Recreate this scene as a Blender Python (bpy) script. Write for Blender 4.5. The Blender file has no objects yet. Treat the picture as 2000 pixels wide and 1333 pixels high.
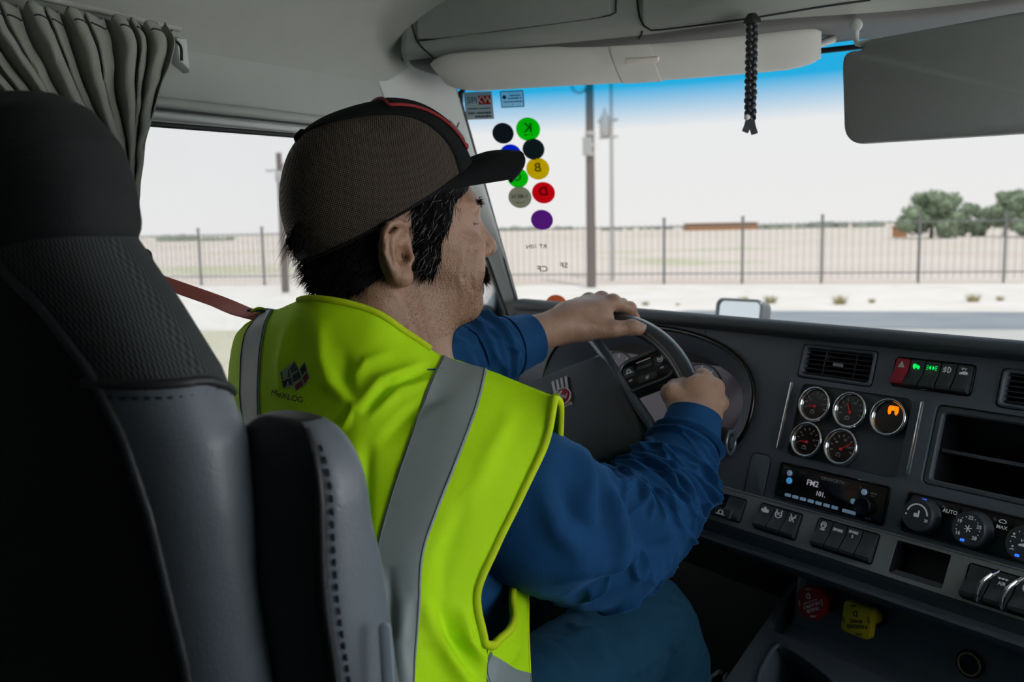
import bpy, bmesh, math, random
import numpy as np
from mathutils import Vector, Matrix
from mathutils.geometry import tessellate_polygon

# ------------------------------------------------------------------ camera
scene = bpy.context.scene
F_PX, CX, CY = 1780.0, 1000.0, 666.5
CAM = np.array([0.0, 0.0, 1.25])
YAW, PITCH, ROLL = math.radians(36), math.radians(7.1), math.radians(1.15)
_d = np.array([-math.sin(YAW) * math.cos(PITCH), math.cos(YAW) * math.cos(PITCH), -math.sin(PITCH)])
_r0 = np.array([math.cos(YAW), math.sin(YAW), 0.0]); _u0 = np.cross(_r0, _d)
_r = _r0 * math.cos(ROLL) - _u0 * math.sin(ROLL); _u = _u0 * math.cos(ROLL) + _r0 * math.sin(ROLL)
cam_data = bpy.data.cameras.new('camera')
cam_data.sensor_width = 36.0
cam_data.lens = 36.0 * F_PX / 2000.0
cam_data.clip_start = 0.02; cam_data.clip_end = 3000
cam_data.dof.use_dof = True
cam_data.dof.focus_distance = 1.08
cam_data.dof.aperture_fstop = 6.3
cam = bpy.data.objects.new('camera', cam_data)
scene.collection.objects.link(cam)
cam.matrix_world = Matrix(((_r[0], _u[0], -_d[0], CAM[0]), (_r[1], _u[1], -_d[1], CAM[1]), (_r[2], _u[2], -_d[2], CAM[2]), (0, 0, 0, 1)))
scene.camera = cam

# ------------------------------------------------------------------ light
SKY = 7.0
world = bpy.data.worlds.new('sky'); scene.world = world; world.use_nodes = True
wn = world.node_tree.nodes; wl = world.node_tree.links; wn.clear()
wo = wn.new('ShaderNodeOutputWorld'); wb = wn.new('ShaderNodeBackground')
wtc = wn.new('ShaderNodeTexCoord'); wsep = wn.new('ShaderNodeSeparateXYZ'); wr = wn.new('ShaderNodeValToRGB')
wr.color_ramp.elements[0].position = 0.0; wr.color_ramp.elements[0].color = (0.93, 0.945, 0.96, 1)
wr.color_ramp.elements[1].position = 1.0; wr.color_ramp.elements[1].color = (0.70, 0.86, 1.0, 1)
wl.new(wtc.outputs['Generated'], wsep.inputs[0]); wl.new(wsep.outputs['Z'], wr.inputs['Fac'])
wl.new(wr.outputs['Color'], wb.inputs['Color']); wb.inputs['Strength'].default_value = SKY
wl.new(wb.outputs[0], wo.inputs[0])
sun_d = bpy.data.lights.new('sun', 'SUN'); sun_d.energy = 16.0; sun_d.angle = math.radians(2.0); sun_d.color = (1.0, 0.95, 0.87)
sun = bpy.data.objects.new('sun', sun_d); scene.collection.objects.link(sun)
sun.rotation_euler = Vector((0.50, -0.42, 1.1)).to_track_quat('Z', 'Y').to_euler()
sun.location = (5, -5, 12)
vs = scene.view_settings
vs.view_transform = 'Standard'; vs.look = 'None'; vs.exposure = 0.0; vs.gamma = 1.0
vs.use_curve_mapping = False
scene.cycles.use_denoising = True
scene.cycles.use_adaptive_sampling = True; scene.cycles.adaptive_threshold = 0.025
scene.cycles.max_bounces = 8; scene.cycles.diffuse_bounces = 4; scene.cycles.transparent_max_bounces = 10
scene.cycles.caustics_reflective = False; scene.cycles.caustics_refractive = False

# ------------------------------------------------------------------ helpers
rng = random.Random(7)
V = np.array
def ray(x, y): return _d + _r * ((x - CX) / F_PX) + _u * ((CY - y) / F_PX)
def at(x, y, depth): return CAM + ray(x, y) * depth
def onx(x, y, X): v = ray(x, y); return CAM + v * ((X - CAM[0]) / v[0])
def ony(x, y, Y): v = ray(x, y); return CAM + v * ((Y - CAM[1]) / v[1])
def onz(x, y, Z): v = ray(x, y); return CAM + v * ((Z - CAM[2]) / v[2])
def onpl(x, y, P, n): v = ray(x, y); return CAM + v * (np.dot(P - CAM, n) / np.dot(v, n))
def proj(p):
    q = np.asarray(p, float) - CAM; z = q @ _d
    return np.stack([CX + F_PX * (q @ _r) / z, CY - F_PX * (q @ _u) / z], -1)
def nrm(v): v = np.asarray(v, float); return v / (np.linalg.norm(v) + 1e-12)

MATS = {}
def mat(name, col, rough=0.5, metal=0.0, bump=None, vary=0.0, vscale=20.0, sheen=0.0, coat=0.0, emit=None, spec=0.5, sub=0.0, aniso=None):
    if name in MATS: return MATS[name]
    m = bpy.data.materials.new(name); m.use_nodes = True
    nt = m.node_tree; n = nt.nodes; l = nt.links
    b = n['Principled BSDF']
    c = (col[0], col[1], col[2], 1)
    b.inputs['Base Color'].default_value = c
    b.inputs['Roughness'].default_value = rough
    b.inputs['Metallic'].default_value = metal
    b.inputs['Specular IOR Level'].default_value = spec
    if sheen: b.inputs['Sheen Weight'].default_value = sheen; b.inputs['Sheen Roughness'].default_value = 0.35; b.inputs['Sheen Tint'].default_value = tuple(min(1, x / max(col) * 0.75 + 0.1) for x in col[:3]) + (1,)
    if coat: b.inputs['Coat Weight'].default_value = coat; b.inputs['Coat Roughness'].default_value = 0.1
    if sub:
        b.inputs['Subsurface Weight'].default_value = sub
        b.inputs['Subsurface Radius'].default_value = (0.01, 0.004, 0.002)
    if emit:
        b.inputs['Emission Color'].default_value = (emit[0], emit[1], emit[2], 1); b.inputs['Emission Strength'].default_value = emit[3]
    tc = n.new('ShaderNodeTexCoord')
    no = n.new('ShaderNodeTexNoise'); no.inputs['Scale'].default_value = vscale; no.inputs['Detail'].default_value = 4
    l.new(tc.outputs['Object'], no.inputs['Vector'])
    va = max(vary, 0.04)
    mx = n.new('ShaderNodeMix'); mx.data_type = 'RGBA'
    mx.inputs['A'].default_value = tuple(x * (1 - va) for x in col[:3]) + (1,)
    mx.inputs['B'].default_value = tuple(min(1, x * (1 + va)) for x in col[:3]) + (1,)
    l.new(no.outputs['Fac'], mx.inputs['Factor']); l.new(mx.outputs['Result'], b.inputs['Base Color'])
    if bump:
        n2 = n.new('ShaderNodeTexNoise'); n2.inputs['Scale'].default_value = bump[0]; n2.inputs['Detail'].default_value = 3
        l.new(tc.outputs['Object'], n2.inputs['Vector'])
        bp = n.new('ShaderNodeBump'); bp.inputs['Strength'].default_value = bump[1]; bp.inputs['Distance'].default_value = 0.002
        l.new(n2.outputs['Fac'], bp.inputs['Height']); l.new(bp.outputs[0], b.inputs['Normal'])
    MATS[name] = m
    return m

def weave_mat(name, ca, cb, scale, rough=0.85, kind='checker', strength=0.6, sheen=0.0, coord='UV'):
    """woven cloth: a fine regular weave in colour and relief"""
    m = bpy.data.materials.new(name); m.use_nodes = True
    nt = m.node_tree; n = nt.nodes; l = nt.links; b = n['Principled BSDF']
    b.inputs['Roughness'].default_value = rough; b.inputs['Specular IOR Level'].default_value = 0.3
    if sheen: b.inputs['Sheen Weight'].default_value = sheen
    tc = n.new('ShaderNodeTexCoord'); mp = n.new('ShaderNodeMapping')
    l.new(tc.outputs[coord], mp.inputs['Vector'])
    mp.inputs['Scale'].default_value = scale
    def sine(axis):
        sp = n.new('ShaderNodeSeparateXYZ'); l.new(mp.outputs[0], sp.inputs[0])
        s = n.new('ShaderNodeMath'); s.operation = 'SINE'; l.new(sp.outputs[axis], s.inputs[0]); return s
    a = sine('X'); c = sine('Y')
    mu = n.new('ShaderNodeMath'); mu.operation = 'MULTIPLY'; l.new(a.outputs[0], mu.inputs[0]); l.new(c.outputs[0], mu.inputs[1])
    mr = n.new('ShaderNodeMapRange'); mr.inputs['From Min'].default_value = -0.6; mr.inputs['From Max'].default_value = 0.6
    l.new(mu.outputs[0], mr.inputs['Value'])
    mx = n.new('ShaderNodeMix'); mx.data_type = 'RGBA'
    mx.inputs['A'].default_value = (*ca, 1); mx.inputs['B'].default_value = (*cb, 1)
    l.new(mr.outputs[0], mx.inputs['Factor']); l.new(mx.outputs['Result'], b.inputs['Base Color'])
    bp = n.new('ShaderNodeBump'); bp.inputs['Strength'].default_value = strength; bp.inputs['Distance'].default_value = 0.001
    l.new(mr.outputs[0], bp.inputs['Height']); l.new(bp.outputs[0], b.inputs['Normal'])
    MATS[name] = m
    return m

COL = scene.collection
def tag(o, label=None, cat=None, group=None, kind=None):
    if label: o['label'] = label
    if cat: o['category'] = cat
    if group: o['group'] = group
    if kind: o['kind'] = kind
    return o
def empty(name, loc=(0, 0, 0), mtx=None):
    o = bpy.data.objects.new(name, None); COL.objects.link(o)
    o.empty_display_size = 0.05
    if mtx is not None: o.matrix_world = mtx
    else: o.location = Vector(loc)
    return o
def thing(name, label, cat, loc=(0, 0, 0), mtx=None, group=None, kind=None):
    return tag(empty(name, loc, mtx), label, cat, group, kind)
def obj(name, vf, m, parent=None, smooth=None, origin=None, uv=None):
    """link verts/faces as one mesh object; verts are in the parent's own frame (world for a top-level one)"""
    v, f = vf[0], vf[1]
    v = np.asarray(v, float).reshape(-1, 3)
    if origin is not None: v = v - np.asarray(origin, float)
    me = bpy.data.meshes.new(name)
    me.from_pydata(v.tolist(), [], f if isinstance(f, list) else f.tolist())
    me.update()
    if uv is None and len(vf) > 2: uv = vf[2]
    if uv is not None:
        ul = me.uv_layers.new(name='UVMap'); uva = np.asarray(uv, float)
        vi = np.empty(len(me.loops), dtype=np.int32); me.loops.foreach_get('vertex_index', vi)
        ul.data.foreach_set('uv', uva[vi].ravel())
    if m is not None: me.materials.append(m)
    if smooth is None: smooth = 35
    if smooth:
        me.polygons.foreach_set('use_smooth', [True] * len(me.polygons))
        if smooth < 180: me.set_sharp_from_angle(angle=math.radians(smooth))
    o = bpy.data.objects.new(name, me); COL.objects.link(o)
    if parent is not None: o.parent = parent
    if origin is not None: o.location = Vector(origin)
    return o
def fixnormals(o):
    bm = bmesh.new(); bm.from_mesh(o.data); bmesh.ops.recalc_face_normals(bm, faces=bm.faces); bm.to_mesh(o.data); bm.free(); return o
def join(*parts):
    vs_, fs_ = [], []; k = 0
    for p in parts:
        v = np.asarray(p[0], float).reshape(-1, 3); vs_.append(v)
        fs_ += [[i + k for i in f] for f in p[1]]; k += len(v)
    return np.concatenate(vs_), fs_
def xf(vf, origin=(0, 0, 0), X=(1, 0, 0), Y=(0, 1, 0), Z=(0, 0, 1)):
    v = np.asarray(vf[0], float).reshape(-1, 3)
    return (np.asarray(origin, float) + v[:, :1] * np.asarray(X) + v[:, 1:2] * np.asarray(Y) + v[:, 2:3] * np.asarray(Z), vf[1]) + tuple(vf[2:])
def frame_mtx(o, X, Y, Z):
    return Matrix(((X[0], Y[0], Z[0], o[0]), (X[1], Y[1], Z[1], o[1]), (X[2], Y[2], Z[2], o[2]), (0, 0, 0, 1)))

def rrect(w, h, r, cx=0, cy=0, n=5):
    r = min(r, w / 2 - 1e-5, h / 2 - 1e-5); p = []
    for k, (sx, sy) in enumerate(((1, 1), (-1, 1), (-1, -1), (1, -1))):
        for i in range(n + 1):
            a = math.pi / 2 * (k + i / n)
            p.append((cx + sx * (w / 2 - r) + r * math.cos(a), cy + sy * (h / 2 - r) + r * math.sin(a)))
    return p
def circ(r, cx=0, cy=0, n=32, a0=0.0): return [(cx + r * math.cos(a0 + 2 * math.pi * i / n), cy + r * math.sin(a0 + 2 * math.pi * i / n)) for i in range(n)]
def area2(p): return sum(p[i][0] * p[(i + 1) % len(p)][1] - p[(i + 1) % len(p)][0] * p[i][1] for i in range(len(p))) / 2
def inset(p, d):
    """inset a ccw polygon by d"""
    n = len(p); out = []
    for i in range(n):
        a, b, c = V(p[i - 1]), V(p[i]), V(p[(i + 1) % n])
        e1 = nrm(b - a); e2 = nrm(c - b)
        n1 = V([-e1[1], e1[0]]); n2 = V([-e2[1], e2[0]])
        m = nrm(n1 + n2); k = max(0.35, float(m @ n1))
        out.append(tuple(b + m * d / k))
    return out
def plate(p, z0, z1, bev=0.0, back=True):
    """a solid slab over outline p from z0 to z1, front edge bevelled"""
    if area2(p) < 0: p = p[::-1]
    n = len(p); lev = [(z0, 0.0)]
    if bev > 0: lev += [(z1 - bev, 0.0), (z1 - bev * 0.3, bev * 0.3), (z1, bev)]
    else: lev += [(z1, 0.0)]
    vs_ = []
    for z, ins in lev:
        q = inset(p, ins) if ins else p
        vs_ += [(x, y, z) for x, y in q]
    f = []
    for k in range(len(lev) - 1):
        for i in range(n):
            j = (i + 1) % n
            f.append([k * n + i, k * n + j, (k + 1) * n + j, (k + 1) * n + i])
    f.append([(len(lev) - 1) * n + i for i in range(n)])
    if back: f.append([i for i in range(n)][::-1])
    return vs_, f
def ringplate(po, pi, z0, z1, bev=0.0):
    """a frame between two outlines with the same number of points"""
    if area2(po) < 0: po = po[::-1]
    if area2(pi) < 0: pi = pi[::-1]
    n = len(po); vs_ = []
    loops = [(po, z0), (po, z1 - bev), (inset(po, bev), z1), (inset(pi, -bev), z1), (pi, z1 - bev), (pi, z0)]
    for q, z in loops: vs_ += [(x, y, z) for x, y in q]
    f = []; L = len(loops)
    for k in range(L):
        for i in range(n):
            j = (i + 1) % n; k2 = (k + 1) % L
            f.append([k * n + i, k * n + j, k2 * n + j, k2 * n + i])
    return vs_, f
def holed(outer, holes, z0, z1, wall=None):
    """slab with through holes; walls of the holes go from z1 down to z0 (or to z1-wall[i])"""
    if area2(outer) < 0: outer = outer[::-1]
    holes = [h[::-1] if area2(h) > 0 else h for h in holes]
    polys = [outer] + holes
    tris = tessellate_polygon([[Vector((x, y, 0)) for x, y in p] for p in polys])
    flat = [q for p in polys for q in p]
    vs_ = [(x, y, z1) for x, y in flat]; f = []
    for t in tris:
        a, b, c = (V(flat[i]) for i in t)
        cr = (b[0] - a[0]) * (c[1] - a[1]) - (b[1] - a[1]) * (c[0] - a[0])
        f.append(list(t) if cr > 0 else list(t)[::-1])
    k = 0
    for pi, p in enumerate(polys):
        n = len(p); zz = z0 if (pi == 0 or wall is None) else z1 - wall[pi - 1]
        base = len(vs_); vs_ += [(x, y, z1) for x, y in p]; vs_ += [(x, y, zz) for x, y in p]
        for i in range(n):
            j = (i + 1) % n
            f.append([base + i, base + n + i, base + n + j, base + j])
    return vs_, f
def box(x0, x1, y0, y1, z0, z1):
    v = [(x, y, z) for z in (z0, z1) for y in (y0, y1) for x in (x0, x1)]
    return v, [[0, 2, 3, 1], [4, 5, 7, 6], [0, 1, 5, 4], [2, 6, 7, 3], [0, 4, 6, 2], [1, 3, 7, 5]]
def catmull(P, n, closed=False):
    """resample control points to n points on a Catmull-Rom spline (uniform parameter)"""
    P = np.asarray(P, float); m = len(P)
    if closed: Q = np.concatenate([P[-1:], P, P[:2]]); seg = m
    else: Q = np.concatenate([2 * P[:1] - P[1:2], P, 2 * P[-1:] - P[-2:-1]]); seg = m - 1
    t = np.linspace(0, seg, n, endpoint=not closed); i = np.minimum(t.astype(int), seg - 1); u = (t - i)[:, None]
    p0, p1, p2, p3 = Q[i], Q[i + 1], Q[i + 2], Q[i + 3]
    return 0.5 * (2 * p1 + (p2 - p0) * u + (2 * p0 - 5 * p1 + 4 * p2 - p3) * u ** 2 + (3 * p1 - p0 - 3 * p2 + p3) * u ** 3)
def resample(P, n, closed=False):
    """equal arc length resampling through a spline"""
    C = catmull(P, max(200, len(P) * 20), closed)
    if closed: C = np.concatenate([C, C[:1]])
    s = np.concatenate([[0], np.cumsum(np.linalg.norm(np.diff(C, axis=0), axis=1))])
    t = np.linspace(0, s[-1], n, endpoint=not closed)
    return np.stack([np.interp(t, s, C[:, k]) for k in range(C.shape[1])], -1)
def gridmesh(G, closed_u=False, closed_v=False, flip=False):
    """G[rows, cols, 3] to verts, faces, uv"""
    G = np.asarray(G, float); R, Cn = G.shape[:2]; f = []
    for i in range(R if closed_v else R - 1):
        i2 = (i + 1) % R
        for j in range(Cn if closed_u else Cn - 1):
            j2 = (j + 1) % Cn
            q = [i * Cn + j, i * Cn + j2, i2 * Cn + j2, i2 * Cn + j]
            f.append(q[::-1] if flip else q)
    uu, vv = np.meshgrid(np.linspace(0, 1, Cn), np.linspace(0, 1, R))
    return G.reshape(-1, 3), f, np.stack([uu.ravel(), vv.ravel()], -1)
def frames(path, up=(0, 0, 1), closed=False):
    P = np.asarray(path, float)
    if closed: T = np.roll(P, -1, 0) - np.roll(P, 1, 0)
    else: T = np.gradient(P, axis=0)
    T = T / (np.linalg.norm(T, axis=1, keepdims=True) + 1e-12)
    N = np.zeros_like(P); n = np.asarray(up, float) - T[0] * (np.asarray(up, float) @ T[0])
    if np.linalg.norm(n) < 1e-4: n = np.cross(T[0], [1, 0.3, 0.2])
    n = nrm(n)
    for i in range(len(P)):
        n = nrm(n - T[i] * (n @ T[i])); N[i] = n
    B = np.cross(T, N)
    return T, N, B
def tube(path, rad, n=10, closed=False, cap=True, up=(0, 0, 1), flat=1.0):
    P = np.asarray(path, float); m = len(P); T, N, B = frames(P, up, closed)
    rad = np.broadcast_to(np.asarray(rad, float), (m,))
    a = np.linspace(0, 2 * np.pi, n, endpoint=False)
    G = P[:, None] + rad[:, None, None] * (np.cos(a)[None, :, None] * N[:, None] * flat + np.sin(a)[None, :, None] * B[:, None])
    v, f, uv = gridmesh(G, closed_u=True, closed_v=closed)
    if cap and not closed:
        f.append(list(range(n))[::-1]); f.append([(m - 1) * n + i for i in range(n)])
    return v, f, uv
def strip(path, w, th, up=(0, 0, 1)):
    """flat band along a path: width w along B, thickness th along N"""
    P = np.asarray(path, float); T, N, B = frames(P, up)
    G = np.stack([P + B * w / 2 + N * th / 2, P - B * w / 2 + N * th / 2, P - B * w / 2 - N * th / 2, P + B * w / 2 - N * th / 2], 1)
    v, f, uv = gridmesh(G, closed_u=True); m = len(P)
    f.append([0, 1, 2, 3][::-1]); f.append([(m - 1) * 4 + i for i in range(4)])
    return v, f, uv
def lathe(prof, n=32):
    """profile of (r, z) about z"""
    prof = np.asarray(prof, float); a = np.linspace(0, 2 * np.pi, n, endpoint=False)
    G = np.stack([prof[:, :1] * np.cos(a), prof[:, :1] * np.sin(a), np.repeat(prof[:, 1:2], n, 1)], -1)
    v, f, uv = gridmesh(G, closed_u=True); m = len(prof)
    f.append(list(range(n))[::-1]); f.append([(m - 1) * n + i for i in range(n)])
    return v, f, uv
def thicken(vf, th):
    """give an open sheet thickness: offset along vertex normals by -th and close the rim"""
    v = np.asarray(vf[0], float); f = vf[1]; nn = vnormals(v, f)
    w = v - nn * th; k = len(v); out = [list(q) for q in f] + [[i + k for i in q[::-1]] for q in f]
    cnt = {}
    for q in f:
        for i in range(len(q)):
            e = (q[i], q[(i + 1) % len(q)]); cnt[e] = cnt.get(e, 0) + 1
    for (a, b) in list(cnt):
        if (b, a) not in cnt: out.append([b, a, a + k, b + k])
    r = (np.concatenate([v, w]), out)
    if len(vf) > 2: r = r + (np.concatenate([vf[2], vf[2]]),)
    return r
def vnormals(v, f):
    nn = np.zeros_like(v)
    q4 = np.array([q for q in f if len(q) == 4], int).reshape(-1, 4); q3 = np.array([q for q in f if len(q) == 3], int).reshape(-1, 3)
    for q in (q4, q3):
        if len(q) == 0: continue
        c = np.cross(v[q[:, 2]] - v[q[:, 0]], v[q[:, -1]] - v[q[:, 1]]) if q.shape[1] == 4 else np.cross(v[q[:, 1]] - v[q[:, 0]], v[q[:, 2]] - v[q[:, 0]])
        for k in range(q.shape[1]): np.add.at(nn, q[:, k], c)
    return nn / (np.linalg.norm(nn, axis=1, keepdims=True) + 1e-12)
_fontcache = {}
def text_vf(s, size, depth=0.0004, align='CENTER', bold=0.0, shear=0.0):
    """lettering as a thin solid in the xy plane, from the built-in font"""
    key = (s, size, depth, align, bold, shear)
    if key in _fontcache: return _fontcache[key]
    cu = bpy.data.curves.new('t', 'FONT'); cu.body = s; cu.size = size; cu.extrude = depth / 2; cu.align_x = align; cu.align_y = 'CENTER'
    cu.offset = bold * size; cu.shear = shear; cu.resolution_u = 3
    o = bpy.data.objects.new('t', cu); COL.objects.link(o)
    dg = bpy.context.evaluated_depsgraph_get(); dg.update()
    me = bpy.data.meshes.new_from_object(o.evaluated_get(dg))
    v = [tuple(x.co) for x in me.vertices]; f = [list(p.vertices) for p in me.polygons]
    bpy.data.objects.remove(o); bpy.data.meshes.remove(me); bpy.data.curves.remove(cu)
    _fontcache[key] = (v, f)
    return v, f
def moved(vf, dx=0, dy=0, dz=0, rot=0.0, sx=1.0, sy=1.0, mirror=False):
    v = np.asarray(vf[0], float).reshape(-1, 3).copy(); v[:, 0] *= sx; v[:, 1] *= sy
    f = vf[1]
    if mirror: v[:, 0] *= -1; f = [list(q)[::-1] for q in f]
    c, s = math.cos(rot), math.sin(rot)
    v = np.stack([v[:, 0] * c - v[:, 1] * s + dx, v[:, 0] * s + v[:, 1] * c + dy, v[:, 2] + dz], -1)
    return v, f
def stroke(pts, w, z0=0.0, z1=0.0006, closed=False):
    """a drawn line of width w in the xy plane as a thin solid"""
    P = np.asarray(pts, float); P = np.concatenate([P, np.zeros((len(P), 1)) + (z0 + z1) / 2], 1)
    if closed: P = np.concatenate([P, P[:1]])
    T = np.gradient(P, axis=0); T /= np.linalg.norm(T, axis=1, keepdims=True) + 1e-12
    Bn = np.stack([-T[:, 1], T[:, 0], T[:, 2] * 0], -1)
    h = V([0, 0, (z1 - z0) / 2])
    G = np.stack([P + Bn * w / 2 - h, P - Bn * w / 2 - h, P - Bn * w / 2 + h, P + Bn * w / 2 + h], 1)
    v, f, _ = gridmesh(G, closed_u=True); m = len(P)
    f.append([0, 1, 2, 3][::-1]); f.append([(m - 1) * 4 + i for i in range(4)])
    return v, f
def noise3(P, seed=0, octaves=1):
    """smooth value noise in -1..1 on points P[n,3]"""
    P = np.asarray(P, float); out = np.zeros(P.shape[:-1]); amp = 1.0; tot = 0
    for o in range(octaves):
        Q = P * (2 ** o) + 17.3 * (seed + o * 3); i = np.floor(Q).astype(np.int64); u = Q - i; u = u * u * (3 - 2 * u)
        r = 0
        for dx in (0, 1):
            for dy in (0, 1):
                for dz in (0, 1):
                    h = ((i[..., 0] + dx) * 374761393 + (i[..., 1] + dy) * 668265263 + (i[..., 2] + dz) * 2147483647 + seed * 974711) & 0xffffffff
                    h = ((h ^ (h >> 13)) * 1274126177) & 0xffffffff; h = (h ^ (h >> 16)) / 4294967295.0 * 2 - 1
                    w = (u[..., 0] if dx else 1 - u[..., 0]) * (u[..., 1] if dy else 1 - u[..., 1]) * (u[..., 2] if dz else 1 - u[..., 2])
                    r = r + h * w
        out = out + r * amp; tot += amp; amp *= 0.5
    return out / tot
def polydist(p, line):
    """2D distance from points p[n,2] to a polyline and the signed side"""
    p = np.asarray(p, float); L = np.asarray(line, float); best = np.full(len(p), 1e9); tt = np.zeros(len(p))
    for k in range(len(L) - 1):
        a, b = L[k], L[k + 1]; e = b - a; t = np.clip(((p - a) @ e) / (e @ e), 0, 1)
        dd = np.linalg.norm(p - (a + t[:, None] * e), axis=1); m = dd < best
        best = np.where(m, dd, best); tt = np.where(m, (k + t) / (len(L) - 1), tt)
    return best, tt
# ------------------------------------------------------------------ materials of the shell
M_HEAD = mat('headliner_cloth', (0.38, 0.415, 0.40), 0.85, bump=(900, 0.25), vary=0.05)
M_GREY = mat('grey_trim_plastic', (0.37, 0.405, 0.395), 0.55, bump=(700, 0.15), vary=0.04)
M_LTRIM = mat('pale_pillar_plastic', (0.57, 0.62, 0.63), 0.5, bump=(600, 0.1))
M_SEAL = mat('black_rubber', (0.012, 0.014, 0.018), 0.55)
M_DARK = mat('black_plastic', (0.012, 0.013, 0.015), 0.45, bump=(1500, 0.15))
M_FLOOR = mat('black_floor_mat', (0.018, 0.019, 0.02), 0.9, bump=(120, 0.6), vary=0.2)
M_SLEEP = mat('sleeper_cloth', (0.028, 0.030, 0.034), 0.9, bump=(500, 0.3), vary=0.1)

def glass_mat(name, tint, band=None):
    m = bpy.data.materials.new(name); m.use_nodes = True; nt = m.node_tree; n = nt.nodes; l = nt.links; n.clear()
    out = n.new('ShaderNodeOutputMaterial'); tr = n.new('ShaderNodeBsdfTransparent'); gl = n.new('ShaderNodeBsdfGlossy'); mx = n.new('ShaderNodeMixShader')
    gl.inputs['Roughness'].default_value = 0.02; gl.inputs['Color'].default_value = (0.5, 0.55, 0.6, 1)
    tr.inputs['Color'].default_value = (*tint, 1)
    fr = n.new('ShaderNodeFresnel'); fr.inputs['IOR'].default_value = 1.25
    l.new(fr.outputs[0], mx.inputs[0]); l.new(tr.outputs[0], mx.inputs[1]); l.new(gl.outputs[0], mx.inputs[2]); l.new(mx.outputs[0], out.inputs[0])
    if band:
        tc = n.new('ShaderNodeTexCoord'); sp = n.new('ShaderNodeSeparateXYZ'); l.new(tc.outputs['UV'], sp.inputs[0])
        rp = n.new('ShaderNodeValToRGB'); e = rp.color_ramp.elements
        e[0].position = band[0]; e[0].color = (*tint, 1); e[1].position = band[1]; e[1].color = (*band[2], 1)
        l.new(sp.outputs['Y'], rp.inputs[0]); l.new(rp.outputs[0], tr.inputs['Color'])
    MATS[name] = m
    return m
TINT = (0.131, 0.128, 0.125)
M_WSH = glass_mat('windscreen_glass', TINT, band=(0.775, 0.90, (0.003, 0.064, 0.112)))
M_SIDE = glass_mat('side_glass', (0.355, 0.352, 0.349))

XL = -1.17
# floor, added dark back screen, ceiling
st = lambda o: tag(o, kind='structure')
st(obj('floor', box(-1.2, 0.85, -1.3, 2.0, -0.04, 0.0), M_FLOOR, smooth=0))
st(obj('wall_back', box(-1.2, 0.85, -0.34, -0.30, 0.0, 1.75), M_SLEEP, smooth=0))  # unseen dark panel added behind the camera to cut bounce light
prof = [(-1.185, 1.525), (-1.168, 1.545), (-1.14, 1.572), (-1.09, 1.612), (-1.02, 1.648), (-0.92, 1.675), (-0.75, 1.69), (-0.2, 1.70), (0.4, 1.69), (0.62, 1.66), (0.80, 1.54)]
cp = catmull(V([(x, 0, z) for x, z in prof]), 60)
ys = np.linspace(-1.3, 1.42, 30)
G = np.stack([cp + V([0, y, 0]) for y in ys], 0)
st(obj('ceiling', thicken(gridmesh(G), 0.02), M_HEAD, smooth=60))
# left wall: door and side panel with the window opening, in (y, z), inner face at x = XL
hole = [(0.60, 0.95), (1.602, 0.95), (1.602, 1.06), (1.532, 1.19), (1.43, 1.31), (1.32, 1.388), (1.255, 1.408), (0.60, 1.4035)]
outer = [(-1.3, 0.0), (1.65, 0.0), (1.632, 1.05), (1.375, 1.50), (1.33, 1.56), (-1.3, 1.56)]
st(obj('wall_left', xf(holed(outer, [hole], 0.0, 0.014), (XL - 0.014, 0, 0), (0, 1, 0), (0, 0, 1), (1, 0, 0)), M_GREY, smooth=30))
# right wall, unseen; opening left unglazed and sized to light the cab
hole_r = [(0.50, 0.90), (1.45, 0.90), (1.45, 1.05), (1.22, 1.48), (0.50, 1.48)]
st(obj('wall_right', xf(holed([(y, z) for y, z in outer], [hole_r], 0.0, 0.035), (0.80, 0, 0), (0, 1, 0), (0, 0, 1), (1, 0, 0)), M_GREY, smooth=30))
# trims over the left window: shadow groove strip, pale ridge, black seal
def bar_y(y0, y1, zc, h, x0, x1, dz=0.0):
    P = np.linspace(V([x0, y0, zc]), V([x0, y1, zc + dz]), 12)
    return P
t1 = st(obj('trim_1', tube(bar_y(0.05, 1.30, 1.437, 0, XL + 0.004, 0, -0.004), 0.008, 12), M_GREY, smooth=80))
t2 = st(obj('trim_2', xf(join(box(0.05, 1.29, 1.4235, 1.4305, 0, 0.003)), (XL, 0, 0), (0, 1, 0), (0, 0, 1), (1, 0, 0)), M_SEAL, smooth=0))
t3 = st(obj('trim_3', tube(bar_y(0.05, 1.285, 1.418, 0, XL + 0.003, 0, -0.003), 0.0055, 12), M_LTRIM, smooth=80))
loopp = [V([XL - 0.002, y, z]) for y, z in hole]
def looppath(poly, n, x, r=0.02):
    P = []
    m = len(poly)
    for i in range(m):
        a, b, c = V(poly[i - 1]), V(poly[i]), V(poly[(i + 1) % m])
        p = b + nrm(a - b) * r; q = b + nrm(c - b) * r
        for t in np.linspace(0, 1, 6): P.append((1 - t) ** 2 * p + 2 * t * (1 - t) * b + t * t * q)
    return V([[x, p[0], p[1]] for p in P])
w1 = st(empty('window_1', (XL, 0.8, 1.2)))
w1p = lambda vf: (np.asarray(vf[0]) - V([XL, 0.8, 1.2]),) + tuple(vf[1:])
obj('window_seal', w1p(tube(looppath(hole, 0, XL - 0.003), 0.0045, 10, closed=True)), M_SEAL, w1, smooth=80)
obj('window_pane', w1p(xf(plate(hole, 0, 0.004), (XL - 0.012, 0, 0), (0, 1, 0), (0, 0, 1), (1, 0, 0))), M_SIDE, w1, smooth=0)
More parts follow.
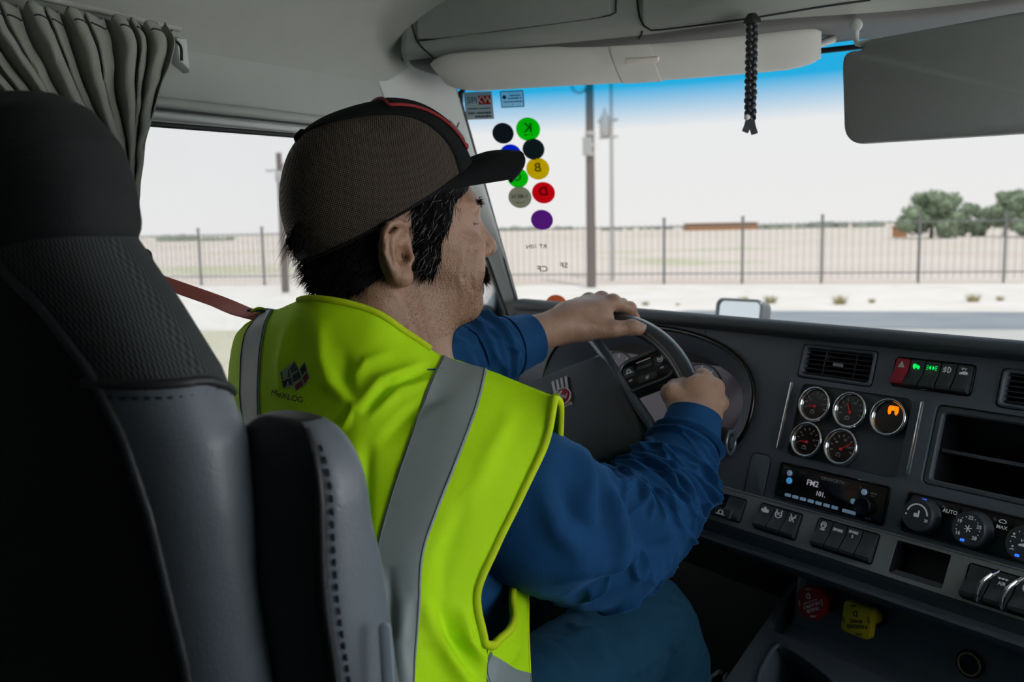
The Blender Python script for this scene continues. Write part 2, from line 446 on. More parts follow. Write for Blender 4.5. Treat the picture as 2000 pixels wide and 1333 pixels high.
# windscreen
ZB, ZT = 0.98, 1.56
def wsh(s, z):
    k = (z - 1.073) / (1.52 - 1.073)
    xl = -1.15 + 0.03 * k; yl = 1.604 - 0.235 * k
    xr = -0.4 - xl
    x = xl + (xr - xl) * s
    return V([x, yl + 0.235 * (1 - abs(2 * s - 1) ** 2.2), z])
def wsh_hit(px, py):
    """where the view line of a photo point meets the windscreen"""
    lo, hi = 1.0, 3.0; v = ray(px, py)
    def g(t):
        p = CAM + v * t; k = (p[2] - 1.073) / 0.447; xl = -1.15 + 0.03 * k; s = (p[0] - xl) / (-0.4 - 2 * xl)
        s = min(max(s, 0), 1); return p[1] - wsh(s, p[2])[1]
    for _ in range(50):
        mid = (lo + hi) / 2
        if g(mid) > 0: hi = mid
        else: lo = mid
    return CAM + v * lo
def wsh_frame(px, py):
    p = wsh_hit(px, py); a = wsh_hit(px + 4, py) - p
    k = (p[2] - 1.073) / 0.447; xl = -1.15 + 0.03 * k; s = (p[0] - xl) / (-0.4 - 2 * xl)
    X = nrm(wsh(s + 0.01, p[2]) - wsh(s - 0.01, p[2])); Y = nrm(wsh(s, p[2] + 0.01) - wsh(s, p[2] - 0.01))
    Z = nrm(np.cross(X, Y)); Y = np.cross(Z, X)
    return p, X, Y, Z
G = V([[wsh(s, z) for s in np.linspace(0, 1, 60)] for z in np.linspace(ZB, ZT, 24)])
w2 = st(empty('window_2', (-0.2, 1.75, ZB)))
w2p = lambda vf: (np.asarray(vf[0]) - V([-0.2, 1.75, ZB]),) + tuple(vf[1:])
obj('windscreen_pane', w2p(gridmesh(G)), M_WSH, w2, smooth=180)
edge = [wsh(0.003, z) for z in np.linspace(ZB, 1.485, 16)] + [wsh(s, z) for s, z in ((0.006, 1.505), (0.015, 1.52), (0.035, 1.53))] + [wsh(s, 1.532) for s in np.linspace(0.06, 0.95, 20)]
edge = V(edge) + V([0.0, -0.004, 0])
obj('windscreen_seal', w2p(tube(edge, 0.0048, 10)), M_SEAL, w2, smooth=80)
# pillar trim beside the windscreen: a band from the seal back to the side window
rows = []
for z in np.linspace(0.96, 1.57, 24):
    k = (z - 1.073) / 0.447; e = wsh(0.0, z)
    wd = 0.006 + 0.14 * max(0, min(1, (z - 1.19) / 0.22)) ** 1.2
    p1 = V([e[0] + 0.006, e[1] + 0.002, z]); p4 = V([XL + 0.002, e[1] - wd - 0.008, z])
    p2 = p1 + V([0.003, -0.006 - wd * 0.15, 0]); p3 = V([XL + 0.010, e[1] - wd * 0.75 - 0.006, z])
    rows.append(catmull(V([p1, p2, p3, p4]), 14))
st(obj('trim_4', thicken(gridmesh(V(rows), flip=True), 0.01), M_LTRIM, smooth=60))
# header over the windscreen: underside between overhead console and glass
hp = [wsh(s, 1.545) for s in np.linspace(0, 1, 40)]
G = V([[p + V([0, 0.03, 0.004]), p + V([0, -0.02, -0.006]), p + V([0, -0.10, -0.004]), p + V([0, -0.13, 0.0])] for p in hp])
M_UNDER = mat('dark_header_plastic', (0.10, 0.108, 0.108), 0.7)  # darker than the trim: shade under the console put into the colour
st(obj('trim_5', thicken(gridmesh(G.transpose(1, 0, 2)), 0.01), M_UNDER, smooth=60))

# ------------------------------------------------------------------ overhead console
# lower lip runs along the windscreen curve at z = 1.535
lipx = V([onz(px, py, 1.535) for px, py in ((800, 123), (830, 120), (1000, 100), (1245, 76), (1470, 48))])
lipx = np.concatenate([lipx, [V([-0.25, 1.405, 1.535]), V([0.1, 1.36, 1.535]), V([0.5, 1.2, 1.535]), V([0.72, 0.98, 1.535])]])
lip = resample(lipx, 90)
_, _, lb = frames(lip)
out_n = -np.stack([-(np.gradient(lip, axis=0))[:, 1], (np.gradient(lip, axis=0))[:, 0], lip[:, 0] * 0], -1)
out_n /= np.linalg.norm(out_n, axis=1, keepdims=True)
def console(sec, i0, i1, m=28):
    sec = catmull(V([(a, b, 0) for a, b in sec]), m)
    return V([[lip[i] + out_n[i] * s[0] + V([0, 0, s[1]]) for s in sec] for i in range(i0, i1)])
oc = thing('overhead_console', 'grey overhead storage console running above the windscreen', 'console', lip[30])
rel = lambda vf, o: (np.asarray(vf[0], float) - np.asarray(o, float),) + tuple(vf[1:])
s_body = [(-0.14, -0.004), (-0.06, -0.006), (-0.012, -0.004), (0.004, 0.004), (0.012, 0.016), (0.012, 0.03), (0.006, 0.05), (-0.004, 0.10), (-0.01, 0.17)]
s_under, s_face = s_body[:4], s_body[3:]
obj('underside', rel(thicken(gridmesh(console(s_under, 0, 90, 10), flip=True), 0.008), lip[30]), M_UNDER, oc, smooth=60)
FG = console(s_face, 0, 90, 60)
obj('body', rel(thicken(gridmesh(FG, flip=True), 0.008), lip[30]), M_GREY, oc, smooth=60)
s_full = catmull(V([(a, b, 0) for a, b in s_body]), 30); end = V([lip[0] + out_n[0] * q[0] + V([0, 0, q[1]]) for q in s_full] + [lip[0] + V([0, 0.16, 0.17])])
obj('end_cap', rel((np.concatenate([end, end - V([0.01, 0, 0])]), [list(range(31)), list(range(61, 30, -1))] + [[k, (k + 1) % 31, 31 + (k + 1) % 31, 31 + k] for k in range(31)]), lip[30]), M_GREY, oc, smooth=30)
def pxi(px):
    j = np.argmin([abs(proj(p)[0] - px) for p in lip]); return int(j)
# compartment doors: raised panels over the face, between grooves
FQ = FG.reshape(-1, 3); FP = proj(FQ)
cgrid, _, _ = gridmesh(FG, flip=True); FNn = vnormals(FQ, gridmesh(FG, flip=True)[1])
if np.mean(FNn[:, 1]) > 0: FNn = -FNn
def on_face(px, py, off=0.0):
    k = np.argmin(np.linalg.norm(FP - V([px, py]), axis=1)); return onpl(px, py, FQ[k] + FNn[k] * off, FNn[k])
def door_sheet(poly, off, m, name, lb=None):
    """poly: bottom edge points left to right, sheet rises from it out of the view"""
    bot = resample(V(poly), 40); rows = []
    for t in np.linspace(0, 1, 14): rows.append([on_face(x, y * (1 - t) + (-70) * t, off) for x, y in bot])
    o = obj(name, rel(thicken(gridmesh(V(rows)), 0.006), lip[30]), m, oc, smooth=60); fixnormals(o); return o
door_sheet([(816, 74), (850, 74), (1000, 55), (1150, 35), (1190, 26)], 0.004, M_GREY, 'compartment_door')
door_sheet([(1256, 40), (1275, 52), (1400, 38), (1600, 10), (1700, -4)], 0.006, M_GREY, 'compartment_door')
def groove(line, r=0.0014): obj('groove', rel(tube(V([on_face(x, y, 0.0005) for x, y in resample(V(line), 30)]), r, 6), lip[30]), M_SEAL, oc, smooth=80)
groove([(798, -20), (800, 20), (808, 60), (818, 85), (845, 112)]); groove([(818, 80), (900, 69), (1050, 50), (1190, 30), (1201, 20), (1204, 0), (1204, -20)]); groove([(1243, -20), (1246, 15), (1252, 42), (1268, 58), (1300, 57), (1450, 38), (1600, 14), (1700, 0)])
groove([(1255, 60), (1253, 68), (1248, 76)])
# ------------------------------------------------------------------ outside
ZG = -1.2
def gmat(name, stops, scale, rough=0.95):
    m = bpy.data.materials.new(name); m.use_nodes = True; nt = m.node_tree; n = nt.nodes; l = nt.links; b = n['Principled BSDF']
    b.inputs['Roughness'].default_value = rough; b.inputs['Specular IOR Level'].default_value = 0.2
    tc = n.new('ShaderNodeTexCoord'); no = n.new('ShaderNodeTexNoise'); no.inputs['Scale'].default_value = scale; no.inputs['Detail'].default_value = 6
    l.new(tc.outputs['Object'], no.inputs['Vector']); rp = n.new('ShaderNodeValToRGB'); rp.color_ramp.elements.remove(rp.color_ramp.elements[0])
    rp.color_ramp.elements[0].position = stops[0][0]; rp.color_ramp.elements[0].color = (*stops[0][1], 1)
    for p, c in stops[1:]:
        e = rp.color_ramp.elements.new(p); e.color = (*c, 1)
    l.new(no.outputs['Fac'], rp.inputs[0]); l.new(rp.outputs[0], b.inputs['Base Color'])
    MATS[name] = m; return m
M_SAND = gmat('pale_desert_sand', [(0.25, (0.50, 0.42, 0.37)), (0.42, (0.60, 0.53, 0.48)), (0.56, (0.63, 0.57, 0.52)), (0.64, (0.47, 0.47, 0.33)), (0.75, (0.56, 0.50, 0.44))], 0.045)
M_ROAD = gmat('worn_asphalt', [(0.3, (0.44, 0.45, 0.44)), (0.6, (0.50, 0.50, 0.49))], 0.6)
M_LANE = gmat('dark_asphalt', [(0.3, (0.23, 0.26, 0.30)), (0.6, (0.28, 0.31, 0.34))], 0.6)  # stripe coloured darker and bluer than the road
M_IRON = mat('dark_iron', (0.15, 0.155, 0.16), 0.6)
M_POLE = mat('weathered_pole_wood', (0.155, 0.135, 0.128), 0.9, bump=(30, 0.4), vary=0.2)
M_PGREY = mat('grey_concrete_pole', (0.42, 0.42, 0.42), 0.8, vary=0.1)
M_LEAF = mat('tree_leaf_green', (0.24, 0.31, 0.21), 0.8, vary=0.4, vscale=3)  # leaf green paled, distance haze put into the colour
M_BARK = mat('tree_bark', (0.12, 0.09, 0.07), 0.9)
M_DRY = mat('dry_brush', (0.36, 0.32, 0.16), 0.9, vary=0.3, vscale=8)
M_BRICK = mat('orange_brick', (0.36, 0.17, 0.075), 0.9, vary=0.15, vscale=0.5)
M_FAR = mat('hazy_far_green', (0.26, 0.30, 0.25), 0.9, vary=0.3, vscale=0.08)
def g(px, py): return onz(px, py, ZG)
R_ = 900
st(obj('ground', ([(-R_, -R_, ZG), (R_, -R_, ZG), (R_, R_, ZG), (-R_, R_, ZG)], [[0, 1, 2, 3]]), M_SAND, smooth=0))
# road in front: a band parallel to the fence, with a darker blue-grey stripe
fdir = nrm(g(1962, 553) - g(1297, 555)); fnor = V([fdir[1], -fdir[0], 0])
if fnor @ (CAM - g(1600, 553)) < 0: fnor = -fnor
def band(px, y0, y1, zz, L=90, L0=None):
    a, b = g(px, y0), g(px, y1)
    a = a * V([1, 1, 0]) + V([0, 0, zz]); b = b * V([1, 1, 0]) + V([0, 0, zz])
    n2 = V([-fdir[1], fdir[0], 0]); sa, sb = (3.0, 6.0) if L0 is None else (L0, L0); return [a - fdir * sa, a + fdir * L, b + fdir * L, b - fdir * sb]
st(obj('road', (band(1500, 640, 1100, ZG + 0.012), [[0, 1, 2, 3]]), M_ROAD, smooth=0))
st(obj('road_lane', (band(1560, 609, 641, ZG + 0.02), [[0, 1, 2, 3]]), M_LANE, smooth=0))
# bleached verge between road and fence
st(obj('verge', (band(1500, 556, 660, ZG + 0.006, 120, 120), [[0, 1, 2, 3]]), gmat('bleached_verge_sand', [(0.3, (0.66, 0.63, 0.59)), (0.6, (0.74, 0.71, 0.68)), (0.72, (0.62, 0.58, 0.50))], 0.5), smooth=0))
# iron fence
A0 = g(1297, 555); A1 = g(1962, 553)
def fpt(px):
    """point on the fence line seen at photo column px"""
    n2 = V([-fdir[1], fdir[0], 0]); v = ray(px, 500); t = ((A0 - CAM) @ n2) / (v @ n2); p = CAM + v * t; p[2] = ZG; return p
fence = thing('iron_fence', 'tall dark iron picket fence crossing the sandy field', 'fence', fpt(1297))
FO = fpt(1297)
ppx = [260, 390, 514, 640, 760, 880, 1297, 1450, 1605, 1795, 1962, 2130]
post_v = join(box(-0.042, 0.042, -0.042, 0.042, 0, 2.66), box(-0.055, 0.055, -0.055, 0.055, 2.66, 2.72))
pm = None
for px in ppx:
    p = fpt(px) - FO
    if pm is None: pm = obj('post', post_v, M_IRON, fence, smooth=0); pm.location = Vector(p)
    else:
        o = pm.copy(); COL.objects.link(o); o.parent = fence; o.location = Vector(p)
    pm.name = 'post'
fa, fb = fpt(200) - FO, fpt(2200) - FO
for z in (0.42, 2.36):
    obj('rail', strip(np.linspace(fa + V([0, 0, z]), fb + V([0, 0, z]), 4), 0.04, 0.05), M_IRON, fence, smooth=0)
Lf = np.linalg.norm(fb - fa); npk = int(Lf / 0.26); pk = []
for i in range(npk):
    p = fa + (fb - fa) * (i / npk)
    pk.append(xf(box(-0.008, 0.008, -0.008, 0.008, 0.15, 2.48), p, (fdir[0], fdir[1], 0), (-fdir[1], fdir[0], 0)))
tag(obj('pickets', join(*pk), M_IRON, fence, smooth=0), kind='stuff')
# utility poles
def pole(px, py, h, r, m, name, label):
    b = g(px, py); t = thing(name, label, 'utility pole', b, group='utility poles beyond the glass')
    obj('shaft', lathe([(r * 1.1, 0), (r * 1.05, h * 0.3), (r * 0.8, h)], 14), m, t, smooth=60); return t
p1 = pole(1155, 562, 11.5, 0.17, M_POLE, 'utility_pole', 'thick brown wooden utility pole standing right of the round stickers')
for z in (5.15, 5.5, 5.95): obj('clamp_band', moved(lathe([(0.15, 0), (0.19, 0.03), (0.19, 0.17), (0.15, 0.2)], 14), dz=z), M_PGREY, p1, smooth=40)
obj('junction_box', box(-0.16, 0.16, -0.30, -0.1, 5.2, 5.9), M_PGREY, p1, smooth=0)
obj('cable_coil', xf(tube([(0.30 * math.cos(a), 0, 0.28 * math.sin(a)) for a in np.linspace(0, 2 * np.pi, 24, endpoint=False)], 0.05, 8, closed=True), (-0.46, 0.0, 7.95), (_r[0], _r[1], 0), (-_r[1], _r[0], 0)), M_PGREY, p1, smooth=80)
p2 = pole(1196, 549, 11.0, 0.085, M_PGREY, 'utility_pole', 'thin grey pole carrying a transformer can beside the brown pole')
obj('transformer', moved(lathe([(0.05, 0), (0.2, 0.05), (0.22, 0.1), (0.22, 0.85), (0.15, 0.95), (0.06, 1.1), (0.05, 1.25)], 16), dx=-0.28, dy=-0.1, dz=6.3), M_PGREY, p2, smooth=40)
obj('cross_arm', box(-0.65, 0.3, -0.06, 0.06, 6.95, 7.07), M_PGREY, p2, smooth=0)
obj('cross_arm', box(-0.6, 0.3, -0.05, 0.05, 6.25, 6.33), M_PGREY, p2, smooth=0)
p3 = pole(558, 572, 5.6, 0.135, M_POLE, 'utility_pole', 'wooden utility pole with a short cross arm in the side window')
obj('cross_arm', xf(box(-0.55, 0.55, -0.05, 0.05, 4.86, 4.95), (0, 0, 0), (_r[0], _r[1], 0), (-_r[1], _r[0], 0)), M_PGREY, p3, smooth=0)
obj('insulator', moved(lathe([(0.04, 0), (0.09, 0.1), (0.05, 0.25)], 10), dz=4.95, dx=0.3), M_PGREY, p3, smooth=40)
obj('insulator', moved(lathe([(0.12, 0), (0.19, 0.1), (0.19, 0.4), (0.1, 0.5)], 10), dz=4.4), M_PGREY, p3, smooth=40)
# trees: clumps of leaves around blobs
def ico(r, sub=2):
    bm = bmesh.new(); bmesh.ops.create_icosphere(bm, subdivisions=sub, radius=r)
    v = V([x.co[:] for x in bm.verts]); f = [[q.index for q in p.verts] for p in bm.faces]; bm.free(); return v, f
ICO = ico(1.0, 2)
def tree(px, py, w, h, label, seed, trunk=0.25, name='tree', nb=26, m=None, squash=0.75):
    b = g(px, py); rs = np.random.RandomState(seed)
    t = thing(name, label, 'tree', b, group='trees beyond the fence')
    obj('trunk', tube([(0, 0, -0.1), (0.1, 0, h * 0.2), (-0.1, 0.1, h * 0.45)], [0.28, 0.2, 0.12], 8), M_BARK, t, smooth=60)
    parts = []
    for i in range(nb):
        a = rs.rand() * 2 * np.pi; rr = math.sqrt(rs.rand()); zz = rs.rand()
        c = V([math.cos(a) * rr * w * 0.40 * (1 - 0.35 * zz), math.sin(a) * rr * w * 0.40 * (1 - 0.35 * zz), h * (trunk + (1 - trunk) * zz * 0.82)])
        s = w * (0.105 + 0.06 * rs.rand()) * (1 - 0.25 * zz)
        v = ICO[0] * V([1, 1, squash]) * s * 0.78; v = v * (1 + 0.22 * noise3(ICO[0] * 3 + i * 5, seed)[:, None]) + c
        parts.append((v, ICO[1]))
        n = 240; dirs = rs.randn(n, 3); dirs /= np.linalg.norm(dirs, axis=1, keepdims=True)
        ctr = c + dirs * V([1, 1, squash]) * s * (0.65 + 0.5 * rs.rand(n, 1)); q = rs.randn(n, 2, 3) * s * 0.085
        lv = np.stack([ctr + q[:, 0], ctr + q[:, 1], ctr - q[:, 0], ctr - q[:, 1]], 1).reshape(-1, 3)
        parts.append((lv, [[4 * k, 4 * k + 1, 4 * k + 2, 4 * k + 3] for k in range(n)]))
    obj('foliage', join(*parts), m or M_LEAF, t, smooth=180); return t
tree(1818, 466, 9.6, 6.6, 'big round green tree behind the fence, nearest the sun visor', 3, 0.12, nb=34)
tree(1900, 462, 6.0, 5.0, 'green tree between the big round tree and the tall far right tree', 5, 0.1)
tree(1962, 462, 7.5, 6.6, 'tall pointed green tree at the far right behind the fence', 8, 0.15)
tree(2030, 464, 9, 5.6, 'green tree half hidden by the right edge of the view', 9, 0.1)
# small sheds by the trees
for px, py, w, h, m, lb in ((1757, 464, 1.6, 1.4, M_BRICK, 'small brown shed left of the big round tree'), (1957, 447, 3.2, 2.0, mat('white_wall', (0.6, 0.58, 0.52), 0.9), 'small white hut between the right hand trees')):
    b = g(px, py); t = thing('shed', lb, 'shed', b)
    obj('wall', box(-w / 2, w / 2, -w / 2, w / 2, 0, h), m, t, smooth=0)
    obj('roof', box(-w * 0.58, w * 0.58, -w * 0.58, w * 0.58, h, h + 0.18), m, t, smooth=0)
# long low brick building on the horizon
b = g(1412, 449.5); t = thing('brick_building', 'long low orange brick building on the horizon', 'building', b)
X_ = nrm(V([_r[0], _r[1], 0])); Y_ = V([-X_[1], X_[0], 0])
Lb = 135 / F_PX * ((b - CAM) @ _d); Hb = 13 / F_PX * ((b - CAM) @ _d)
obj('wall', xf(box(-Lb / 2, Lb / 2, 0, 8, 0, Hb), (0, 0, 0), X_, Y_), M_BRICK, t, smooth=0)
obj('roof', xf(box(-Lb / 2 - 0.4, Lb / 2 + 0.4, -0.4, 8.4, Hb, Hb + 0.25), (0, 0, 0), X_, Y_), mat('roof_grey', (0.28, 0.22, 0.17), 0.9), t, smooth=0)
# far scrub along the horizon, one low hedge of trees per stretch
for i, (x0, x1, yb, hh) in enumerate(((315, 380, 471, 12), (388, 462, 470, 8), (975, 1120, 450, 9), (1480, 1570, 447, 9), (1580, 1640, 445, 12), (1668, 1735, 443.5, 10), (1180, 1345, 449, 7))):
    b = g((x0 + x1) / 2, yb); D = (b - CAM) @ _d; w = (x1 - x0) / F_PX * D; h = hh / F_PX * D; rs = np.random.RandomState(40 + i); parts = []
    for k in range(16):
        s = h * (0.45 + 0.3 * rs.rand()); c = X_ * (rs.rand() - 0.5) * w + V([0, 0, s * 0.5]) + Y_ * rs.randn() * 2
        parts.append((ICO[0] * s * V([1.6, 1.6, 0.9]) * (1 + 0.3 * noise3(ICO[0] * 2.5 + k, 5)[:, None]) + c, ICO[1]))
    o = obj('scrub', join(*parts), M_FAR, None, smooth=180); o.location = Vector(b)
    tag(o, ['low hazy scrub on the horizon beside the seat, in the side window', 'low hazy scrub on the horizon left of the wooden pole', 'low hazy scrub on the horizon just right of the face', 'low scrub on the horizon just right of the brick building', 'green scrub on the horizon halfway from brick building to trees', 'low scrub on the horizon touching the big round tree', 'low scrub on the horizon left of the brick building'][i], 'scrub', 'scrub along the horizon', kind='stuff')
# dry tufts by the road verge
tl = ['dry tuft on the verge just right of the left hand', 'tiny dry tuft left of the hood mirror', 'dry tuft above the hood mirror', 'wide dry tuft right of the hood mirror', 'dry bush on the verge halfway along the dashboard', 'dry tuft on the verge below the big round tree', 'pale green tuft on the verge below the tall right tree', 'small tuft near the right edge of the verge']
for i, (px, py, w) in enumerate(((1261, 597, 22), (1324, 597, 12), (1452, 590, 28), (1505, 593, 40), (1640, 595, 44), (1703, 592, 22), (1900, 590, 40), (1953, 588, 24))):
    b = g(px, py); D = (b - CAM) @ _d; s = w / F_PX * D / 2; rs = np.random.RandomState(60 + i); n = 110
    a = rs.rand(n) * 2 * np.pi; le = rs.rand(n) ** 0.5; base = np.stack([np.cos(a) * s * 0.4 * le, np.sin(a) * s * 0.4 * le, a * 0], -1)
    tip = base + np.stack([np.cos(a) * s * 0.7 * le, np.sin(a) * s * 0.7 * le, s * (0.4 + 0.6 * rs.rand(n))], -1)
    sd = np.stack([-np.sin(a), np.cos(a), a * 0], -1) * s * 0.05
    v = np.stack([base - sd, base + sd, tip], 1).reshape(-1, 3)
    o = obj('dry_bush', (v, [[3 * k, 3 * k + 1, 3 * k + 2] for k in range(n)]), M_DRY, None, smooth=0); o.location = Vector(b)
    tag(o, tl[i], 'bush', 'dry tufts along the verge')
# mirrors outside the cab
M_BODY = mat('mirror_housing', (0.10, 0.12, 0.13), 0.35, coat=0.3)
M_MIR = mat('mirror_glass', (0.75, 0.82, 0.86), 0.03, metal=1.0)
c = at(1442, 612, 2.65); Zm = nrm(nrm(CAM - c) + nrm(V([-0.9, -1.0, 0.28]))); Xm = nrm(np.cross([0, 0, 1], Zm)); Ym = np.cross(Zm, Xm)
t = thing('hood_mirror', 'small rounded hood mirror peeking over the dashboard edge', 'mirror', mtx=frame_mtx(c, Xm, Ym, Zm))
obj('housing', join(ringplate(rrect(0.155, 0.085, 0.022, n=6), rrect(0.137, 0.069, 0.016, n=6), -0.01, 0.004, 0.003), plate(rrect(0.15, 0.08, 0.022), -0.05, -0.008, 0.0)), M_BODY, t, smooth=40)
obj('glass', plate(rrect(0.138, 0.07, 0.016), -0.008, -0.003), M_MIR, t, smooth=40)
obj('stem', tube([(0, -0.03, -0.03), (0.0, -0.15, -0.04), (0.02, -0.45, -0.06)], 0.012, 10), M_BODY, t, smooth=80)
t = thing('side_mirror', 'teal side mirror pod on a dark collar outside the left pillar', 'mirror', at(955, 660, 2.2))
o0 = at(955, 660, 2.2); ax = [at(953, 660, 2.2) - o0, at(957, 630, 2.2) - o0, at(966, 606, 2.2) - o0, at(980, 580, 2.2) - o0, at(990, 553, 2.2) - o0]
M_TEAL = mat('teal_plastic', (0.10, 0.23, 0.27), 0.3, coat=0.4)
M_TEAL2 = mat('pale_teal_lens', (0.34, 0.45, 0.48), 0.25, coat=0.4)
q = resample(ax, 40)
obj('neck', tube(q[:18], np.linspace(0.021, 0.027, 18), 20), M_TEAL, t, smooth=60)
obj('collar', tube(q[16:21], 0.029, 20), M_SEAL, t, smooth=60)
obj('pod', tube(q[20:], 0.030 * np.sqrt(np.clip(1 - np.linspace(0.12, 1, 20) ** 2.4, 0.003, 1)), 20, flat=0.8), M_TEAL2, t, smooth=60)
# bonnet outside, below the line of the dashboard
rows = []
for y in np.linspace(2.05, 3.3, 10):
    k = (y - 2.05) / 1.25; rows.append([(x, y + 0.10 * (1 - ((x + 0.2) / 1.0) ** 2), 0.72 - 0.10 * k - 0.25 * abs((x + 0.2) / 1.0) ** 3) for x in np.linspace(-1.2, 0.8, 24)])
tag(obj('bonnet', thicken(gridmesh(V(rows)), 0.01), mat('white_bonnet_paint', (0.6, 0.6, 0.6), 0.3, coat=0.5), None, smooth=80), 'white truck bonnet beyond the windscreen, below the dashboard line', 'bonnet')
# ------------------------------------------------------------------ dashboard
M_DASH = mat('slate_dash_plastic', (0.115, 0.138, 0.172), 0.5, bump=(900, 0.35), vary=0.06)
M_DASHTOP = mat('soft_dash_top', (0.06, 0.075, 0.088), 0.6, bump=(900, 0.35))
M_PANEL = mat('gauge_panel_plastic', (0.078, 0.092, 0.112), 0.45, bump=(900, 0.3))
M_CHROME = mat('chrome', (0.8, 0.82, 0.84), 0.08, metal=1.0)
M_SATIN = mat('satin_silver_plastic', (0.30, 0.32, 0.33), 0.38, metal=0.2, bump=(1200, 0.08))
M_BLK = mat('gloss_black_plastic', (0.006, 0.006, 0.007), 0.18)
M_SW = mat('switch_charcoal', (0.045, 0.052, 0.062), 0.45, bump=(1500, 0.1))
M_WHITE = mat('white_print', (0.70, 0.72, 0.73), 0.6)
M_GLYPH = mat('lit_white_legend', (0.6, 0.62, 0.64), 0.6, emit=(0.85, 0.9, 1.0, 0.10))
M_GREEN = mat('lit_green_legend', (0.0, 0.4, 0.05), 0.5, emit=(0.0, 1.0, 0.13, 0.75))
M_ORANGE = mat('lit_orange_legend', (0.6, 0.15, 0.0), 0.5, emit=(1.0, 0.20, 0.0, 1.3))
M_BLUE = mat('lit_blue_led', (0.0, 0.1, 0.6), 0.5, emit=(0.02, 0.12, 1.0, 1.6))
M_ICE = mat('lit_ice_button', (0.25, 0.34, 0.42), 0.4, emit=(0.42, 0.68, 1.0, 0.14))
M_REDSW = mat('red_switch', (0.42, 0.018, 0.045), 0.45)
M_NEEDLE = mat('red_needle', (0.5, 0.02, 0.02), 0.5, emit=(1.0, 0.05, 0.05, 0.08))
M_FACE = mat('gauge_face', (0.012, 0.010, 0.011), 0.3)
M_SCR = mat('cluster_screen', (0.13, 0.085, 0.135), 0.2, coat=0.3)

def fr(az, tau, P):
    a, t = math.radians(az), math.radians(tau)
    X = V([math.cos(a), -math.sin(a), 0]); f = V([math.sin(a), math.cos(a), 0]); Y = f * math.sin(t) + V([0, 0, math.cos(t)])
    return P, X, Y, np.cross(X, Y)
P0 = V([-0.367, 1.269, 0.870])
FD = fr(18, 18, P0)
FS = fr(18, 27, P0 + FD[2] * -0.034)
MD, MS = frame_mtx(*FD), frame_mtx(*FS)
def onframe(F, px, py, h=0.0):
    p = onpl(px, py, F[0] + F[3] * h, F[3]) - F[0]; return float(p @ F[1]), float(p @ F[2])

dash = thing('dashboard', 'dark slate truck dashboard with gauges, vents and switches', 'dashboard', mtx=MD)
def rr(x0, x1, y0, y1, r=0.006, n=4): return rrect(x1 - x0, y1 - y0, r, (x0 + x1) / 2, (y0 + y1) / 2, n)
def superell(cx, cy, ax, ay, e=2.6, n=72, top=0.0):
    p = []
    for i in range(n):
        a = 2 * math.pi * i / n; c, s = math.cos(a), math.sin(a)
        p.append((cx + ax * math.copysign(abs(c) ** (2 / e), c), cy + ay * math.copysign(abs(s) ** (2 / e), s)))
    return p
BIN = superell(-0.43, 0.092, 0.258, 0.114, 2.5)
HOLES = [BIN, rr(-0.103, 0.022, 0.1555, 0.208), rr(0.048, 0.160, 0.1615, 0.204), rr(0.191, 0.32, 0.1535, 0.204),
         rr(-0.0915, 0.0845, 0.039, 0.148, 0.009), rr(0.117, 0.345, 0.041, 0.147, 0.008), rr(-0.097, 0.081, -0.0265, 0.0275, 0.004), rr(0.1035, 0.345, -0.0255, 0.0275, 0.006)]
outer = [(-0.83, -0.034), (0.62, -0.034), (0.62, 0.222), (-0.83, 0.222)]
obj('fascia', holed(outer, HOLES, -0.01, 0.0, wall=[0.01, 0.045, 0.02, 0.045, 0.007, 0.13, 0.014, 0.010]), M_DASH, dash, smooth=25)
# raised bead around the instrument binnacle, sloping surround and screen
bead = V([(x, y, 0.002) for x, y in superell(-0.43, 0.092, 0.260, 0.116, 2.5, 90)])
obj('binnacle_bead', tube(bead, 0.0045, 8, closed=True, up=(0, 0, 1)), M_BLK, dash, smooth=80)
L0 = [(x, y, 0.003) for x, y in BIN]; L1 = [(x, y, -0.006) for x, y in superell(-0.43, 0.092, 0.246, 0.103, 2.5)]; L2 = [(x, y, -0.04) for x, y in superell(-0.432, 0.094, 0.212, 0.084, 2.5)]; L3 = [(x, y, -0.05) for x, y in superell(-0.432, 0.094, 0.20, 0.078, 2.5)]
obj('binnacle_surround', gridmesh(V([L0, L1, L2, L3]), closed_u=True), M_DASH, dash, smooth=40)
scr = obj('cluster_screen', plate(superell(-0.432, 0.094, 0.215, 0.087, 2.5), -0.056, -0.046), M_SCR, dash, smooth=30)
for (cx, cy, r0) in ((-0.54, 0.10, 0.062), (-0.33, 0.10, 0.062)):
    dial = obj('dial_ring', moved(ringplate(circ(r0, n=40), circ(r0 - 0.003, n=40), 0, 0.002, 0.0005), cx, cy, -0.0458), M_SW, scr, smooth=40)
    tk = [moved(stroke([(r0 * 0.80 * math.cos(a), r0 * 0.80 * math.sin(a)), (r0 * 0.93 * math.cos(a), r0 * 0.93 * math.sin(a))], 0.0018), cx, cy, -0.0458) for a in np.linspace(-0.7, math.pi + 0.7, 11)]
    obj('dial_ticks', join(*tk), M_GLYPH, scr, smooth=0)
    obj('dial_needle', moved(stroke([(0.0, 0.0), (-0.03, 0.032)], 0.003, 0.001, 0.0025), cx, cy, -0.0458), M_GLYPH, scr, smooth=0)
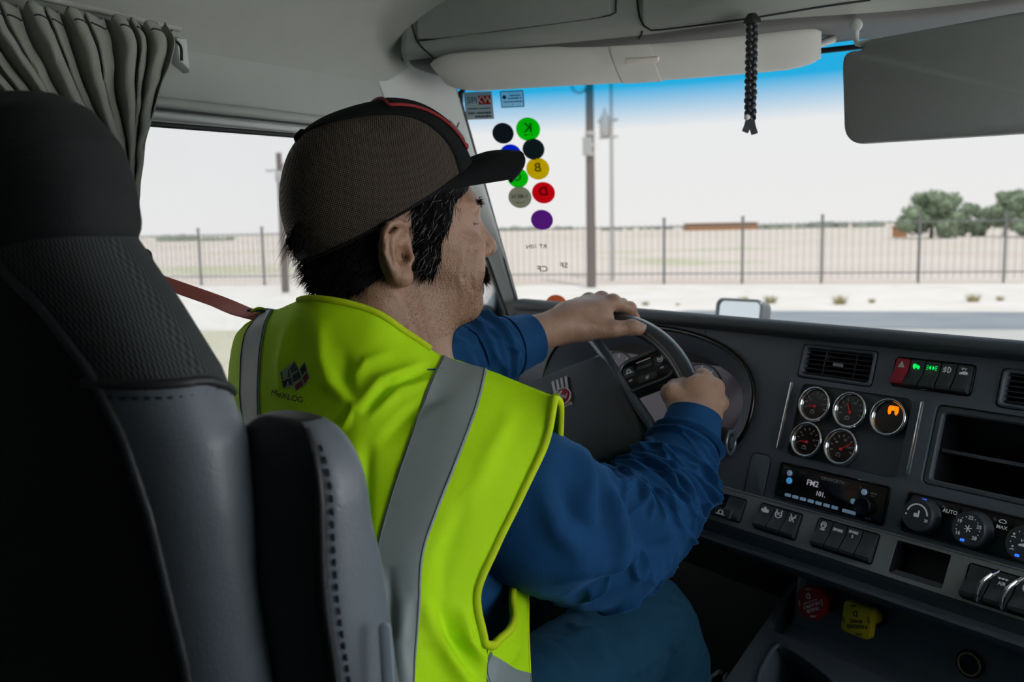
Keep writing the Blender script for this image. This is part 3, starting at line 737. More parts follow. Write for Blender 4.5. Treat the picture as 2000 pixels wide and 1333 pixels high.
# lip and top pad in cross section (forward = -z of the frame)
sec = [(0.214, -0.004), (0.214, 0.012), (0.2165, 0.0235), (0.222, 0.028), (0.230, 0.0265), (0.236, 0.018), (0.240, 0.0), (0.2435, -0.05), (0.243, -0.12), (0.225, -0.22), (0.18, -0.42)]
sec = catmull(V([(a, b, 0) for a, b in sec]), 40)
xs = np.concatenate([np.linspace(-0.835, -0.80, 6), np.linspace(-0.77, 0.62, 40)])
def endf(x):
    t = max(0.0, min(1.0, (x + 0.835) / 0.035)); return math.sqrt(max(0.0, 1 - (1 - t) ** 2))
G = V([[(x, 0.214 + (s[0] - 0.214) * (0.25 + 0.75 * endf(x)), s[1] * (1 if s[1] < 0 else 0.4 + 0.6 * endf(x))) for s in sec] for x in xs])
obj('top_pad', gridmesh(G, flip=False), M_DASHTOP, dash, smooth=60)
# body behind the fascia down to the floor, so that nothing shows through
body = [(-0.83, 0.214, -0.02), (-0.83, -0.034, -0.14), (-0.83, -0.2, -0.22), (-0.83, -0.9, -0.20)]
G = V([[(x, b, n) for (_, b, n) in body] for x in (-1.15, 0.75)])
obj('bulkhead', gridmesh(G), M_DARK, dash, smooth=0)
# chrome accent bars, seam lines, blank panel
for x, y0, y1 in ((-0.1075, 0.043, 0.147), (0.0995, 0.045, 0.147)):
    obj('chrome_bar', plate(rr(x - 0.0022, x + 0.0022, y0, y1, 0.002), -0.002, 0.0035, 0.0012), M_CHROME, dash, smooth=40)
obj('blank_panel', plate(rr(-0.151, -0.117, -0.033, 0.030, 0.007), -0.004, 0.0012, 0.001), M_DASH, dash, smooth=40)
obj('panel_seam', stroke([(-0.1525, -0.033), (-0.1525, 0.022), (-0.150, 0.029), (-0.143, 0.0315), (-0.124, 0.0315), (-0.117, 0.028), (-0.1155, 0.02), (-0.1155, -0.033)], 0.0012, 0.0, 0.0004), M_SEAL, dash, smooth=0)
obj('panel_seam', stroke([(-0.300, 0.212), (-0.297, 0.204), (-0.286, 0.196), (-0.262, 0.187)], 0.0018, 0.0, 0.0005), M_SEAL, dash, smooth=0)
# storage cubby lining
cub = []
def quadbox(x0, x1, y0, y1, zf, zb): return ([(x0, y0, zb), (x1, y0, zb), (x1, y1, zb), (x0, y1, zb), (x0, y0, zf), (x1, y0, zf), (x1, y1, zf), (x0, y1, zf)], [[0, 1, 2, 3], [0, 4, 5, 1], [3, 2, 6, 7], [0, 3, 7, 4], [1, 5, 6, 2]])
obj('cubby_bin', quadbox(0.119, 0.343, 0.043, 0.145, -0.004, -0.14), M_DARK, dash, smooth=0)
obj('cubby_frame', ringplate(rr(0.117, 0.345, 0.041, 0.147, 0.008), rr(0.127, 0.335, 0.049, 0.137, 0.004), -0.012, -0.004, 0.002), M_PANEL, dash, smooth=30)
obj('cubby_shelf', box(0.121, 0.341, 0.088, 0.0925, -0.13, -0.03), M_PANEL, dash, smooth=0)

# air vents
def vent(x0, x1, y0, y1, label):
    cx, cy = (x0 + x1) / 2, (y0 + y1) / 2; w, h = x1 - x0, y1 - y0
    t = thing('air_vent', label, 'air vent', mtx=MD @ Matrix.Translation((cx, cy, 0)))
    obj('frame', ringplate(rr(-w / 2, w / 2, -h / 2, h / 2, 0.006), rr(-w / 2 + 0.005, w / 2 - 0.005, -h / 2 + 0.005, h / 2 - 0.0045, 0.004), -0.012, 0.0025, 0.0018), M_DASH, t, smooth=30)
    obj('duct', quadbox(-w / 2 + 0.004, w / 2 - 0.004, -h / 2 + 0.004, h / 2 - 0.004, -0.010, -0.044), M_DARK, t, smooth=0)
    n = 6
    for i in range(n):
        y = -h / 2 + 0.0075 + (h - 0.0148) * i / (n - 1)
        obj('slat', xf(box(-w / 2 + 0.005, w / 2 - 0.005, -0.0006, 0.0006, -0.012, 0), (0, y, -0.004), (1, 0, 0), (0, 0.94, 0.34), (0, -0.34, 0.94)), M_SW, t, smooth=0)
    for fx in (-0.2, 0.22): obj('divider', box(fx * w - 0.0006, fx * w + 0.0006, -h / 2 + 0.005, h / 2 - 0.005, -0.020, -0.0055), M_SW, t, smooth=0)
    obj('thumb_tab', plate(rr(-0.007, 0.007, -0.0025, 0.0025, 0.001), -0.006, -0.001, 0.0008), M_SATIN, t, smooth=30)
vent(-0.101, 0.020, 0.157, 0.207, 'black louvred air vent above the round gauges')
vent(0.193, 0.318, 0.155, 0.203, 'black louvred air vent cut off by the right edge')

# rocker switches
def rocker_vf(w, h, up=False, hi=0.011):
    p = [(h / 2, -0.006), (h / 2, 0.003), (h * 0.05, 0.0045), (-h * 0.04, 0.006), (-h * 0.36, hi), (-h * 0.46, hi - 0.001), (-h / 2, hi - 0.006), (-h / 2, -0.006)]
    if up: p = [(-y, z) for y, z in p][::-1]
    n = len(p); b = 0.0012
    v = [(-w / 2, y, z) for y, z in p] + [(-w / 2 + b, y, z + b * 0.6) for y, z in p] + [(w / 2 - b, y, z + b * 0.6) for y, z in p] + [(w / 2, y, z) for y, z in p]
    f = []
    for k in range(3):
        for i in range(n): f.append([k * n + i, (k + 1) * n + i, (k + 1) * n + (i + 1) % n, k * n + (i + 1) % n])
    f.append(list(range(n))); f.append([3 * n + i for i in range(n)][::-1])
    return v, f
def arc(r, a0, a1, cx=0, cy=0, n=12): return [(cx + r * math.cos(a), cy + r * math.sin(a)) for a in np.linspace(math.radians(a0), math.radians(a1), n)]
S = 0.0011
def icon(kind):
    s = 0.0055
    if kind == 'triangle': return plate([(-s, -s * 0.8), (s, -s * 0.8), (0, s)], 0, 0.0005)
    if kind == 'truck': return join(plate(rr(-s, 0, -s * 0.5, s * 0.6, 0.001), 0, 0.0005), plate([(0.0003, -s * 0.5), (s, -s * 0.5), (s, 0), (s * 0.5, s * 0.35), (0.0003, s * 0.35)], 0, 0.0005), plate(circ(0.0014, -s * 0.5, -s * 0.6, 10), 0, 0.0006), plate(circ(0.0014, s * 0.6, -s * 0.6, 10), 0, 0.0006))
    if kind == 'lamps': return join(plate(arc(s * 0.5, -90, 90, s * 0.2, 0)[::1], 0, 0.0005), plate(arc(s * 0.5, 90, 270, -s * 0.2, 0), 0, 0.0005), *[stroke([(sx * s * 0.9, y), (sx * s * 1.5, y * 1.4)], 0.0008) for sx in (-1, 1) for y in (-0.0022, 0, 0.0022)])
    if kind == 'fog': return join(stroke(arc(s * 0.75, -90, 90, s * 0.15, 0) + [(s * 0.15, s * 0.75), (s * 0.15, -s * 0.75)], S), *[stroke([(-s * 0.2, y), (-s * 1.2, y - 0.001)], 0.0009) for y in (-0.0025, 0, 0.0025)], stroke([(-s * 0.55, 0.0045), (-s * 0.85, 0.0015), (-s * 0.5, -0.0005), (-s * 0.8, -0.0045)], 0.0009))
    if kind == 'car': return join(plate([(-s * 1.1, -s * 0.8), (s * 1.1, -s * 0.8), (s * 1.1, -s * 0.1), (s * 0.3, s * 0.1), (-s * 0.4, -s * 0.1), (-s * 1.1, -s * 0.4)], 0, 0.0005), *[stroke([(x - 0.0016, s), (x, s * 0.4), (x + 0.0016, s)], 0.0008) for x in (-0.0022, 0.0022)])
    if kind == 'engine': return join(plate(rr(-s * 0.8, s * 0.5, -s * 0.6, s * 0.5, 0.001), 0, 0.0005), plate(rr(-s * 1.25, -s * 0.9, -s * 0.3, s * 0.3, 0.0004), 0, 0.0005), plate(rr(s * 0.6, s * 1.2, -s * 0.5, s * 0.35, 0.0008), 0, 0.0005), plate(rr(-s * 0.5, s * 0.2, s * 0.55, s * 0.85, 0.0004), 0, 0.0005))
    if kind == 'tyre': return join(stroke(arc(s, 130, 410, 0, 0, 18), S), *[stroke([(sx * s * 0.62, s * 0.75), (sx * s * 1.0, s * 1.1)], S) for sx in (-1, 1)], moved(text_vf('TC', s * 1.1, 0.0006, bold=0.02), 0, 0, 0.0003))
    if kind == 'belt': return join(stroke([(-s * 0.8, s), (s * 0.7, -s)], S), stroke([(-s * 0.7, -s), (-s * 0.7, s * 0.3)], S), stroke([(s * 0.2, -s * 0.2), (s * 0.9, s)], S), stroke([(s * 0.5, s * 0.3), (s, s * 0.2)], S), stroke([(-s * 0.2, -s), (-s * 0.2, 0)], S))
    if kind == 'badge': return join(stroke(arc(s * 0.75, 0, 360, 0, s * 0.35, 16), S), stroke([(-s * 0.5, s * 0.2), (0, s * 0.7), (s * 0.4, s * 0.1)], S), moved(text_vf('OFF', s * 0.8, 0.0006, bold=0.02), 0, -s * 0.9, 0.0003))
    if kind == 'SPARE': return moved(text_vf('SPARE', s * 1.05, 0.0006, bold=0.015), 0, 0, 0.0003)
    if kind == 'SPARE2': return join(moved(text_vf('SPARE', s * 1.0, 0.0006, bold=0.015), 0, s * 0.6, 0.0003), moved(text_vf('2', s * 1.0, 0.0006, bold=0.015), 0, -s * 0.55, 0.0003))
    if kind == 'air': return join(moved(text_vf('AIR', s * 1.1, 0.0006, bold=0.015), 0, -s * 0.6, 0.0003), stroke([(-s * 1.1, s * 0.5), (s * 1.1, s * 0.5)], S * 0.8), *[plate(circ(0.0013, x, s * 0.5, 8), 0, 0.0006) for x in (-0.004, 0, 0.004)])
    if kind == 'trailer': return join(icon('truck'), stroke([(s * 1.2, s * 1.4), (s * 1.2, s * 0.3)], S), stroke([(s * 0.8, s * 0.8), (s * 1.2, s * 0.3), (s * 1.6, s * 0.8)], S))
    if kind == 'wheel': return join(stroke(arc(s * 0.7, 0, 360, 0, 0, 16), S), stroke([(-s * 1.4, -s * 0.7), (-s * 0.4, -s * 0.7)], S), stroke([(s * 0.4, -s * 0.7), (s * 1.4, -s * 0.7)], S))
def bank(name, label, M, x0, x1, y0, y1, keys, depth=0.018, w=None):
    cx, cy = (x0 + x1) / 2, (y0 + y1) / 2; W, H = x1 - x0, y1 - y0
    t = thing(name, label, 'switches', mtx=M @ Matrix.Translation((cx, cy, 0)))
    obj('housing', join(quadbox(-W / 2 + 0.0005, W / 2 - 0.0005, -H / 2 + 0.0005, H / 2 - 0.0005, 0.0, -depth), ringplate(rr(-W / 2, W / 2, -H / 2, H / 2, 0.005), rr(-W / 2 + 0.0015, W / 2 - 0.0015, -H / 2 + 0.0015, H / 2 - 0.0015, 0.004), -0.003, 0.0012, 0.0006)), M_BLK, t, smooth=30)
    n = len(keys); pw = (W - 0.003) / n
    for i, (m, ic, mi, up) in enumerate(keys):
        s = obj('rocker', rocker_vf(pw - 0.0016, H - 0.004, False, 0.011 if not up else 0.014), m, t, smooth=30)
        s.location = (-W / 2 + 0.0015 + pw * (i + 0.5), 0, -0.001)
        if ic:
            o = obj('legend', moved(icon(ic), 0, H * 0.24, 0.0058, sx=min(1, pw / 0.024), sy=min(1.0, pw / 0.024)), mi, s, smooth=0)
    return t
bank('switch_bank', 'hazard switch bank with a red key and two green-lit legends', MD, 0.049, 0.159, 0.1625, 0.203,
     [(M_REDSW, 'triangle', M_WHITE, 0), (M_SW, 'truck', M_GREEN, 1), (M_SW, 'lamps', M_GREEN, 1), (M_SW, 'fog', M_GLYPH, 0), (M_SW, 'car', M_GLYPH, 0)])

# gauge panel with five chrome ringed gauges
gp = thing('gauge_panel', 'recessed panel holding five chrome ringed round gauges', 'gauge panel', mtx=MD @ Matrix.Translation((-0.0035, 0.0935, 0)))
obj('panel', plate(rr(-0.0875, 0.0875, -0.054, 0.054, 0.008), -0.012, -0.005), M_PANEL, gp, smooth=30)
def gauge(cx, cy, needle, sym, face=M_FACE):
    x, y = cx + 0.0035, cy - 0.0935
    b = obj('gauge', lathe([(0.0, -0.006), (0.0235, -0.006), (0.0235, 0.001), (0.0, 0.001)], 40), face, gp, smooth=30); b.location = (x, y, 0)
    prof = [(0.0262, -0.008), (0.0266, 0.002), (0.0260, 0.0055), (0.0248, 0.0072), (0.0236, 0.0068), (0.0220, 0.0048), (0.0208, 0.0020), (0.0202, 0.0)]
    a = np.linspace(0, 2 * np.pi, 48, endpoint=False); pf = V(prof)
    Gz = np.stack([pf[:, :1] * np.cos(a), pf[:, :1] * np.sin(a), np.repeat(pf[:, 1:2], 48, 1)], -1)
    obj('bezel', gridmesh(Gz, closed_u=True), M_CHROME, b, smooth=180)
    if needle is None:
        obj('warning_legend', moved(join(plate(rr(-0.0075, 0.0075, 0.0, 0.0065, 0.003), 0, 0.0006), plate([(-0.0075, 0.004), (-0.002, 0.004), (-0.003, -0.0045), (-0.0055, -0.006), (-0.0075, -0.002)], 0, 0.0006), plate([(0.0075, 0.004), (0.0075, -0.002), (0.0055, -0.006), (0.003, -0.0045), (0.002, 0.004)], 0, 0.0006)), 0.004, 0.010, 0.0012), M_ORANGE, b, smooth=0); return
    a0, ln = needle
    ca, sa = math.cos(math.radians(a0)), math.sin(math.radians(a0))
    obj('needle', join(stroke([(-0.003 * ca, -0.003 * sa - 0.003), (ln * ca, ln * sa - 0.003)], 0.0013, 0.0020, 0.0026), moved(plate(circ(0.0022, n=14), 0.0018, 0.0032), 0, -0.003)), M_NEEDLE, b, smooth=0)
    tk = [stroke([(0.0145 * math.cos(t), 0.0145 * math.sin(t)), (0.0182 * math.cos(t), 0.0182 * math.sin(t))], 0.0010, 0.001, 0.0015) for t in np.linspace(math.radians(-20), math.radians(200), 9)]
    nums = [moved(text_vf(s, 0.0042, 0.0004), 0.011 * math.cos(t), 0.011 * math.sin(t), 0.0013) for s, t in ((sym[0], 2.6), (sym[1], 1.2), (sym[2], 0.1))]
    obj('scale_print', join(*tk, *nums), M_WHITE, b, smooth=0)
    obj('symbol', moved(join(stroke([(-0.003, -0.002), (0.003, -0.002), (0.003, 0.0015), (-0.003, 0.0015)], 0.0008, closed=True), stroke([(-0.0015, 0.0028), (0.0015, 0.0028)], 0.0008)), -0.003, -0.0115, 0.0012), M_WHITE, b, smooth=0)
gauge(-0.060, 0.1195, (182, 0.012), ('0', '10', '15'))
gauge(-0.002, 0.1195, (118, 0.014), ('50', '100', '150'))
gauge(0.057, 0.1185, None, None)
gauge(-0.061, 0.066, (182, 0.012), ('0', '10', '15'))
gauge(-0.004, 0.066, (36, 0.017), ('40', '80', '120'), mat('gauge_face_brown', (0.035, 0.022, 0.018), 0.3))

# radio
rd = thing('car_radio', 'car radio with FM2 display and row of pale blue buttons', 'radio', mtx=MD @ Matrix.Translation((-0.008, 0.0005, 0)))
obj('housing', join(quadbox(-0.0885, 0.0885, -0.0265, 0.0265, 0.0, -0.013), ringplate(rr(-0.089, 0.089, -0.027, 0.027, 0.004), rr(-0.0865, 0.0865, -0.0245, 0.0245, 0.003), -0.006, 0.003, 0.001)), M_BLK, rd, smooth=30)
fp = obj('faceplate', plate(rr(-0.086, 0.086, -0.024, 0.024, 0.004), -0.012, 0.002, 0.0015), mat('radio_face', (0.008, 0.009, 0.010), 0.25), rd, smooth=30)
def disp_mat():
    m = mat('radio_display', (0.016, 0.014, 0.015), 0.16, coat=0.5); return m
dp = obj('display', plate(rr(-0.062, 0.046, -0.0145, 0.020, 0.003), 0.0015, 0.0030, 0.0008), disp_mat(), rd, smooth=30)
M_LCD = mat('lcd_digits', (0.4, 0.38, 0.42), 0.5, emit=(0.8, 0.75, 0.9, 0.28))
obj('display_text', join(moved(text_vf('FM2', 0.0115, 0.0003, bold=0.01), -0.028, 0.0055, 0.0031), moved(text_vf('101.', 0.0095, 0.0003, bold=0.01), -0.012, -0.0065, 0.0031)), M_LCD, dp, smooth=0)
obj('maker_lettering', moved(text_vf('KENWORTH', 0.0065, 0.0003, bold=0.015), 0.002, 0.0165, 0.0031), M_SATIN, dp, smooth=0)
for i in range(7): 
    b = obj('button', plate(rr(-0.0045, 0.0045, -0.0023, 0.0023, 0.001), 0, 0.003, 0.0008), M_ICE, rd, smooth=30); b.location = (-0.0645 + 0.0131 * i, -0.0195, 0.0015)
b = obj('button', plate(rr(-0.0100, 0.0100, -0.0024, 0.0024, 0.001), 0, 0.003, 0.0008), M_ICE, rd, smooth=30); b.location = (0.0365, -0.0200, 0.0015)
for x, y, r, m in ((-0.0695, 0.0125, 0.0042, M_ICE), (-0.0675, 0.0015, 0.0046, mat('lit_blue_button', (0.1, 0.3, 0.5), 0.4, emit=(0.08, 0.45, 1.0, 0.35))), (0.0525, 0.0115, 0.0042, M_ICE), (0.0395, -0.0045, 0.0038, M_ICE)):
    b = obj('round_button', lathe([(r, 0), (r, 0.002), (r * 0.8, 0.003), (0.0, 0.0032)], 20), m, rd, smooth=40); b.location = (x, y, 0.0015)
k = obj('volume_knob', lathe([(0.0135, 0), (0.0135, 0.004), (0.0125, 0.007), (0.0125, 0.013), (0.0110, 0.0145), (0.0, 0.0135)], 36), M_BLK, rd, smooth=40); k.location = (0.0605, -0.0075, 0.0015)
obj('usb_slot', box(-0.081, -0.0765, -0.004, 0.006, 0.0015, 0.0024), M_DARK, rd, smooth=0)
def tiny(w, h, seed):
    rs_ = np.random.RandomState(seed); x = -w / 2; out = []
    while x < w / 2:
        l_ = h * (0.4 + 0.4 * rs_.rand()); out.append(plate([(x, -h * 0.4), (x + l_, -h * 0.4), (x + l_, h * 0.4), (x, h * 0.4)], 0, 0.0002)); x += l_ + h * 0.3
    return join(*out)
obj('small_print', join(*[moved(tiny(w_, 0.0018, k_), x_, y_, 0.0021) for k_, (x_, y_, w_) in enumerate(((0.066, 0.0125, 0.009), (0.066, 0.009, 0.006), (-0.076, 0.019, 0.010), (0.064, -0.019, 0.010), (0.066, -0.0222, 0.008)))]), M_SATIN, rd, smooth=0)

# climate controls
cl = thing('climate_panel', 'black climate control panel with three round dials', 'climate control', mtx=MD @ Matrix.Translation((0.224, 0.001, 0)))
obj('panel', join(plate(rr(-0.119, 0.119, -0.0255, 0.0255, 0.006), -0.009, -0.001, 0.001), ringplate(rr(-0.1205, 0.1205, -0.0265, 0.0265, 0.006), rr(-0.1175, 0.1175, -0.024, 0.024, 0.005), -0.006, 0.0025, 0.001)), mat('climate_black', (0.009, 0.010, 0.011), 0.35), cl, smooth=30)
def dial(x, y, kind):
    k = obj('dial', lathe([(0.0235, -0.002), (0.0235, 0.002), (0.0215, 0.005), (0.0205, 0.017), (0.0195, 0.0185), (0.0, 0.0182)], 48), M_SW, cl, smooth=30); k.location = (x, y, 0)
    leg, led = [], []
    if kind == 0:
        leg = [stroke(arc(0.0135, 165, 5, n=20), 0.0018), plate(circ(0.0012, -0.0142, -0.0015, 8), 0, 0.0005), moved(text_vf('20', 0.005, 0.0004, bold=0.02), 0.013, -0.005), moved(join(plate(rr(-0.004, 0.001, -0.003, 0.002, 0.0015), 0, 0.0005), plate(rr(0.001, 0.003, -0.003, 0.006, 0.001), 0, 0.0005)), 0, 0)]
        led = [plate(rr(-0.0025, 0.0025, 0.0195, 0.022, 0.0008), -0.012, -0.010)]
    elif kind == 1:
        for s, a in (('16', 215), ('19', 150), ('22', 85), ('25', 20), ('28', -45)):
            leg.append(moved(text_vf(s, 0.0062, 0.0004, bold=0.02), 0.0135 * math.cos(math.radians(a)), 0.0135 * math.sin(math.radians(a))))
        for a in (195, 175, 128, 108, 62, 42, 0, -20): leg.append(plate(circ(0.0007, 0.0142 * math.cos(math.radians(a)), 0.0142 * math.sin(math.radians(a)), 8), 0, 0.0005))
        leg += [stroke([(0.0045 * math.cos(a), 0.0045 * math.sin(a)), (-0.0045 * math.cos(a), -0.0045 * math.sin(a))], 0.0009) for a in (0.3, 1.35, 2.4)]
        led = [moved(plate(rr(-0.0013, 0.0013, -0.0022, 0.0022, 0.0006), -0.012, -0.0100), -0.0175, -0.0125, rot=-0.5), plate(rr(-0.0065, -0.0015, -0.0165, -0.0135, 0.0006), 0, 0.0006)]
    else:
        for a in (150, 215, 85, 20): leg.append(moved(join(plate(circ(0.0012, 0, 0.002, 8), 0, 0.0005), stroke([(-0.0025, -0.002), (0.0005, -0.001), (0.0025, -0.002)], 0.0011)), 0.0135 * math.cos(math.radians(a)), 0.0135 * math.sin(math.radians(a))))
        leg.append(moved(icon('car'), 0, 0, sx=0.8, sy=0.8)); leg += [plate(circ(0.0007, 0.0142 * math.cos(math.radians(a)), 0.0142 * math.sin(math.radians(a)), 8), 0, 0.0005) for a in (183, 117, 52)]
        led = [moved(plate(rr(-0.0013, 0.0013, -0.0022, 0.0022, 0.0006), -0.012, -0.0100), -0.0175, -0.0125, rot=-0.5), plate(rr(-0.0065, -0.0015, -0.0165, -0.0135, 0.0006), 0, 0.0006)]
    obj('legend', moved(join(*leg), dz=0.0185), M_GLYPH, k, smooth=0); obj('led', moved(join(*led), dz=0.0185), M_BLUE, k, smooth=0)
dial(-0.0925, -0.001, 0); dial(-0.0265, -0.002, 1); dial(0.0385, -0.003, 2)
obj('auto_button', plate(rr(-0.073, -0.048, 0.006, 0.0205, 0.002), -0.003, 0.0008, 0.0008), M_BLK, cl, smooth=30)
obj('auto_lettering', moved(text_vf('AUTO', 0.0068, 0.0003, bold=0.02), -0.0605, 0.0125, 0.001), M_GLYPH, cl, smooth=0)
obj('defrost_button', plate(rr(-0.008, 0.016, 0.006, 0.0205, 0.002), -0.003, 0.0008, 0.0008), M_BLK, cl, smooth=30)
obj('defrost_lettering', join(moved(text_vf('MAX', 0.006, 0.0003, bold=0.02), 0.004, 0.009, 0.001), moved(stroke(arc(0.005, 150, 30, 0, -0.002) + [(0.003, -0.001), (-0.003, -0.001)], 0.0008, closed=True), 0.004, 0.0155, 0.001)), M_GLYPH, cl, smooth=0)

# silver strip with switch banks below the fascia
sh = [rr(-0.211, -0.140, -0.046, -0.008, 0.004), rr(-0.1155, -0.040, -0.0465, -0.0055, 0.004), rr(-0.0155, 0.0805, -0.0465, -0.0035, 0.004), rr(0.1035, 0.1765, -0.0485, -0.0045, 0.003), rr(0.1995, 0.345, -0.0515, -0.0065, 0.004)]
stp = thing('switch_strip', 'satin silver trim strip with switch cutouts under the radio', 'trim strip', mtx=MS)
obj('strip_plate', holed([(-0.45, -0.052), (0.60, -0.056), (0.60, 0.001), (-0.45, 0.001)], sh, -0.006, 0.0015, wall=[0.02] * 5), M_SATIN, stp, smooth=25)
obj('strip_edge', tube(np.linspace(V([-0.45, 0.001, 0.0015]), V([0.60, 0.001, 0.0015]), 3), 0.0013, 8), mat('bright_edge', (0.34, 0.36, 0.37), 0.35, metal=0.3), stp, smooth=80)  # lighter bead drawing the highlight along the strip's upper edge
obj('strip_lower_edge', xf(box(-0.45, 0.60, -0.013, 0.0, -0.02, 0.0015), (0, -0.0525, 0), (1, 0, 0), (0, 0.8, 0.6), (0, -0.6, 0.8)), M_DASH, stp, smooth=0)
obj('empty_tray', quadbox(0.104, 0.176, -0.048, -0.005, 0.0, -0.035), M_DARK, stp, smooth=0)
bank('switch_bank', 'three rocker switches with white legends left of the silver gap below the radio', MS, -0.1155, -0.040, -0.0465, -0.0055, [(M_SW, 'engine', M_GLYPH, 0), (M_SW, 'tyre', M_GLYPH, 0), (M_SW, 'belt', M_GLYPH, 0)])
bank('switch_bank', 'four rocker switches including two marked SPARE', MS, -0.0155, 0.0805, -0.0465, -0.0035, [(M_SW, 'badge', M_GLYPH, 0), (M_SW, 'SPARE', M_GLYPH, 0), (M_SW, 'SPARE2', M_GLYPH, 0), (M_SW, None, None, 0)])
t = bank('switch_bank', 'paddle switches with chrome finger guards at the right edge', MS, 0.1995, 0.345, -0.0515, -0.0065, [(M_SW, None, None, 1), (M_SW, 'air', M_GLYPH, 1), (M_SW, 'trailer', M_GLYPH, 1), (M_SW, None, None, 1), (M_SW, None, None, 1)])
for i in range(4):
    x = -0.0727 + 0.0015 + 0.0285 * (i + 1)
    obj('finger_guard', tube(resample([(x + 0.006, 0.021, 0.002), (x + 0.003, 0.012, 0.012), (x - 0.002, 0.0, 0.018), (x - 0.004, -0.014, 0.016), (x - 0.004, -0.021, 0.004)], 16), 0.0016, 8, flat=2.2, up=(0, 1, 0)), M_CHROME, t, smooth=80)
t = bank('switch_bank', 'wide rocker with a white legend half hidden by the sleeve', MS, -0.211, -0.140, -0.046, -0.008, [(M_BLK, None, None, 0), (M_SW, None, None, 0)])
obj('legend_tab', xf(plate(rr(-0.024, 0.02, -0.007, 0.007, 0.003), 0, 0.004, 0.001), (0.004, -0.012, 0.012)), M_SW, t, smooth=30)
obj('tab_legend', moved(icon('wheel'), 0.006, -0.012, 0.0162, sx=1.1, sy=0.8), M_GLYPH, t, smooth=0)

# lower dash and centre console with brake knobs
lowd = thing('lower_dash', 'black lower dash panel with a ridge under the switch strip', 'dash panel', mtx=MS)
sl = [(-0.060, 0.004), (-0.066, -0.005), (-0.071, -0.011), (-0.077, -0.012), (-0.0795, -0.008), (-0.083, -0.008), (-0.086, -0.013), (-0.088, -0.03), (-0.088, -0.14)]
obj('panel', gridmesh(V([[(x, b, n) for b, n in sl] for x in np.linspace(-0.5, 0.62, 12)])), M_DASH, lowd, smooth=40)
FC = fr(18, 8, V([-0.333, 1.267, 0.693]) + V([0.28, 0.86, -0.1]) * 0.045)
MC = frame_mtx(*FC)
co = thing('centre_console', 'dark centre console below the dash with a bin and cup holder', 'console', mtx=MC)
bump_ = lambda a, b: 0.0
cs = [(0.075, -0.03), (0.060, -0.006), (0.045, 0.0), (-0.045, 0.0), (-0.056, 0.004), (-0.066, 0.016), (-0.072, 0.03)]
csx = [(-0.155, 0.12), (-0.150, 0.05), (-0.138, 0.012), (-0.122, 0.002), (-0.105, 0.0)] 
xsC = [-0.158, -0.153, -0.14, -0.125, -0.108] + list(np.linspace(-0.09, 0.6, 10)); offC = [-0.20, -0.06, -0.016, -0.003, 0.0] + [0] * 10
obj('face_panel', gridmesh(V([[(x, b, n + o) for b, n in catmull(V([(b, n, 0) for b, n in cs]), 24)[:, :2]] for x, o in zip(xsC, offC)])), M_DASH, co, smooth=50)
obj('panel_groove', stroke([(-0.100, -0.034), (-0.112, -0.02), (-0.112, 0.02), (-0.102, 0.034), (-0.08, 0.035), (0.6, 0.032)], 0.0016, 0.0, 0.0006), M_SEAL, co, smooth=0)
# tray below the face panel: a sloping ledge with a bin and a cup holder sunk into it
FT = (FC[0] + FC[2] * -0.072 + FC[3] * 0.03, FC[1], nrm(V([-0.15, -0.46, -0.0]) * 0 + FC[3] * -0.72 + FC[2] * 0.69), None); FT = (FT[0], FT[1], FT[2], np.cross(FT[1], FT[2]))
MT = frame_mtx(*FT)
tray = thing('console_tray', 'sloping console tray with a deep bin and round cup holder', 'tray', mtx=MT)
hb = [(-0.125, -0.02), (-0.118, -0.075), (-0.085, -0.105), (-0.035, -0.105), (0.005, -0.055), (-0.02, -0.03), (-0.105, -0.012)]
hc = circ(0.043, 0.055, -0.095, 36)
obj('tray_top', holed([(-0.165, 0.004), (-0.165, -0.11), (-0.14, -0.17), (0.6, -0.17), (0.6, 0.004)], [hb[::-1], hc], -0.03, 0.0, wall=[0.09, 0.08]), M_DASH, tray, smooth=30)
obj('bin_rim', tube(resample(V([(x, y, 0.001) for x, y in hb]), 60, True), 0.0035, 8, closed=True), M_DASH, tray, smooth=80)
obj('cup_holder_rim', tube(V([(x, y, 0.001) for x, y in circ(0.044, 0.055, -0.095, 40)]), 0.004, 8, closed=True), M_DASH, tray, smooth=80)
obj('tray_floor', box(-0.15, 0.6, -0.16, 0.0, -0.095, -0.088), M_DARK, tray, smooth=0)
obj('tray_side', box(-0.165, 0.6, -0.175, -0.165, -0.6, -0.0), M_DARK, tray, smooth=0)
obj('tray_side', box(-0.166, -0.158, -0.17, 0.1, -0.6, -0.002), M_DASH, tray, smooth=0)

def brake_knob(px, py, outline, m, mt, lines, rot, label, tilt=0.0):
    x, y = onframe(FC, px, py, 0.052)
    t = thing('brake_knob', label, 'knob', mtx=MC @ Matrix.Translation((x, y, 0.0)))
    obj('shaft', lathe([(0.011, -0.004), (0.011, 0.038), (0.014, 0.041)], 24), m, t, smooth=40)
    obj('grommet', lathe([(0.0165, -0.002), (0.0165, 0.004), (0.012, 0.006), (0.0105, 0.002)], 24), M_SEAL, t, smooth=40)
    cap = obj('cap', plate(outline, 0.040, 0.052, 0.0025), m, t, smooth=40)
    parts = [moved(text_vf(s, sz, 0.0003, bold=0.02), *(V([[math.cos(rot), -math.sin(rot)], [math.sin(rot), math.cos(rot)]]) @ V([0, oy])), 0.0521, rot=rot) for s, sz, oy in lines]
    ctr = V(outline).mean(0)
    for k in range(4):
        a = math.pi / 2 * k + 0.35; parts.append(moved(text_vf('PUSH' if k % 2 else 'PULL', 0.0042, 0.0003, bold=0.02), 0.0195 * math.cos(a), 0.0195 * math.sin(a), 0.0521, rot=a + math.pi / 2))
    obj('lettering', join(*parts), mt, cap, smooth=0)
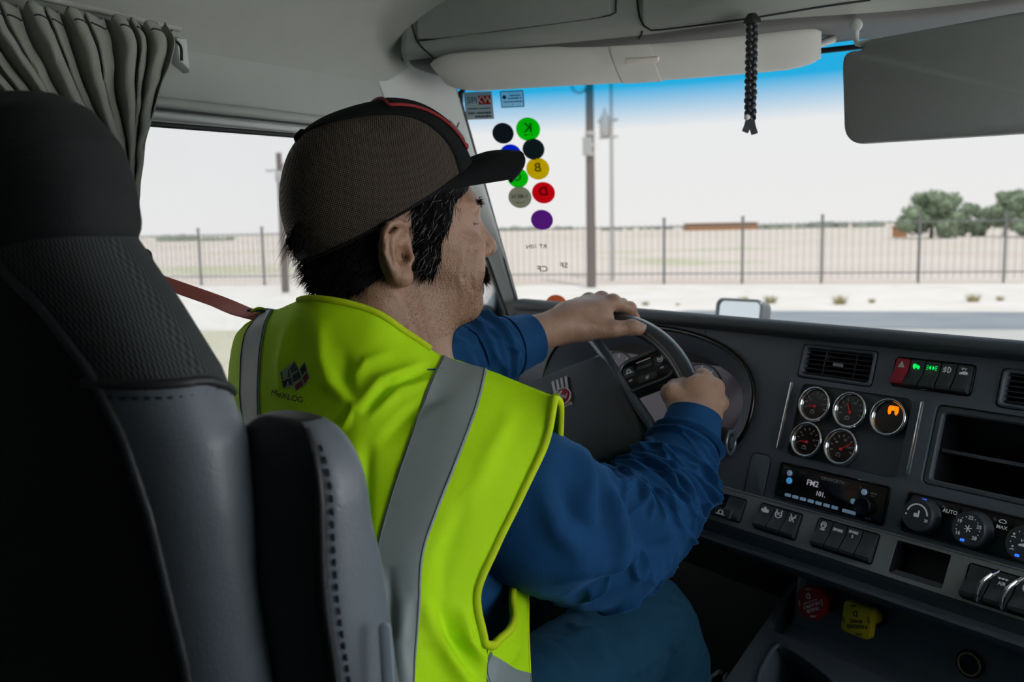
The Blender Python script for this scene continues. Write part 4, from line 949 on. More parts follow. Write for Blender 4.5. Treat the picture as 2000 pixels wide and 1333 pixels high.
brake_knob(1583, 1178, circ(0.0262, n=8, a0=0.39), mat('red_knob', (0.33, 0.012, 0.012), 0.35), M_WHITE, [('TRAILER', 0.0062, 0.010), ('AIR SUPPLY', 0.0062, 0.0035), ('PULL TO EVACUATE', 0.0028, -0.0015), ('D', 0.011, -0.010)], math.radians(212), 'red octagonal trailer air supply knob on the console')
brake_knob(1672, 1212, rrect(0.045, 0.045, 0.008), mat('yellow_knob', (0.62, 0.50, 0.01), 0.4), M_BLK, [('PARKING', 0.0075, 0.0085), ('BRAKE', 0.0065, 0.0015), ('D', 0.011, -0.009)], math.radians(196), 'yellow square parking brake knob on the console')
x, y = onframe(FC, 1893, 1298, 0.004)
t = thing('power_socket', 'round power socket with a thin brass ring on the console', 'socket', mtx=MC @ Matrix.Translation((x, y, 0)))
obj('rim', lathe([(0.0185, -0.004), (0.0185, 0.003), (0.0155, 0.005), (0.0150, 0.001)], 32), M_BLK, t, smooth=40)
obj('brass_ring', tube(V([(a, b, 0.005) for a, b in circ(0.0142, n=36)]), 0.0014, 8, closed=True), mat('brass', (0.45, 0.40, 0.20), 0.3, metal=0.8), t, smooth=80)
obj('barrel', lathe([(0.0135, -0.002), (0.0135, 0.003), (0.012, 0.003), (0.011, -0.001)], 32), M_DARK, t, smooth=30)

# ------------------------------------------------------------------ steering wheel
WC = V([-0.752, 1.172, 0.921]); We = math.radians(34); WX = V([1.0, 0, 0]); WY = V([0, math.sin(We), math.cos(We)]); WZ = np.cross(WX, WY)
MW = frame_mtx(WC, WX, WY, WZ); WR = math.radians(28)
MWR = MW @ Matrix.Rotation(WR, 4, 'Z')
M_RIM = mat('black_leather_rim', (0.030, 0.036, 0.044), 0.27, bump=(500, 0.06), coat=0.5)
M_HUB = mat('airbag_cover', (0.055, 0.066, 0.080), 0.5, bump=(900, 0.3))
M_SPK = mat('dark_satin_spoke', (0.13, 0.16, 0.19), 0.25, metal=0.5, coat=0.3)
sw = thing('steering_wheel', 'black truck steering wheel turned slightly left with red emblem', 'steering wheel', mtx=MWR)
RIMR, RIMr = 0.212, 0.0155
obj('rim', tube(V([(x, y, 0) for x, y in circ(RIMR, n=96)]), RIMr, 20, closed=True), M_RIM, sw, smooth=180)
pad = [(-0.088, 0.116), (-0.06, 0.125), (0.06, 0.125), (0.088, 0.116), (0.102, 0.075), (0.127, -0.03), (0.124, -0.047), (0.108, -0.06), (0.05, -0.066), (-0.05, -0.066), (-0.108, -0.06), (-0.124, -0.047), (-0.127, -0.03), (-0.102, 0.075)]
padr = resample(V([(x, y) for x, y in pad]), 72, True)
ring = []
for k, (sc, z) in enumerate(((1.0, -0.04), (1.0, -0.006), (0.985, 0.002), (0.95, 0.007), (0.88, 0.010), (0.7, 0.0135), (0.45, 0.0155), (0.2, 0.0165), (0.02, 0.017))):
    ring.append([((x) * sc, 0.03 + (y - 0.03) * sc, z) for x, y in padr])
obj('airbag_cover', gridmesh(V(ring), closed_u=True), M_HUB, sw, smooth=50)
for sx in (-1, 1):
    bp_ = resample([(sx * 0.050, 0.207, -0.006), (sx * 0.072, 0.165, -0.006), (sx * 0.094, 0.11, -0.004), (sx * 0.114, 0.04, -0.004), (sx * 0.137, -0.03, -0.006), (sx * 0.135, -0.075, -0.014)], 40)
    obj('spoke_bar', tube(bp_, np.interp(np.linspace(0, 1, 40), [0, 0.2, 0.8, 1], [0.014, 0.0095, 0.0095, 0.006]), 12, up=(0, 0, 1), flat=0.75), M_SPK, sw, smooth=80)
    w_ = rrect(0.10, 0.062, 0.012, sx * 0.155, 0.064)
    obj('spoke', plate(w_, -0.018, -0.004, 0.004), M_HUB, sw, smooth=40)
    pl = obj('button_panel', join(plate(rrect(0.080, 0.050, 0.016, sx * 0.151, 0.066, 8), -0.006, 0.0005, 0.002)), M_BLK, sw, smooth=40)
    obj('panel_rim', tube(V([(x, y, 0.0) for x, y in rrect(0.085, 0.055, 0.018, sx * 0.151, 0.066, 8)]), 0.0028, 8, closed=True), M_SPK, pl, smooth=80)
    for (bx, by, bw, bh) in ((-0.027, 0.006, 0.018, 0.018), (0.026, 0.006, 0.020, 0.018), (0.0, 0.006, 0.026, 0.007), (0.0, -0.015, 0.03, 0.012)):
        obj('button', plate(rrect(bw, bh, 0.003, sx * 0.151 + bx, 0.066 + by), 0.0, 0.0025, 0.001), M_SW, pl, smooth=40)
    lg = [moved(icon('wheel'), -0.027, 0.007, sx=0.8, sy=0.8), moved(icon('tyre'), 0.026, 0.007, sx=0.75, sy=0.75), moved(text_vf('RES', 0.004, 0.0003), 0.026, -0.008), moved(text_vf('SET', 0.004, 0.0003), -0.027, -0.010), stroke([(-0.012, 0.016), (0.012, 0.016)], 0.0008), moved(icon('belt'), 0.0, -0.015, sx=0.5, sy=0.5)]
    obj('legend', moved(join(*lg), sx * 0.151, 0.066, 0.0026), M_GLYPH, pl, smooth=0)
obj('lower_spoke', plate(rrect(0.07, 0.16, 0.02, 0.0, -0.135), -0.022, -0.008, 0.004), M_HUB, sw, smooth=40)
# emblem: striped shield over a red roundel with a monogram
em = obj('emblem', plate(rrect(0.030, 0.052, 0.004, 0.014, 0.073), 0.010, 0.0168, 0.0008), mat('emblem_dark', (0.03, 0.012, 0.014), 0.3), sw, smooth=30)
M_ERED = mat('emblem_red', (0.35, 0.010, 0.02), 0.3, coat=0.4)
obj('emblem_stripes', join(*[plate([(0.014 + x - 0.0022, 0.073), (0.014 + x + 0.0022, 0.073), (0.014 + x * 1.1 + 0.0022, 0.0985), (0.014 + x * 1.1 - 0.0022, 0.0985)], 0.0165, 0.0178) for x in (-0.012, -0.0048, 0.0024, 0.0096)]), mat('emblem_silver', (0.62, 0.62, 0.66), 0.25, metal=0.6), em, smooth=0)
obj('emblem_roundel', moved(lathe([(0.0155, 0), (0.0155, 0.0020), (0.0145, 0.0028), (0.0, 0.003)], 32), 0.014, 0.064, 0.0165), M_ERED, em, smooth=40)
obj('emblem_ring', tube(V([(x, y, 0.0192) for x, y in circ(0.0146, 0.014, 0.064, 32)]), 0.0011, 8, closed=True), MATS['emblem_silver'], em, smooth=80)
obj('emblem_monogram', join(moved(text_vf('K', 0.014, 0.0008, bold=0.03), 0.011, 0.068, 0.0197), moved(text_vf('W', 0.013, 0.0008, bold=0.03), 0.0165, 0.0605, 0.0197)), MATS['emblem_silver'], em, smooth=0)
obj('emblem_base', plate(rr(0.0, 0.028, 0.0445, 0.0505, 0.002), 0.0145, 0.0175, 0.0006), MATS['emblem_silver'], em, smooth=30)
# column and stalk behind the wheel
sc = thing('steering_column', 'black steering column shroud with a fat control stalk', 'steering column', mtx=MW)
obj('shroud', join(plate(rrect(0.17, 0.15, 0.03, 0, 0.0), -0.20, -0.05, 0.01)), M_HUB, sc, smooth=40)
obj('shaft', lathe([(0.05, -0.06), (0.05, -0.02), (0.0, -0.02)], 24), M_HUB, sc, smooth=40)
kn = at(1408, 862, 1.335); kl = V([(kn - WC) @ WX, (kn - WC) @ WY, (kn - WC) @ WZ])
pth = resample([(0.07, 0.0, -0.09), (0.14, 0.01, -0.08), kl + V([-0.03, 0, 0]), kl], 24)
obj('stalk', tube(pth[:-3], 0.011, 14), M_DARK, sc, smooth=80)
ks = obj('stalk_knob', tube(resample([kl + V([-0.028, 0.0, 0.0]), kl + V([-0.01, 0, 0]), kl + V([0.014, 0, 0])], 12), 0.021, 24), M_DARK, sc, smooth=40)
obj('stalk_ring', tube(V([kl + V([0.0145, 0.0165 * math.cos(a), 0.0165 * math.sin(a)]) for a in np.linspace(0, 2 * np.pi, 28, endpoint=False)]), 0.0035, 8, closed=True, up=(1, 0, 0)), M_SPK, ks, smooth=80)
obj('stalk_button', xf(plate(circ(0.009, n=20), 0, 0.004, 0.001), kl + V([0.014, 0, 0]), (0, 1, 0), (0, 0, 1), (1, 0, 0)), M_SW, ks, smooth=40)
# ------------------------------------------------------------------ driver's seat
M_SBLK = mat('black_seat_cloth', (0.010, 0.011, 0.013), 0.9, bump=(700, 0.5))
M_SFAB = weave_mat('woven_seat_cloth', (0.030, 0.035, 0.038), (0.085, 0.095, 0.10), (520, 620, 1), 0.85, strength=0.8)
M_SLEA = mat('grey_seat_leather', (0.145, 0.170, 0.200), 0.42, bump=(350, 0.25), vary=0.06)
M_SDRK = mat('dark_seat_leather', (0.020, 0.022, 0.026), 0.5, bump=(350, 0.3))
M_STIT = mat('seam_thread', (0.016, 0.018, 0.022), 0.7)
SO = V([-0.77, 0.42, 0.0])
seat = thing('driver_seat', 'high backed black and grey driver seat seen from behind', 'seat', SO)
def sgn_pow(x, e): return np.sign(x) * np.abs(x) ** e
def section(z, n=220):
    hw = np.interp(z, [0.45, 0.85, 1.06, 1.11, 1.155, 1.20, 1.24, 1.27, 1.30], [0.255, 0.255, 0.254, 0.249, 0.230, 0.193, 0.155, 0.130, 0.10])
    hd = np.interp(z, [0.45, 0.95, 1.15, 1.24, 1.30], [0.070, 0.062, 0.056, 0.050, 0.040])
    cy = np.interp(z, [0.45, 0.9, 1.1, 1.30], [0.45, 0.400, 0.380, 0.362])
    a = np.pi / 2 + np.linspace(0, 2 * np.pi, n, endpoint=False)
    x = hw * sgn_pow(np.cos(a), 0.62); y = hd * sgn_pow(np.sin(a), 0.75)
    return np.stack([SO[0] + x, cy + y, np.full(n, z)], -1), hw, cy
zs = np.linspace(0.45, 1.30, 130)
G, HW, CYs = [], [], []
for z in zs:
    p, hw, cy = section(z); G.append(p); HW.append(hw); CYs.append(cy)
G = V(G) - SO; R_, C_ = G.shape[:2]
vv, ff, uvv = gridmesh(G, closed_u=True)
uvv = uvv * V([1.6, 0.82]) 
def qb(z): return np.interp(z, [0.45, 0.95, 1.06, 1.12, 1.16, 1.20, 1.235, 1.255, 1.27], [0.90, 0.88, 0.84, 0.80, 0.76, 0.66, 0.45, 0.22, 0.0])
def zl(q): return 1.035 + 0.02 * q
grp = {'rear': [], 'side': [], 'fabric': [], 'front': []}
cx_ = []
for f in ff:
    c = vv[f].mean(0); z = c[2]; i = min(R_ - 1, int((z - 0.45) / 0.85 * (R_ - 1)))
    q = abs(c[0]) / HW[i]; rear = c[1] + SO[1] < CYs[i]
    if rear and q < qb(z): grp['rear'].append(f)
    elif z < 1.150 - 0.03 * max(0.0, (c[1] + SO[1] - CYs[i]) / 0.055): grp['side'].append(f)
    else: grp['fabric'].append(f)
def sub(fs):
    ids = sorted({i for f in fs for i in f}); mp = {i: k for k, i in enumerate(ids)}
    return vv[ids], [[mp[i] for i in f] for f in fs], uvv[ids]
obj('rear_panel', sub(grp['rear']), M_SBLK, seat, smooth=60)
obj('shoulder_bolster', sub(grp['fabric']), M_SFAB, seat, smooth=60)
obj('side_panel', sub(grp['side']), M_SLEA, seat, smooth=60)
# seams as raised cords
def seam(pts, r=0.0035, m=None, name='seam'): obj(name, tube(V(pts) - SO, r, 8), m or M_SDRK, seat, smooth=80)
for sx in (1, -1):
    line = []
    for z in np.linspace(0.5, 1.268, 60):
        p, hw, cy = section(z, 8); q = qb(z); ca = q ** (1 / 0.62); sa = math.sqrt(max(0, 1 - ca * ca))
        hd = np.interp(z, [0.45, 0.95, 1.15, 1.24, 1.30], [0.070, 0.062, 0.056, 0.050, 0.040])
        line.append((SO[0] + sx * hw * q, cy - hd * sa ** 0.75, z))
    seam(line, 0.004)
    # stitched edge between woven cloth and leather
    line = []; hd = 0.056
    for a in np.linspace(-0.95, 0.95, 40):
        z = 1.150 - 0.03 * max(0.0, math.sin(a)); p, hw, cy = section(z, 8)
        line.append((SO[0] + sx * (hw * abs(math.cos(a)) ** 0.62 + 0.001), cy + hd * sgn_pow(math.sin(a), 0.75), z))
    seam(line, 0.0035)
    for k in range(3, 37, 2):
        m0 = V(line[k]) + V([0, 0, -0.009]); m1 = V(line[k + 1]) + V([0, 0, -0.009])
        m0[0] += sx * 0.001; m1[0] += sx * 0.001
        if sx > 0: seam([m0, (m0 + m1) / 2 + V([sx * 0.0008, 0, 0]), m1], 0.0011, M_STIT, 'stitch')
# head rest
def hsec(t):
    z = 1.235 + 0.13 * t
    hw = np.interp(t, [0, 0.15, 0.4, 0.65, 0.85, 0.95, 1.0], [0.140, 0.150, 0.148, 0.135, 0.108, 0.075, 0.01])
    hd = np.interp(t, [0, 0.2, 0.6, 0.85, 0.95, 1.0], [0.05, 0.058, 0.055, 0.042, 0.026, 0.006]); return z, hw, hd
G = []
for t in np.linspace(0, 1, 50) ** 0.85:
    z, hw, hd = hsec(t); a = np.linspace(0, 2 * np.pi, 96, endpoint=False)
    G.append(np.stack([SO[0] + hw * sgn_pow(np.cos(a), 0.75), 0.368 + hd * sgn_pow(np.sin(a), 0.8) - 0.004 * t, np.full(96, z) - 0.012 * np.exp(-((np.cos(a)) / 0.5) ** 2) * 0], -1))
hv = gridmesh(V(G) - SO, closed_u=True); hv[1].append([(49) * 96 + i for i in range(96)])
obj('head_rest', hv, mat('head_rest_cloth', (0.016, 0.019, 0.022), 0.85, bump=(700, 0.4)), seat, smooth=80)
# side wings (lumbar bolsters) with leather outer face
for sx in (1, -1):
    wx = SO[0] + sx * 0.262
    rows = []
    for z in np.concatenate([np.linspace(0.60, 1.06, 30), 1.06 + 0.060 * np.sin(np.linspace(0.08, np.pi / 2, 14))]):
        k = max(0.0, (z - 1.06) / 0.060); sh = math.sqrt(max(0, 1 - k * k))
        b = 0.012 * math.exp(-((z - 1.00) / 0.05) ** 2)
        hw, hd = 0.060 * (0.25 + 0.75 * sh), (0.028 + b * 0.5 + 0.08 * max(0, (1.05 - z))) * (0.30 + 0.70 * sh)
        a = np.linspace(0, 2 * np.pi, 72, endpoint=False)
        rows.append(np.stack([wx + hw * sgn_pow(np.cos(a), 0.6), 0.428 + 0.12 * max(0, 1.05 - z) + hd * sgn_pow(np.sin(a), 0.62), np.full(72, z)], -1))
    W = V(rows) - SO; wv, wf, wu = gridmesh(W, closed_u=True); n0 = len(rows)
    oc_ = (set(range(64, 72)) | set(range(0, 9))) if sx > 0 else set(range(28, 45))
    outer_f = [f for f in wf if (f[0] % 72) in oc_ and (f[1] % 72) in oc_ | {9} and f[0] // 72 < n0 - 3]
    inner_f = [f for f in wf if f not in outer_f] if False else None
    so = set(map(tuple, outer_f)); inner_f = [f for f in wf if tuple(f) not in so] + [[(n0 - 1) * 72 + i for i in range(72)]]
    def sub2(fs):
        ids = sorted({i for f in fs for i in f}); mp = {i: k for k, i in enumerate(ids)}; return wv[ids], [[mp[i] for i in f] for f in fs], wu[ids]
    obj('wing', sub2(inner_f), M_SDRK, seat, smooth=50); obj('wing_panel', sub2(outer_f), M_SLEA, seat, smooth=50)
    if sx > 0:
        # piping and stitches down the rear edge of the wing
        line = W[:-4, 64] + SO
        line = V(line); seam(line, 0.0032)
        for k in range(1, 58):
            q_ = resample(W[:-4, 67] + SO + V([0.0009, -0.0005, 0]), 60); m0, m1 = q_[k], q_[k] * 0.45 + q_[k + 1] * 0.55
            seam([m0, (m0 + m1) / 2 + V([0.0005, 0, 0]), m1], 0.0008, M_STIT, 'stitch')
obj('cushion', (lambda v: (V(v[0]) - SO, v[1]))(xf(plate(rrect(0.52, 0.54, 0.08, 0, 0, 8), 0.38, 0.52, 0.04), (-0.77, 0.70, 0))), M_SFAB if False else M_SBLK, seat, smooth=50)
obj('pedestal', (lambda v: (V(v[0]) - SO, v[1]))(xf(plate(rrect(0.40, 0.44, 0.03), 0.0, 0.38, 0.01), (-0.77, 0.66, 0))), M_DARK, seat, smooth=40)
obj('trim_blade', xf(plate(rrect(0.009, 0.07, 0.004), 0, 0.003, 0.001), at(757, 1312, 0.64) - SO, nrm(_r * V([1, 1, 0])), nrm(V([-0.06, 0.03, 1.0])), nrm(np.cross(_r * V([1, 1, 0]), V([-0.06, 0.03, 1.0])))), mat('pale_seat_trim', (0.30, 0.36, 0.42), 0.4), seat, smooth=40)

# ------------------------------------------------------------------ curtain and bracket
M_CUR = weave_mat('ribbed_curtain_cloth', (0.29, 0.31, 0.285), (0.38, 0.40, 0.37), (900, 700, 1), 0.85, strength=0.5)
NU, NV = 420, 70
us = np.linspace(0, 1, NU); vs_ = np.linspace(0, 1, NV)
topR, botR = [(318, 56), (330, 92), (305, 170), (288, 235), (272, 300), (262, 400), (255, 480)], None
Rt = catmull(V(topR), NV); Lf_ = catmull(V([(-300, -30), (-260, 60), (-120, 180), (20, 300), (140, 400), (200, 470), (215, 520)]), NV)
rs = np.random.RandomState(5); ph = np.interp(us, np.linspace(0, 1, 18), np.linspace(0, 1, 18) + rs.randn(18) * 0.012)
P = np.zeros((NV, NU, 3))
for i, v_ in enumerate(vs_):
    for j in range(NU):
        px, py = Lf_[i] * (1 - us[j]) + Rt[i] * us[j]
        P[i, j] = onx(px, py, -1.115)
amp = 0.020 * (0.55 + 0.45 * np.minimum(1, vs_ * 5)) * (1 - 0.45 * vs_)
NP = 15
wav = 2.2 * np.abs(np.sin(np.pi * NP * ph)) ** 0.62 - 1.2 + 0.35 * np.sin(2 * np.pi * NP * 0.47 * ph + 1.0)
wav2 = np.cos(2 * np.pi * NP * ph)
uu2, vv2 = np.meshgrid(us, vs_)
nz = noise3(np.stack([uu2 * 9, vv2 * 3, uu2 * 0], -1), 3, 2)
P[..., 0] += amp[:, None] * wav[None, :] + 0.010 * nz * vv2
P[..., 1] += (0.006 * wav2)[None, :]
P[..., 2] += (0.006 * np.abs(wav))[None, :] * (1 - vv2) ** 6 * 1.0
crinkle = np.maximum(0, noise3(np.stack([uu2 * 26 + vv2 * 8, vv2 * 6, uu2 * 0 + 2], -1), 9, 2)); P[..., 0] += 0.010 * crinkle * np.minimum(1, vv2 * 4)
cur0 = V([-1.115, 0.6, 1.2])
cur = thing('curtain', 'gathered grey ribbed curtain tied back beside the head rest', 'curtain', cur0)
cv = gridmesh(P - cur0); cv = (cv[0], cv[1], cv[2] * V([3.2, 0.9]))
obj('cloth', thicken(cv, 0.0015), M_CUR, cur, smooth=180)
srow = int(NV * 0.085)
obj('gather_stitching', tube(P[srow, :, :] - cur0 + V([0.0022, 0, 0]), 0.0011, 5), M_STIT, cur, smooth=80)
hk = onx(331, 92, -1.14)
br = thing('curtain_bracket', 'pale plastic curtain rail bracket on the cab wall', 'bracket', onx(350, 105, XL))
bo = onx(350, 105, XL)
bp = [onx(328, 74, XL) - bo, onx(352, 78, XL) - bo, onx(358, 144, XL) - bo, onx(334, 122, XL) - bo]
obj('plate', xf(plate([(p[1], p[2]) for p in bp], 0, 0.02, 0.007), (0, 0, 0), (0, 1, 0), (0, 0, 1), (1, 0, 0)), M_LTRIM, br, smooth=40)
obj('rail', tube([V([0.025, -0.85, 0.038]), V([0.025, -0.2, 0.036]), V([0.022, -0.012, 0.03])], 0.005, 8), M_GREY, br, smooth=80)
obj('hook', tube(resample([hk - bo + V([0.02, -0.02, 0.01]), hk - bo + V([0.024, 0.0, 0.0]), hk - bo + V([0.02, 0.004, -0.02])], 10), 0.0022, 6), M_STIT, br, smooth=80)

# ------------------------------------------------------------------ sun visors
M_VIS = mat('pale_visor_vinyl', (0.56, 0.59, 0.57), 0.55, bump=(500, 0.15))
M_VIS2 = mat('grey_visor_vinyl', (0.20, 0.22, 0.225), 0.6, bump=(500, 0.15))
vp = resample(V([onz(px, py, 1.514) for px, py in ((858, 146), (1000, 136), (1250, 121), (1450, 104), (1604, 88))]), 60)
v0 = vp[30].copy()
vis = thing('sun_visor', 'long pale folded up sun visor along the top of the windscreen', 'sun visor', v0)
T_, N_, B_ = frames(vp)
fwd = nrm(np.cross(V([0, 0, 1]), T_.mean(0)))
if fwd[1] < 0: fwd = -fwd
def visor_loft(i0, i1, wid=0.062, th=0.0125, rnd=True):
    rows = []
    for i in range(i0, i1):
        e = 1.0
        if rnd: e = math.sqrt(max(0.02, 1 - max(0, (6 - i) / 6.2) ** 2)) * math.sqrt(max(0.02, 1 - max(0, (i - 53) / 6.3) ** 2))
        a = np.linspace(0, 2 * np.pi, 32, endpoint=False)
        f_ = wid * sgn_pow(np.cos(a), 0.7) * (0.5 + 0.5 * e); h_ = th * sgn_pow(np.sin(a), 0.8) * e
        ct, s_t = math.cos(0.30), math.sin(0.30)
        rows.append(vp[i] + (f_ * ct - h_ * s_t)[:, None] * fwd + (-f_ * s_t * -1 * -1 + h_ * ct)[:, None] * V([0, 0, 1]))
    v, f, uv = gridmesh(V(rows) - v0, closed_u=True); f.append(list(range(32))[::-1]); f.append([(i1 - i0 - 1) * 32 + k for k in range(32)])
    return v, f
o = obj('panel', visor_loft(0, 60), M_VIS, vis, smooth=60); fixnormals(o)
o = obj('mirror_flap', visor_loft(29, 36, 0.0635, 0.0142, False), M_VIS, vis, smooth=60); fixnormals(o)
lp = onz(1272, 119, 1.507) - v0
o = obj('lamp_lens', xf(plate(rrect(0.052, 0.010, 0.003), 0, 0.004, 0.001), lp + V([0, -0.03, -0.002]), nrm(T_[30]), nrm(np.cross(nrm(V([0, -0.7, -0.7])), nrm(T_[30]))), nrm(V([0, -0.7, -0.7]))), mat('lamp_lens', (0.75, 0.74, 0.68), 0.3), vis, smooth=30)
obj('pivot_arm', tube([vp[58] - v0, vp[58] - v0 + V([0.02, 0.03, 0.012])], 0.006, 8), M_VIS, vis, smooth=80)
# folded down visor
def vy(px, py): p = ony(px, py, 1.37); return (p[0], p[2])
c0 = V([-0.40, 1.37, 1.36])
ol = [vy(1652, 262), vy(1672, 282), vy(2000, 262), vy(2150, 250), vy(2170, 230), vy(2170, 25), vy(2150, 10), vy(1995, 25), vy(1705, 78), vy(1690, 84), vy(1686, 100), vy(1668, 100), vy(1652, 108), vy(1648, 125)]
ol = [(x - c0[0], z - c0[2]) for x, z in ol]
rv = thing('sun_visor', 'grey sun visor folded down at the right of the windscreen', 'sun visor', c0)
def rounded(poly, r, n=5):
    P = []
    for i in range(len(poly)):
        a, b, c = V(poly[i - 1]), V(poly[i]), V(poly[(i + 1) % len(poly)]); ra = min(r, np.linalg.norm(a - b) * 0.45); rc = min(r, np.linalg.norm(c - b) * 0.45)
        p = b + nrm(a - b) * ra; q = b + nrm(c - b) * rc
        for t in np.linspace(0, 1, n): P.append(tuple((1 - t) ** 2 * p + 2 * t * (1 - t) * b + t * t * q))
    return P
olr = rounded(ol, 0.012)
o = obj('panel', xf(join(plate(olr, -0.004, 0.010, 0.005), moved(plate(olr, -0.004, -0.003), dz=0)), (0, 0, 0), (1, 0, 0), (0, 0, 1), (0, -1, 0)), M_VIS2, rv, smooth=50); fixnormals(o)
for px in (1672, 1992):
    a = V([*vy(px, 55)]) - V([c0[0], c0[2]]); b = V([*vy(px + 2, 84 if px < 1800 else 45)]) - V([c0[0], c0[2]]); c = V([*vy(px + 22, 82 if px < 1800 else 42)]) - V([c0[0], c0[2]])
    obj('hinge_arm', tube(resample([(a[0], 0.0, a[1]), (b[0], 0, b[1]), (c[0], 0, c[1]), (c[0] + 0.02, 0, c[1])], 14), 0.0042, 8), M_LTRIM, rv, smooth=80)
    obj('hinge_base', xf(lathe([(0.009, 0), (0.009, 0.003), (0.005, 0.006)], 16), (a[0], 0, a[1] + 0.004), (1, 0, 0), (0, 0, 1), (0, -1, 0)), M_LTRIM, rv, smooth=40)

# ------------------------------------------------------------------ braided strap
bo = at(1469, 44, 1.29)
bd = thing('braided_strap', 'black braided leather strap hanging from the overhead console', 'strap', bo)
M_BRD = mat('braid_leather', (0.020, 0.026, 0.036), 0.45, coat=0.15)
Lb = np.linalg.norm(at(1465, 232, 1.29) - bo); tt = np.linspace(0, 1, 120)
Xb = nrm(V([_r[0], _r[1], 0])); Yb = V([-Xb[1], Xb[0], 0]); drift = (at(1465, 232, 1.29) - bo)
for k in range(3):
    ph_ = tt * 2 * np.pi * 5.0 + k * 2 * np.pi / 3
    pth = drift[None] * tt[:, None] + Xb[None] * (0.0048 * np.sin(ph_))[:, None] + Yb[None] * (0.0032 * np.sin(2 * ph_))[:, None]
    obj('strand', tube(pth, 0.0044, 8, flat=0.8), M_BRD, bd, smooth=80)
obj('bead', xf((ICO[0] * 0.0045, ICO[1]), drift + V([-0.002, -0.006, 0.002])), mat('white_bead', (0.8, 0.8, 0.78), 0.4), bd, smooth=180)
for (px, py) in ((1455, 258), (1474, 262)):
    e = at(px, py, 1.29) - bo
    obj('tail', strip(resample([drift + V([0, 0, 0.006]), drift * 0.5 + e * 0.5, e], 8), 0.009, 0.003, up=Yb), M_BRD, bd, smooth=40)
obj('hanger', lathe([(0.012, -0.002), (0.012, 0.004), (0.006, 0.012)], 16), M_DARK, bd, smooth=40)

# ------------------------------------------------------------------ stickers on the windscreen
def film(name, col, trans=0.7):
    m = bpy.data.materials.new(name); m.use_nodes = True; nt = m.node_tree; n = nt.nodes; l = nt.links; n.clear()
    out = n.new('ShaderNodeOutputMaterial'); a = n.new('ShaderNodeBsdfTranslucent'); b = n.new('ShaderNodeBsdfDiffuse'); mx = n.new('ShaderNodeMixShader')
    tc = n.new('ShaderNodeTexCoord'); no = n.new('ShaderNodeTexNoise'); no.inputs['Scale'].default_value = 60; l.new(tc.outputs['Object'], no.inputs[0])
    mc = n.new('ShaderNodeMix'); mc.data_type = 'RGBA'; mc.inputs['A'].default_value = (*[c * 0.92 for c in col], 1); mc.inputs['B'].default_value = (*col, 1); l.new(no.outputs['Fac'], mc.inputs['Factor'])
    l.new(mc.outputs['Result'], a.inputs[0]); l.new(mc.outputs['Result'], b.inputs[0]); mx.inputs[0].default_value = 1 - trans
    l.new(a.outputs[0], mx.inputs[1]); l.new(b.outputs[0], mx.inputs[2]); l.new(mx.outputs[0], out.inputs[0]); MATS[name] = m; return m
def smudge(w, h, seed=1):
    """a line of print too small to read: a row of short marks"""
    rs_ = np.random.RandomState(seed); x = -w / 2; out = []
    while x < w / 2:
        l_ = h * (0.35 + 0.5 * rs_.rand()); out.append(plate([(x, -h * 0.35), (x + l_, -h * 0.35), (x + l_, h * (0.1 + 0.3 * rs_.rand())), (x, h * 0.35)], 0, 0.0003)); x += l_ + h * (0.2 if rs_.rand() > 0.15 else 0.6)
    return join(*out)
M_INK = mat('sticker_ink', (0.03, 0.04, 0.05), 0.7)
def sticker(name, px, py, build, label, group=None):
    p, X, Y, Z = wsh_frame(px, py)
    t = thing(name, label, 'sticker', mtx=frame_mtx(p + Z * 0.004, X, Y, Z), group=group); build(t, (p - CAM) @ _d / F_PX); return t
def rnd(col, ch, r_px, sub=None, rot=0.0):
    def f(t, k):
        m = film('film_%s' % len(MATS), col)
        r = r_px * k
        obj('disc', plate(circ(r * 1.08, n=40), 0, 0.0006), m, t, smooth=30)
        if ch: 
            sz = r * (1.2 if len(ch) == 1 else 0.55)
            obj('letter', moved(text_vf(ch, sz, 0.0003, bold=0.015), 0, r * 0.1, 0.0008, mirror=True, rot=rot), film('ink_%s' % len(MATS), tuple(c * 0.35 for c in col)), t, smooth=0)
            if sub: obj('small_print', moved(smudge(r * 0.7, r * 0.18), 0, -r * 0.5, 0.0008, mirror=True), MATS[list(MATS)[-1]], t, smooth=0)
    return f
GRP = 'round coloured stickers on the windscreen'
sticker('round_sticker', 983, 259, rnd((0.045, 0.07, 0.10), None, 19.5), 'dark navy round sticker, topmost of the left column', GRP)
sticker('round_sticker', 1032, 251, rnd((0.01, 0.95, 0.03), 'K', 22, 'zona'), 'bright green round sticker with a mirrored K', GRP)
sticker('round_sticker', 998, 301, rnd((0.006, 0.10, 0.95), None, 20), 'blue round sticker partly hidden by the cap brim', GRP)
sticker('round_sticker', 1042.5, 290, rnd((0.045, 0.08, 0.09), None, 20), 'dark grey green round sticker between green K and yellow B', GRP)
sticker('round_sticker', 1051, 328, rnd((0.98, 0.80, 0.0), 'B', 21, None, 0.1), 'yellow round sticker with a mirrored B', GRP)
sticker('round_sticker', 1012, 346, rnd((0.01, 0.92, 0.03), 'C', 19, None, 0.3), 'green round sticker below the cap brim tip', GRP)
sticker('round_sticker', 1062, 375, rnd((0.98, 0.02, 0.05), 'D', 21, None, 0.15), 'red round sticker with a mirrored D', GRP)
sticker('round_sticker', 1016, 384, rnd((0.55, 0.56, 0.46), '1-80 N', 21, 'servicio'), 'grey beige round sticker left of the red one', GRP)
sticker('round_sticker', 1059, 428, rnd((0.36, 0.08, 0.55), None, 20), 'purple round sticker, lowest of the column', GRP)
sticker('round_sticker', 1087, 592, rnd((0.80, 0.33, 0.17), None, 19), 'orange brown round sticker just above the dashboard', GRP)
